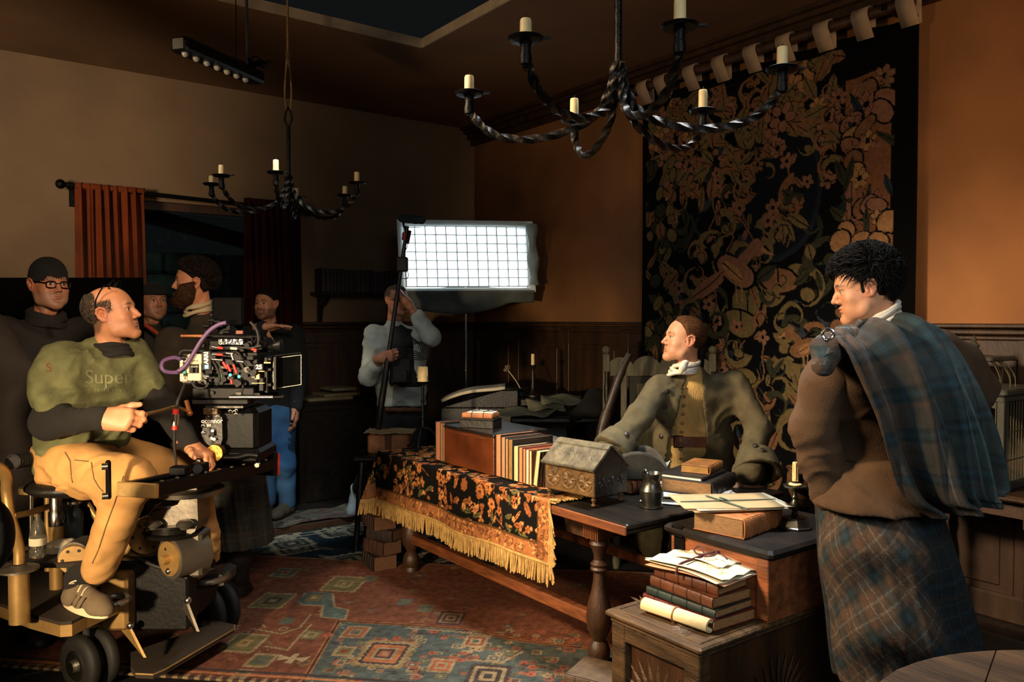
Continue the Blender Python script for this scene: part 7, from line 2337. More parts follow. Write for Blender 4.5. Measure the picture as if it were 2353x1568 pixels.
tsh = [c for c in op.children if c.name.startswith('tshirt')][0]
print_on(tsh, 'Super', 248, 868, 46, prt, op, 'chest_print', 3.0)
m_ = MB()
for (x0, x1, y) in ((222, 292, 895), (228, 288, 903)):
    pass
print_on(tsh, 'TRADE MARK', 252, 898, 12, prt, op, 'chest_print', 3.0)
print_on(tsh, 'S', 112, 846, 30, mat('red_badge', '#7a4028', .9), op, 'sleeve_badge', 3.0)
# glasses pushed up on the head
g = MB()
for s in (-1, 1):
    g.tube(spline([loc(fr, p) for p in ((s * .082, -.030, .02), (s * .082, -.022, .06), (s * .066, .012, .112), (s * .05, .032, .122))], 12), .0026, 6)
    g.tube([loc(fr, (s * .034 + .026 * math.cos(a), .038 + .012 * math.sin(a), .121 - .006 * abs(math.cos(a)) + .016 * math.sin(a))) for a in np.linspace(0, 6.283, 17)[:-1]], .0024, 6, closed=True)
g.build('pushed_up_glasses', blk, op, True)
m_ = MB()
clumps(m_, fr, 1300, lambda p: (p[2] < .058 and p[1] < .032 or (p[1] < -.03 and p[2] < .10)) and p[2] > -.07 and not (abs(p[2] + .005) < .035 and abs(p[1] + .01) < .024), lambda p: (0, -.5, -1), .014, .0014, 3, lift=.001, seg=2, el=((0, -.014, .034), (.0805, .1035, .0895)))
m_.build('cropped_hair', hairM['grey'], op, True, kind='stuff')
# trouser seams, pocket
bt_ = [c for c in op.children if c.name.startswith('cargo_trousers')][0]
seam = mat('seam_thread', '#6a4a28', .9)
for pl in (((150, 1040), (162, 1060), (165, 1100), (168, 1112)), ((172, 1058), (210, 1062)), ((210, 1062), (216, 1100), (228, 1120), (240, 1132)), ((284, 1095), (262, 1160), (244, 1210), (224, 1270), (210, 1300))):
    pp = []
    for (a, b) in zip(pl[:-1], pl[1:]):
        for t in np.linspace(0, 1, 7)[:-1]:
            p, n = surf(bt_, a[0] + (b[0] - a[0]) * t, a[1] + (b[1] - a[1]) * t, .001)
            if p is not None: pp.append(p)
    if len(pp) > 3: MB().tube(pp, .0022, 5).build('seam', seam, op, True)
suede = mat('grey_brown_suede', '#6a5a44', .9, var=.25, bump=.2, bscale=200); cream_s = mat('cream_sole', '#dcc8a0', .6, var=.1)
hb = PZ(180, 1398, .402)
sh_, heel, f_, u_, s_ = shoe(op, hb + UPW * .075, PZ(290, 1436, .402) + UPW * .02, UPW, suede, cream_s, name='trainer', h=.0045)
def sp_(a, b, c): return heel + f_ * a + s_ * b + u_ * c
for i in range(3):
    MB().bar(sp_(.075 + .03 * i, .0435, .030), sp_(.105 + .03 * i, .036, .074), .003, .010, ref=s_).build('side_stripe', mat('dark_stripe', '#3c3226', .9), sh_)
    MB().bar(sp_(.075 + .03 * i, -.0435, .030), sp_(.105 + .03 * i, -.036, .074), .003, .010, ref=s_).build('side_stripe', mat('dark_stripe', '#3c3226', .9), sh_)
lace = mat('pale_lace', '#d8c8a4', .8, var=.1)
for i in range(5):
    x = .085 + .026 * i; z = .098 - .010 * i
    MB().tube(spline([sp_(x, -.034, z - .012), sp_(x + .006, -.012, z + .008), sp_(x + .012, .014, z + .008), sp_(x + .018, .034, z - .014)], 8), .0035, 6).build('lace', lace, sh_, True)
for k in (-1, 1): MB().tube(spline([sp_(.085, 0, .112), sp_(.10, .03 * k, .13), sp_(.075, .05 * k, .118), sp_(.085, 0, .112)], 10), .003, 6).build('lace_loop', lace, sh_, True)
tq = MB(); tq.box(sp_(.066, 0, .128), (.05, .008, .05), s_, nrm(f_ + u_ * .3), nrm(u_ - f_ * .3), .003); tq.build('tongue', mat('teal_tongue', '#2f6a70', .8), sh_)
lf = MB(); n_ = nrm(f_ + u_ * .3); v_n = nrm(u_ - f_ * .3); c0_ = sp_(.0715, 0, .129)
for a in (-.6, 0, .6):
    d = s_ * math.sin(a) + v_n * math.cos(a); e = np.cross(n_, d)
    lf.add([c0_, c0_ + d * .009 + e * .004, c0_ + d * .019, c0_ + d * .009 - e * .004], [(0, 1, 2, 3)])
lf.build('trefoil_mark', mat('gold_print', '#c8a060', .6), sh_)
MB().tube(spline([P(222, 1306, 3.12), hb + UPW * .13, hb + UPW * .09], 6), .048, 12).build('sock', blackk, op, True)

# ---------------------------------------------------------------- man in beanie and glasses
fr = head_frame(P(113, 654, 3.72), RT * .80 - FH * .58 - UPW * .02, UPW)
J = dict(neck=P(92, 722, 3.76), shR=P(8, 772, 3.62), shL=P(186, 768, 3.86), pel=P(92, 1050, 3.80), elR=P(-20, 900, 3.66), wrR=P(5, 1030, 3.55), elL=P(195, 900, 3.95), wrL=P(190, 1030, 3.85),
         hipR=P(60, 1070, 3.78), hipL=P(125, 1070, 3.85), knR=P(60, 1270, 3.78), knL=P(128, 1270, 3.85), anR=P(60, 1468, 3.80), anL=P(130, 1455, 3.88))
T2 = '#b87a58'
hands = [make_hand(J['wrR'], -UPW, RT, -1, RELAX, T2, h=.005), make_hand(J['wrL'], -UPW, -RT, 1, RELAX, T2, h=.005)]
jk = mat('charcoal_jacket', '#1d1a17', .85, var=.3, scale=10, bump=.3, bscale=80)
be = person('older man in dark beanie, black glasses and charcoal zip jacket at the far left', J['pel'] * [1, 1, 0], J, fr, T2, jk, blackk, hands, colkw=dict(brow='#6a5a4a', stubble=('#8a7a6a', .45)), th=.013, sleeve=(.085, .075, .06),
            tdisp=[folds(.012, 5, UPW + RT * .4, 51, .7)], tk='jacket', shirt_r=1.15)
S = SDF(); S.ell((0, -.012, .048), (.083, .106, .092), None, .02).ell((0, -.012, .024), (.084, .107, .058), None, .01)
S.plane((0, .30, -1), .008).disp.append(lambda Q: .0016 * np.sin(np.arctan2(Q[:, 0], Q[:, 1] + .012) * 60))
v, q = S.mesh(.0036); mkmesh('beanie', fr[0] + v @ fr[1].T, None, wool('black_knit', '#151513'), be, True, quads=q)
g = MB()
for s in (-1, 1):
    g.tube([loc(fr, (s * .034 + .023 * np.sign(math.cos(a)) * abs(math.cos(a)) ** .6, .098, -.002 + .016 * np.sign(math.sin(a)) * abs(math.sin(a)) ** .6)) for a in np.linspace(0, 6.283, 21)[:-1]], .0026, 6, closed=True)
    g.tube([loc(fr, p) for p in ((s * .058, .097, .006), (s * .076, .05, .010), (s * .080, -.01, .012))], .0024, 6)
g.tube([loc(fr, (-.012, .099, .004)), loc(fr, (.012, .099, .004))], .0025, 6)
g.build('glasses', blk, be, True)
cravat(fr, be, jk, 3, .074, -.135, -.02, .35, (0, -.036, 0), 'jacket_collar', .018)
zp_ = [P(x, y, 3.50) for x, y in ((117, 726), (119, 738), (124, 752))]
MB().tube(zp_, .006, 6).build('zip_pull', steel, be, True)
op_ = MB(); S = SDF()
S.chain([P(-30, 770, 3.55), P(20, 860, 3.50), P(38, 1000, 3.50), P(40, 1110, 3.52)], [.10, .09, .10, .12], .05); S.disp.append(folds(.012, 5, RT, 61, .7))
v, q = S.mesh(.015); mkmesh('open_coat', v, None, mat('grey_brown_coat', '#3a322b', .9, var=.25, bump=.25), be, True, quads=q)
for s_k in ('R', 'L'):
    shoe(be, J['an' + s_k] * [1, 1, 0] + UPW * .10, J['an' + s_k] * [1, 1, 0] + dirv(.7, -.6) * .3 + UPW * .06, UPW, blkm, rubber, h=.008)
# black flag panel behind him
fc = V(-2.75, 4.75, 0)
flg = thing('black_flag_panel', 'tall black panel standing behind the man in the beanie', 'panel', fc)
MB().box(fc + UPW * .90, (1.10, .03, 1.80), RT, FH, UPW, .004).build('panel_board', mat('black_panel', '#080807', .95, spec=.05), flg)
MB().box(fc + RT * .06 - FH * .02 + UPW * 1.735, (.045, .004, .008), RT, FH, UPW).build('white_label', lett, flg)
MB().box(fc + UPW * .012, (1.0, .35, .024), RT, FH, UPW).build('foot_board', blkm, flg)

# ---------------------------------------------------------------- bearded man in kilt
fr = head_frame(P(445, 650, 4.22), -RT * .90 - FH * .40 + UPW * .02, UPW)
J = dict(neck=P(462, 735, 4.28), shL=P(396, 785, 4.08), shR=P(520, 780, 4.42), pel=P(500, 1035, 4.32), elL=P(372, 900, 4.05), wrL=P(400, 1000, 3.98), elR=P(560, 900, 4.45), wrR=P(560, 1010, 4.3),
         hipL=P(485, 1060, 4.30), hipR=P(555, 1055, 4.36), knL=P(500, 1225, 4.38), knR=P(550, 1225, 4.38), anL=P(500, 1352, 4.5), anR=P(548, 1362, 4.40))
J['wax'] = nrm(J['shR'] - J['shL'])
T3 = '#c0835f'
hands = [make_hand(J['wrL'], -UPW + RT * .2, RT, 1, RELAX, T3, h=.005), make_hand(J['wrR'], -UPW, RT, -1, RELAX, T3, h=.005)]
jac = wool('dark_brown_jacket', '#2f261a')
bd = person('full-bearded man in dark period jacket, pale neckcloth and dark kilt', J['pel'] * [1, 1, 0], J, fr, T3, jac, None, hands, colkw=dict(brow='#1c130e'), th=.013, sleeve=(.078, .066, .052), tk='jacket',
            tdisp=[folds(.010, 6, UPW + RT * .3, 71, .7)], shirt_r=1.05)
beardk = lambda Q: np.maximum(np.maximum(Q[:, 2] - np.interp(np.abs(Q[:, 0]), [0, .022, .03, .05, .064, .074, .085], [-.048, -.050, -.056, -.050, -.036, -.004, .02]) + .006 * vnoise(Q * 120, 11), -Q[:, 1] - .012), .006 - (np.hypot(Q[:, 0] / 1.9, (Q[:, 2] + .0632) * 1.3) + (Q[:, 1] < .07) * 1))
hair_obj(fr, bd, beardk, .020, hairM['beard'], lambda Q: .004 * vnoise(Q * 160, 8), 'beard', dict(n=330, region=lambda p: p[2] < -.055 and p[1] > 0, flow=lambda p: (0, .3, -1), L=.035, r=.003, seed=4, el=((0, .014, -.03), (.074, .094, .102)), lift=.006))
S = SDF().ell((0, .066, -.118), (.040, .030, .036), None, .02); S.disp.append(lumps(.004, 150, 2)); v, q = S.mesh(.005); mkmesh('beard_point', fr[0] + v @ fr[1].T, None, hairM['beard'], bd, True, quads=q)
hk = hl([(-.12, -.10), (-.05, -.085), (-.022, .0), (.01, .02), (.045, .05), (.1, .082)])
hair_obj(fr, bd, hk, .020, hairM['dark'], lambda Q: .006 * vnoise(Q * 90, 3), 'hair', dict(n=1100, region=lambda p: p[2] > np.interp(p[1], [-.12, -.03, .03, .09], [-.07, .02, .055, .09]), flow=lambda p: (.2, -.6, .6), L=.045, r=.0026, seed=6, lift=.014, el=((0, -.014, .036), (.084, .106, .094)), jit=.4, curlk=.15))
cravat(fr, bd, mat('pale_neckcloth', '#b7a684', .9, var=.15, bump=.2), 4, .064, -.112, -.014, .4)
pal1 = [lin('#2c2a1e'), lin('#14130f'), lin('#1c211c'), lin('#4a4430'), lin('#3a2a1c')]
skirt_sheet('kilt', bd, tart, (P(515, 1030, 4.32), .20, .18), (P(552, 1245, 4.36), .17 * 1.0, .20), 260, 70, 16, .035, pal1, .16)
for s_k in 'LR':
    a, k_ = J['an' + s_k], J['kn' + s_k]
    S = SDF().chain([k_, k_ * .6 + a * .4, a], [.060, .064, .048], .03).chain([a + UPW * .0, a * [1, 1, 0] + UPW * .055 - dirv(.3, -.9) * .02], [.050, .052], .03)
    S.disp.append(folds(.006, 10, UPW, 81)); v, q = S.mesh(.010); mkmesh('boot_shaft', v, None, mat('dark_boot', '#19130e', .7, var=.3, bump=.2), bd, True, quads=q)
    shoe(bd, a * [1, 1, 0] + UPW * .095, a * [1, 1, 0] + dirv(-.55, -.8) * .3 + UPW * .05, UPW, mat('dark_boot', '#19130e'), rubber, name='boot', h=.008)

# ---------------------------------------------------------------- man in cap in the gloom
fr = head_frame(P(352, 692, 5.0), RT * .72 - FH * .68, UPW)
J = dict(neck=P(345, 745, 5.05), shR=P(292, 780, 4.98), shL=P(405, 780, 5.15), pel=P(345, 985, 5.1), elR=P(285, 880, 5.0), wrR=P(300, 970, 4.9), elL=P(415, 880, 5.2), wrL=P(410, 975, 5.1),
         hipR=P(325, 1000, 5.08), hipL=P(368, 1000, 5.14), knR=P(325, 1150, 5.08), knL=P(368, 1150, 5.12), anR=P(325, 1262, 5.1), anL=P(368, 1258, 5.14))
T4 = '#a87458'
cp_ = person('man in flat dark cap and black jacket with orange strap, in the gloom', J['pel'] * [1, 1, 0], J, fr, T4, jk, blackk, [make_hand(J['wrR'], -UPW, RT, -1, RELAX, T4, h=.006), make_hand(J['wrL'], -UPW, -RT, 1, RELAX, T4, h=.006)],
             colkw=dict(brow='#3a2c22', stubble=('#6a5548', .4)), th=.016, tk='jacket', shirt_r=1.1, sleeve=(.08, .07, .055), hh=.005)
S = SDF(); S.ell((0, -.01, .062), (.088, .108, .058), None, .02).ell((0, .075, .05), (.06, .055, .010), None, .02); S.plane((0, .12, -1), -.022)
v, q = S.mesh(.005); mkmesh('flat_cap', fr[0] + v @ fr[1].T, None, wool('black_knit', '#151513'), cp_, True, quads=q)
hair_obj(fr, cp_, hl([(-.12, -.08), (-.03, -.05), (-.02, .0), (.02, .02), (.05, .2)]), .006, hairM['grey'])
MB().tube(spline([P(318, 738, 4.86), P(342, 752, 4.82), P(368, 772, 4.80), P(390, 800, 4.84)], 12), .011, 8).build('orange_strap', mat('orange_strap', '#a8401c', .7), cp_, True)
for s_k in 'LR': shoe(cp_, J['an' + s_k] * [1, 1, 0] + UPW * .10, J['an' + s_k] * [1, 1, 0] + dirv(.5, -.8) * .3 + UPW * .06, UPW, blkm, rubber, h=.010)

# ---------------------------------------------------------------- man in jeans with raised hand
fr = head_frame(P(612, 698, 5.85), -RT * .25 - FH * .96 - UPW * .02, UPW)
J = dict(neck=P(622, 742, 5.9), shR=P(572, 772, 5.82), shL=P(676, 768, 5.95), pel=P(628, 950, 5.95), elR=P(566, 845, 5.62), wrR=P(603, 752, 5.48), elL=P(688, 860, 5.9), wrL=P(680, 935, 5.8),
         hipR=P(612, 965, 5.93), hipL=P(646, 965, 5.97), knR=P(606, 1065, 5.82), knL=P(652, 1065, 5.94), anR=P(612, 1148, 5.88), anL=P(660, 1154, 6.02))
T5 = '#b98465'
hands = [make_hand(J['wrR'], RT * .97 + UPW * .05, -UPW * .9 - FH * .3, -1, FLAT, T5, .03, (.45, .35, -.8), .2, h=.004), make_hand(J['wrL'], -UPW, -RT, 1, RELAX, T5, h=.006)]
denim = mat('blue_denim', '#2c5680', .9, var=.25, scale=8, bump=.25, bscale=200)
jm = person('bearded crewman in dark jacket and blue jeans, one hand held out flat', J['pel'] * [1, 1, 0] + UPW * .06, J, fr, T5, wool('dark_teal_jacket', '#101618'), denim, hands, colkw=dict(brow='#2a1e16', stubble=('#3a2c24', .7)), th=.014,
            tk='jacket', bk='jeans', leg_r=(.105, .080, .066), bdisp=[folds(.012, 6, UPW + RT * .5, 91, .8)], sleeve=(.075, .062, .046), hh=.005)
hair_obj(fr, jm, hl([(-.12, -.09), (-.03, -.06), (-.02, .0), (.03, .03), (.06, .06), (.1, .085)]), .012, hairM['dark'], lambda Q: .004 * vnoise(Q * 120, 3))
for s_k in 'LR': shoe(jm, J['an' + s_k] * [1, 1, 0] + UPW * .155, J['an' + s_k] * [1, 1, 0] + dirv(-.2, -.9) * .3 + UPW * .11, UPW, mat('grey_boot', '#4a463c', .8), rubber, h=.008)

# ---------------------------------------------------------------- boom operator
fr = head_frame(P(912, 690, 5.78), RT * .72 - FH * .68 + UPW * .04, UPW)
J = dict(neck=P(910, 738, 5.85), shR=P(858, 768, 5.78), shL=P(972, 764, 5.90), pel=P(925, 955, 5.92), elR=P(846, 866, 5.68), wrR=P(876, 824, 5.50), elL=P(992, 775, 5.62), wrL=P(934, 694, 5.52),
         hipR=P(900, 968, 5.9), hipL=P(950, 968, 5.95), knR=P(862, 1062, 5.80), knL=P(958, 1080, 5.92), anR=P(828, 1120, 6.05), anL=P(958, 1195, 5.95))
T6 = '#bb8264'
boomd = 5.42
b_lo, b_hi = P(868, 985, boomd + .08), P(936, 520, boomd)
bdir = nrm(b_hi - b_lo)
hands = [make_hand(J['wrR'] + RT * .0, RT * .75 - FH * .4 + UPW * .2, nrm(np.cross(bdir, RT)) * 1.0, -1, GRIP, T6, .02, (.2, .6, -.8), .6, h=.0042),
         make_hand(J['wrL'], -RT * .55 + UPW * .75 - FH * .2, -nrm(FH * 0 + RT * 1 + UPW * .3), 1, GRIP, T6, .02, (.2, .6, -.8), .6, h=.0042)]
shirt = mat('pale_denim_shirt', '#aab3ad', .9, var=.15, scale=12, bump=.25, bscale=220); dkj = mat('dark_trousers', '#10141a', .9, var=.3)
bo = person('boom operator in pale denim shirt holding the boom pole up before the softbox', J['pel'] * [1, 1, 0] + UPW * 0, J, fr, T6, shirt, dkj, hands, colkw=dict(brow='#4a3628', stubble=('#6a5444', .3)), th=.0115, sleeve=(.064, .058, .052), sleeve_to=.55, tops=lambda S: S.plane(-UPW, -P(920, 936, 5.8)[2], .01),
            tk='shirt', bk='trousers', tdisp=[folds(.010, 7, UPW + RT * .6, 101, .8), folds(.005, 15, UPW - RT * .4, 104, .8)], leg_r=(.10, .08, .062), hh=.0044)
hair_obj(fr, bo, hl([(-.12, -.09), (-.04, -.07), (-.022, .0), (.02, .03), (.05, .055), (.1, .075)]), .005, hairM['grey'], lambda Q: .002 * vnoise(Q * 200, 3))
S = SDF(); torso(S, dict(J, shL=J['shL'] * .75 + J['shR'] * .25, shR=J['shR'] * .75 + J['shL'] * .25), 1.09)
fro = nrm(-FH * .85 + RT * .45)
S.plane(-UPW, -P(900, 893, 5.7)[2]).plane(UPW, P(900, 742, 5.7)[2]).plane(-fro, -(P(915, 820, 5.78) @ fro))
v, q = S.mesh(.010); mkmesh('chest_harness', v, None, mat('black_nylon', '#0c0c0d', .7, var=.3, bump=.2), bo, True, quads=q)
m_ = MB(); pbx(m_, 895, 826, 944, 884, 5.50, .09, .01); pbx(m_, 902, 850, 936, 880, 5.47, .03, .006); m_.build('mixer_pouch', mat('black_nylon', '#0c0c0d'), bo)
MB().tube([P(885 + i * 11, 942 + 1.2 * (i % 2), 5.76 + .01 * i) for i in range(9)], .018, 8).build('belt', leath['brown'], bo, True)
m_ = MB()
for k in range(5): m_.tube(spline([P(940 - 3 * k, 770 + 6 * k, 5.62), P(962 + 5 * k, 790, 5.58), P(968 + 3 * k, 812 + 3 * k, 5.56), P(950, 806 + 5 * k, 5.55), P(936, 800 + 5 * k, 5.58)], 18), .004, 5)
m_.build('coiled_cable', blkm, bo, True)
for k, s_k in (('R', 1), ('L', 0)):
    a = J['an' + k]
    if s_k:
        shoe(bo, P(818, 1126, 6.1), P(806, 1172, 6.02), nrm(UPW * .45 - FH * .9), mat('white_canvas', '#a8b0b0', .9, var=.15), cream_s, name='trainer', h=.008)
    else:
        shoe(bo, a * [1, 1, 0] + UPW * .10, a * [1, 1, 0] - FH * .3 + UPW * .06, UPW, mat('white_canvas', '#a8b0b0'), cream_s, name='trainer', h=.008)
# boom pole and microphone (held)
bp = thing('boom_pole', 'black boom pole with furry microphone on top, held by the boom operator', 'boom', b_lo)
MB().tube([b_lo, b_lo + (b_hi - b_lo) * .36, b_lo + (b_hi - b_lo) * .37, b_hi - bdir * .25, b_hi], [.024, .021, .016, .014, .013], 12).build('pole', mat('black_carbon', '#15120f', .4, var=.3), bp, True)
m_ = MB(); pbx(m_, 911, 590, 936, 624, boomd - .03, .06, .008); m_.build('transmitter_pouch', mat('black_nylon', '#0c0c0d'), bp)
MB().cyl(P(929, 552, boomd), P(931, 535, boomd), .018, 12).build('red_collar', mat('dull_red2', '#8a2a24', .5), bp, True)
m_ = MB(); m_.tube(spline([P(933, 530, boomd), P(927, 515, boomd - .02), P(935, 506, boomd - .03), P(945, 508, boomd - .03)], 10), .008, 7).cyl(P(942, 530, boomd), P(936, 560, boomd), .012, 10).tube(spline([P(936, 545, boomd), P(936, 565, boomd), P(930, 580, boomd)], 8), .003, 5); m_.build('shock_mount', blk, bp, True)
m_ = MB(); m_.tube(spline([P(930, 618, boomd), P(938, 628, boomd), P(936, 640, boomd), P(924, 640, boomd)], 10), .003, 5); m_.build('cable', blk, bp, True)
ma, mb_ = P(924, 502, boomd - .02), P(969, 506, boomd - .06)
S = SDF().cone(ma, mb_, .028, .028); S.disp.append(lumps(.003, 90, 5)); v, q = S.mesh(.006)
mkmesh('windshield', v, None, mat('dark_fur', '#1a2b33', .95, var=.3, bump=.5), bp, True, quads=q)
# ---------------------------------------------------------------- actor leaning on the desk
fr = head_frame(P(1571, 781, 4.12), -RT * .985 - FH * .12 + UPW * .14, UPW, .97)
J = dict(neck=P(1602, 842, 4.20), shR=P(1514, 892, 4.12), shL=P(1688, 880, 4.24), pel=P(1588, 1085, 4.38), elR=P(1468, 958, 3.98), wrR=P(1408, 1035, 3.86), elL=P(1742, 985, 4.08), wrL=P(1722, 1082, 3.90),
         hipR=P(1560, 1105, 4.36), hipL=P(1640, 1105, 4.40), knR=P(1560, 1280, 4.36), knL=P(1645, 1280, 4.38), anR=P(1560, 1375, 4.45), anL=P(1645, 1378, 4.45))
J['wax'] = nrm(RT * 1 + FH * .05); J['hax'] = J['wax']
T7 = '#c48e6c'
hands = [make_hand(J['wrR'] - UPW * .02, -RT * .7 - UPW * .3 - FH * .4, -UPW - FH * .2, -1, FLAT, T7, .05, h=.004), make_hand(J['wrL'] - UPW * .025, -UPW * .75 - FH * .4 + RT * .05, FH * .8 - UPW * .2, 1, [[.5, .7, .5], [.55, .8, .5], [.6, .8, .5], [.7, .9, .5]], T7, .03, h=.0036)]
green = wool('sage_green_wool', '#504932'); must = mat('mustard_linen', '#b8985c', .9, var=.22, scale=14, bump=.35, bscale=160, stretch=(1, 1, .3))
fro = nrm(-FH * .93 - RT * .30)
opn = dict(c=P(1592, 960, 4.10))


def cut(S):
    up_ = nrm(J['neck'] - J['pel'])
    def f(Q):
        return 0
    return S


ac = person('actor in sage green coat, mustard waistcoat and white neckcloth leaning on the desk', J['pel'] * [1, 1, 0], J, fr, T7, must, mat('dark_breeches', '#241f17', .9), hands, colkw=dict(brow='#6a4c30', lip='#a8584a'), headkw=dict(nose=1.25),
            tk='waistcoat', bk='breeches', th=.011, shirt_r=1.0, sleeve=(.05, .045, .036), tdisp=[folds(.007, 9, UPW, 121, .5)], hh=.0036, torkw=dict(chest=.098, waist=.092, hip=.10))
S = SDF(); torso(S, J, 1.12, half=.118)
for s in 'LR': S.chain([J['sh' + s], J['el' + s], J['el' + s] * .35 + J['wr' + s] * .65, J['wr' + s]], [.066, .062, .062, .076], .03)
for s in (-1, 1): S.chain([J['pel'] + RT * .12 * s, J['pel'] + RT * .16 * s - UPW * .35], [.12, .15], .06)
e0 = S.ev
pelc, nk = P(1578, 1085, 4.2), P(1596, 850, 4.1)
def open_ev(Q, e0=e0):
    d = e0(Q)
    # slit where the coat hangs open: a wedge around the line neck-pelvis, on the front side
    a = pelc - UPW * .5; b = nk; t = np.clip((Q - a) @ (b - a) / ((b - a) @ (b - a)), 0, 1)
    c = a + t[:, None] * (b - a); lat = (Q - c) @ RT
    hwl = np.interp(t, [0, .55, .85, 1], [.125, .112, .088, .03]); hwr = np.interp(t, [0, .4, .65, .85, 1], [.14, .105, .085, .055, .04])
    slit = np.where(lat < 0, -lat - hwl, lat - hwr)
    front = -(Q - J['pel']) @ fro - .0 + .02
    front = -((Q - c) @ fro) - .10
    cutv = np.maximum(slit, front)
    return np.maximum(d, -cutv)
S.ev = open_ev
S.disp += []
S2f = [folds(.010, 6, UPW * .7 + RT * .6, 131, .7), folds(.006, 12, UPW * .8 - RT * .5, 135, .7)]
_e = S.ev
S.ev = lambda Q: _e(Q) + sum(f(Q) for f in S2f)
v, q = S.mesh(.0095); mkmesh('coat', v, None, green, ac, True, quads=q)
for s, dr, (r0, r1) in (('L', RT * .22 - UPW * 1 - FH * .1, (.095, .118)), ('R', None, (.085, .105))):
    a = J['el' + s] * .30 + J['wr' + s] * .70; b = J['wr' + s] + (J['wr' + s] - J['el' + s]) * .06
    if s == 'L': a = a + RT * .02; b = b + RT * .045
    S = SDF().cone(a, b, r0, r1, .02); dn = nrm(b - a)
    S.cone(a + dn * .05, b + dn * .12, r0 - .018, r1 - .014, .006, 's')
    S.plane(dn, dn @ b, .006).plane(-dn, -(dn @ a) + .02, .02); S.disp.append(folds(.007, 7, UPW + RT, 141))
    v, q = S.mesh(.008); cf = mkmesh('cuff', v, None, green, ac, True, quads=q)
    for k in range(3):
        pxs = {'L': ((1702, 1022), (1735, 1026), (1752, 1036)), 'R': ((1455, 988), (1470, 975), (1440, 1000))}[s][k]
        p, n = surf(cf, *pxs, .001)
        if p is not None: MB().lathe(p, [(.005, 0), (.013, .002), (.013, .006), (.008, .009), (.001, .0095)], n, 12).build('button', mat('horn_button', '#2a2218', .4), cf, True)
coat = [c for c in ac.children if c.name.startswith('coat')][0]
wai = [c for c in ac.children if c.name.startswith('waistcoat')][0]
hb_m = mat('horn_button', '#2a2218', .4)
for px, py in ((1541, 868), (1533, 900), (1527, 935), (1523, 970), (1520, 1003)):
    p, n = surf(coat, px, py, .001)
    if p is not None: MB().lathe(p, [(.005, 0), (.013, .002), (.013, .006), (.008, .009), (.001, .0095)], n, 12).build('button', hb_m, ac, True)
for px, py in ((1592, 870), (1594, 908), (1597, 942)):
    pp = [surf(coat, px + dx, py - dx * .12, .001)[0] for dx in (4, 10, 16, 22)]
    pp = [p for p in pp if p is not None]
    if len(pp) > 2: MB().tube(pp, .0035, 5).build('buttonhole', hb_m, ac, True)
for i in range(11):
    p, n = surf(wai, 1573 - i * 1.2, 872 + i * 20, .001)
    if p is not None: MB().lathe(p, [(.004, 0), (.010, .002), (.010, .005), (.005, .008), (.001, .008)], n, 10).build('button', mat('cloth_button', '#7a6234', .8), ac, True)
CACHE.clear()
bp_ = []
for x in range(1544, 1626, 6):
    p, n = surf(wai, x, 1014 + (x - 1585) * .03, .004)
    if p is not None: bp_.append((p, n))
if len(bp_) > 4:
    m_ = MB(); pr = [b[0] for b in bp_]; hh_ = UPW * .026
    vs = []; fs = []
    for p, n in bp_: vs += [p - hh_, p + hh_, p + hh_ + n * .005, p - hh_ + n * .005]
    for i in range(len(bp_) - 1):
        for k in range(4): fs.append((i * 4 + k, i * 4 + (k + 1) % 4, i * 4 + 4 + (k + 1) % 4, i * 4 + 4 + k))
    m_.add(vs, fs).build('belt', leath['brown'], ac)
    p, n = surf(wai, 1560, 1013, .012); MB().tube([p + RT * a + UPW * b for a, b in ((-.022, -.03), (.022, -.03), (.022, .03), (-.022, .03))], .004, 6, closed=True).build('belt_buckle', iron, ac, True)
lin_m = mat('white_linen', '#d8d2c0', .9, var=.08, bump=.2, bscale=120)
cravat(fr, ac, lin_m, 5, .064, -.108, -.014, .35)
kn = P(1571, 842, 4.02); S = SDF().ell(kn, (.024, .018, .026), None, .01).ell(kn - RT * .012 - UPW * .02, (.014, .012, .020), None, .01).ell(kn + RT * .01 + UPW * .02, (.02, .014, .012), None, .01); S.disp.append(folds(.003, 30, UPW, 3))
v, q = S.mesh(.004); mkmesh('neckcloth_knot', v, None, lin_m, ac, True, quads=q)
hk = hl([(-.12, -.10), (-.06, -.08), (-.03, -.03), (-.018, .0), (.010, .012), (.022, .045), (.045, .082), (.07, .100), (.1, .12)])
fib = lambda Q: .0022 * np.sin(np.arctan2(Q[:, 0], Q[:, 2] - .0) * 55 + 3 * vnoise(Q * 30, 3))
hair_obj(fr, ac, hk, .012, hairM['auburn'], fib, 'slicked_hair', None, .0034)
S = SDF().ell((0, -.10, -.03), (.035, .03, .05), None, .02).cone((0, -.105, -.05), (0, -.12, -.13), .022, .012, .02); S.disp.append(lumps(.002, 120, 1))
v, q = S.mesh(.005); mkmesh('tied_queue', fr[0] + v @ fr[1].T, None, hairM['dark'], ac, True, quads=q)
S = SDF().cone((.068, .005, .015), (.072, .012, -.018), .010, .006).cone((-.068, .005, .015), (-.072, .012, -.018), .010, .006); v, q = S.mesh(.003); mkmesh('sideburns', fr[0] + v @ fr[1].T, None, hairM['auburn'], ac, True, quads=q)
for s_k in 'LR': shoe(ac, J['an' + s_k] * [1, 1, 0] + UPW * .10, J['an' + s_k] * [1, 1, 0] - FH * .28 + UPW * .06, UPW, leath['black'], rubber, h=.010)

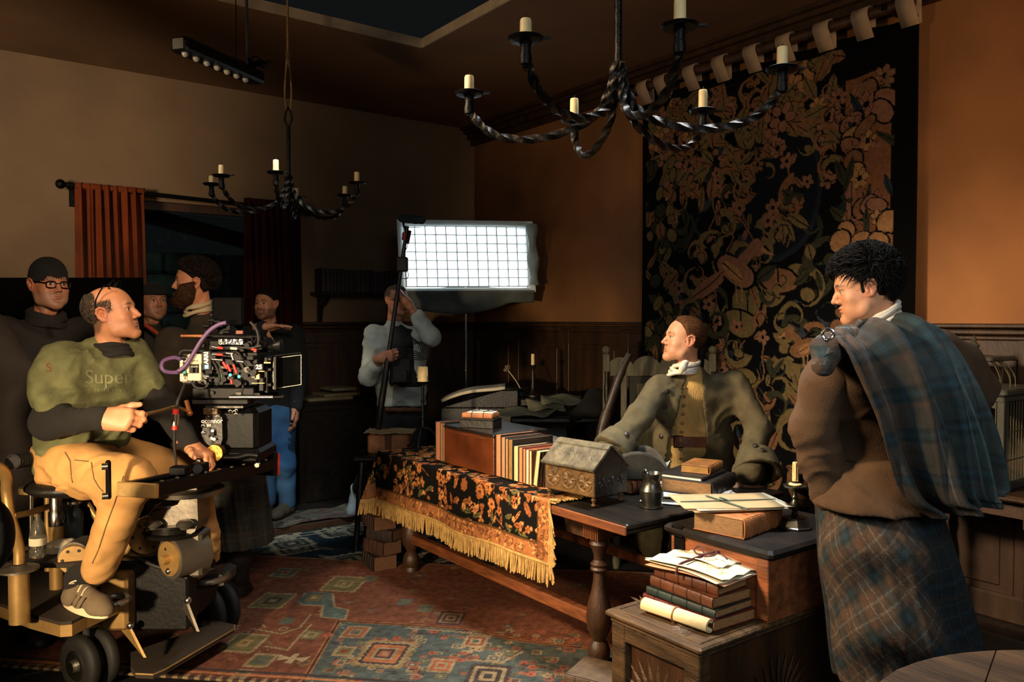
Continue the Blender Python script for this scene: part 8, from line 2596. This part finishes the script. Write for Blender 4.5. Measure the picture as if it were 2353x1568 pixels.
# ---------------------------------------------------------------- tartan man with his back to us
fr = head_frame(P(1984, 662, 2.70), -RT * .95 + FH * .26 - UPW * .22, UPW)
J = dict(neck=P(2040, 752, 2.74), shL=P(1922, 812, 2.62), shR=P(2165, 802, 2.92), pel=P(2025, 1120, 2.74), elL=P(1868, 985, 2.66), wrL=P(1905, 1135, 2.74), elR=P(2244, 895, 2.98), wrR=P(2190, 1020, 3.12),
         hipL=P(1985, 1150, 2.74), hipR=P(2095, 1150, 2.80), knL=P(1985, 1450, 2.78), knR=P(2110, 1450, 2.85), anL=P(1985, 1735, 2.86), anR=P(2110, 1720, 2.90))
J['wax'] = nrm(RT * .9 + FH * .4); J['hax'] = J['wax']
T8 = '#d29670'
hands = [make_hand(J['wrL'], -UPW + RT * .2 + FH * .2, RT, 1, RELAX, T8, h=.005), make_hand(J['wrR'], -RT * .8 - UPW * .2 - FH * .3, FH, -1, GRIP, T8, h=.005)]
brw = mat('brown_wool_jacket', '#513a24', .95, var=.22, scale=14, bump=.35, bscale=260)
tm = person('dark-haired man in brown wool jacket and blue-brown tartan plaid, back turned, at the right', J['pel'] * [1, 1, 0], J, fr, T8, brw, None, hands, colkw=dict(brow='#1a120e', lip='#a85a4a'), headkw=dict(nose=1.15), tk='jacket', th=.0095, shirt_r=1.06,
            sleeve=(.050, .045, .040), tdisp=[folds(.008, 5, UPW + RT * .5, 151, .8), folds(.005, 11, UPW - RT * .6, 154, .7)], hh=.0033, torkw=dict(half=.088))
for s_k in 'LR':
    S = SDF().chain([J['sh' + s_k] + (J['neck'] - J['sh' + s_k]) * .12 - UPW * .01, J['sh' + s_k] * .6 + J['el' + s_k] * .4, J['el' + s_k], J['el' + s_k] * .5 + J['wr' + s_k] * .5, J['wr' + s_k]], [.070, .074, .066, .062, .056], .04)
    S.disp += [folds(.012, 5, UPW + RT * .5, 151, .8), folds(.007, 10, UPW - RT * .6, 154, .7)]
    v, q = S.mesh(.009); mkmesh('sleeve', v, None, brw, tm, True, quads=q)
jb = [c for c in tm.children if c.name.startswith('jacket')][0]
for pl in (((2062, 905), (2066, 990), (2072, 1075)), ((1945, 1058), (2000, 1072), (2070, 1078))):
    pp = []
    for (a, b) in zip(pl[:-1], pl[1:]):
        for t in np.linspace(0, 1, 8)[:-1]:
            p, n = surf(jb, a[0] + (b[0] - a[0]) * t, a[1] + (b[1] - a[1]) * t, .0)
            if p is not None: pp.append(p)
    if len(pp) > 3: MB().tube(pp, .0024, 5).build('seam', mat('dark_seam', '#20160e', .95), tm, True)
S = SDF()
for a in np.linspace(0, 2 * math.pi, 15)[:-1]:
    pass
S.cone(P(2030, 1085, 2.72), P(2015, 1165, 2.72), .175, .215, .04); S.plane(-UPW, -P(2000, 1185, 2.55)[2]).plane(UPW, P(2000, 1060, 2.6)[2], .03); S.disp += [folds(.010, 5, RT, 160, .6)]
v, q = S.mesh(.010); mkmesh('jacket_skirt', v, None, brw, tm, True, quads=q)
cravat(fr, tm, lin_m, 5, .066, -.092, -.0135, .5, (0, -.036, 0), 'cravat', .0100)
# messy dark hair
hk = hl([(-.12, -.10), (-.07, -.085), (-.035, -.045), (-.030, .0), (.005, .004), (.026, .030), (.045, .062), (.1, .078)])
hair_obj(fr, tm, hk, .018, hairM['black'], lambda Q: .006 * vnoise(Q * 70, 3) + .003 * vnoise(Q * 160, 4), 'hair',
         dict(n=1900, region=lambda p: p[2] > np.interp(p[1], [-.12, -.06, -.03, .03, .06, .1], [-.05, -.02, .035, .055, .075, .09]), flow=lambda p: (.15, .9 if p[1] > -.03 else -.2, .35 if p[2] > .08 else -.5), L=.050, r=.0025, seed=8, lift=.012, el=((0, -.016, .044), (.088, .110, .100)), jit=.32, curlk=.12, seg=4), .004)
m_ = MB(); rs = random.Random(5)
for i in range(14):
    x = rs.uniform(-.055, .055); p = np.array([x, .075 - abs(x) * .4, .095]); l = rs.uniform(.03, .055)
    m_.tube([loc(fr, p), loc(fr, p + (rs.uniform(-.01, .01), .022, -.004)), loc(fr, p + (rs.uniform(-.015, .015), .030, -l * .6)), loc(fr, p + (rs.uniform(-.02, .02), .026, -l))], [.005, .005, .0035, .0008], 4)
m_.build('fringe_hair', hairM['black'], tm, True, kind='stuff')
S = SDF().cone((-.070, .006, .03), (-.074, .014, -.012), .012, .007).cone((.070, .006, .03), (.074, .014, -.012), .012, .007); v, q = S.mesh(.003); mkmesh('sideburns', fr[0] + v @ fr[1].T, None, hairM['dark'], tm, True, quads=q)

pal2 = [lin('#4a3a2c'), lin('#1c2626'), lin('#23383e'), lin('#7d7a72'), lin('#5a3a26')]
pal3 = [lin('#2c3a38'), lin('#161f22'), lin('#233d45'), lin('#6a7270'), lin('#3f342a')]
# plaid over the shoulder, falling down the back
Lc_ = spline([P(1893, 820, 2.40), P(1905, 792, 2.50), P(1930, 840, 2.42), P(1985, 950, 2.43), P(2020, 1050, 2.45), P(2068, 1140, 2.50), P(2130, 1186, 2.52)], 120)
Rc_ = spline([P(2030, 768, 2.80), P(2096, 758, 2.79), P(2156, 785, 2.74), P(2215, 880, 2.62), P(2256, 990, 2.58), P(2280, 1100, 2.56), P(2262, 1126, 2.56)], 120)
nu, nv = 120, 150
pts = np.zeros((nu, nv, 3)); tt = np.linspace(0, 1, nv)
for i in range(nu):
    a, b = Lc_[i], Rc_[i]; s = i / (nu - 1)
    nn = nrm(np.cross(b - a, Lc_[min(i + 1, nu - 1)] - Lc_[max(i - 1, 0)])); nn = nn if nn @ FH < 0 else -nn
    bul = .045 * np.sin(tt * math.pi) + .05 * (s > .12) * np.sin(tt * math.pi) ** .6
    am = .026 * min(1, s * 2.5) + .022 * s
    fo = am * (np.sin(tt * 20 + 2.0 * s + .8 * np.sin(s * 5)) + .5 * np.sin(tt * 43 + 3 * s + 1))
    drop = np.zeros(nv); 
    base = a + (b - a) * tt[:, None]
    bul = bul * min(1, .25 + s * 2.5)
    pts[i] = base + nn * (bul + fo)[:, None] + (b - a) * (.012 * np.sin(tt * 20 + 3 * s + 1.5))[:, None]
uu, vv = np.meshgrid(np.linspace(0, 1.15, nu), np.linspace(0, .95, nv), indexing='ij')
k = (vv / .95)[..., None] * np.ones(3)
c1 = tartan(uu, vv, .155, pal2); c2 = tartan(uu, vv, .155, pal3)
sheet('plaid', pts, tart, tm, cols=c1 * (1 - np.clip(k * 2.2 - .3, 0, 1)) + c2 * np.clip(k * 2.2 - .3, 0, 1), thick=.008)
# roll of the plaid over the left shoulder front and the brooch
S = SDF().chain([P(1893, 838, 2.46), P(1904, 800, 2.50), P(1950, 780, 2.58), P(2020, 772, 2.68)], [.035, .043, .040, .03], .04); S.disp.append(folds(.008, 8, UPW + RT * .5, 171))
v, q = S.mesh(.008)
uvq = v - P(1900, 780, 2.5)
mkmesh('plaid_roll', v, None, tart, tm, True, cols=tartan(uvq @ RT + .3, uvq @ UPW + .2, .11, pal2) * 1.15, quads=q)
bc_ = P(1903, 768, 2.40); MB().torus(bc_, FH + RT * .5, .016, .005, 18, 7).ball(bc_ + RT * .012, .006).ball(bc_ - UPW * .018 - RT * .006, .008).build('silver_brooch', mat('silver', '#d8d8d4', .2, 1.0, var=.05), tm, True)


# kilt with the bunched swag on the near side
def bunch(pts, U, T_):
    near = np.exp(-((U - 4.25) / .75) ** 2)                 # the side turned to us, left
    sw = np.sin(T_ * 13 - 2.2 * np.abs(U - 4.3) ** 1.3) * .048 * near * np.clip(T_ * 5, 0, 1)
    out = (.085 * np.exp(-((T_ - .38) / .22) ** 2) * near + sw)
    d = RT * 0; 
    o = np.cos(U)[..., None] * RT + np.sin(U)[..., None] * FH
    return pts + o * out[..., None]


kt, kb_ = P(2010, 1140, 2.76), P(2095, 1560, 2.84)
u = None
nu, nv = 420, 150
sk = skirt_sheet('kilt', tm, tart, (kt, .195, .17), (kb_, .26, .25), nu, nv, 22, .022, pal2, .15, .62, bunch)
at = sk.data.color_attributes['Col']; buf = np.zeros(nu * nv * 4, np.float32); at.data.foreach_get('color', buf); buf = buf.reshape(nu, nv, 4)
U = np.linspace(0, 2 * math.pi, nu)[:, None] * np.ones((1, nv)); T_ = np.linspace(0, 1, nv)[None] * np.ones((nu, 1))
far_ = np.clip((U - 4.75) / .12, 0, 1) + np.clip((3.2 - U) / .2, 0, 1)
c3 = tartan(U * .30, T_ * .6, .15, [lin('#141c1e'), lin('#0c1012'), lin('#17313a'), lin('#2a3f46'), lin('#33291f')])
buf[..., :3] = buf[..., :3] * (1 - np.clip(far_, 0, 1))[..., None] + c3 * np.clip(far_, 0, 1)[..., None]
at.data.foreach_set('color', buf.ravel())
for s_k in 'LR':
    MB().tube(spline([J['kn' + s_k] - UPW * .02, (J['kn' + s_k] + J['an' + s_k]) / 2, J['an' + s_k]], 8), [.055, .06, .062, .06, .055, .05, .044, .042], 14).build('stocking', wool('grey_stocking', '#3a3630'), tm, True)
    shoe(tm, J['an' + s_k] * [1, 1, 0] + UPW * .10, J['an' + s_k] * [1, 1, 0] + dirv(-.7, .6) * .3 + UPW * .06, UPW, leath['black'], rubber, h=.009)
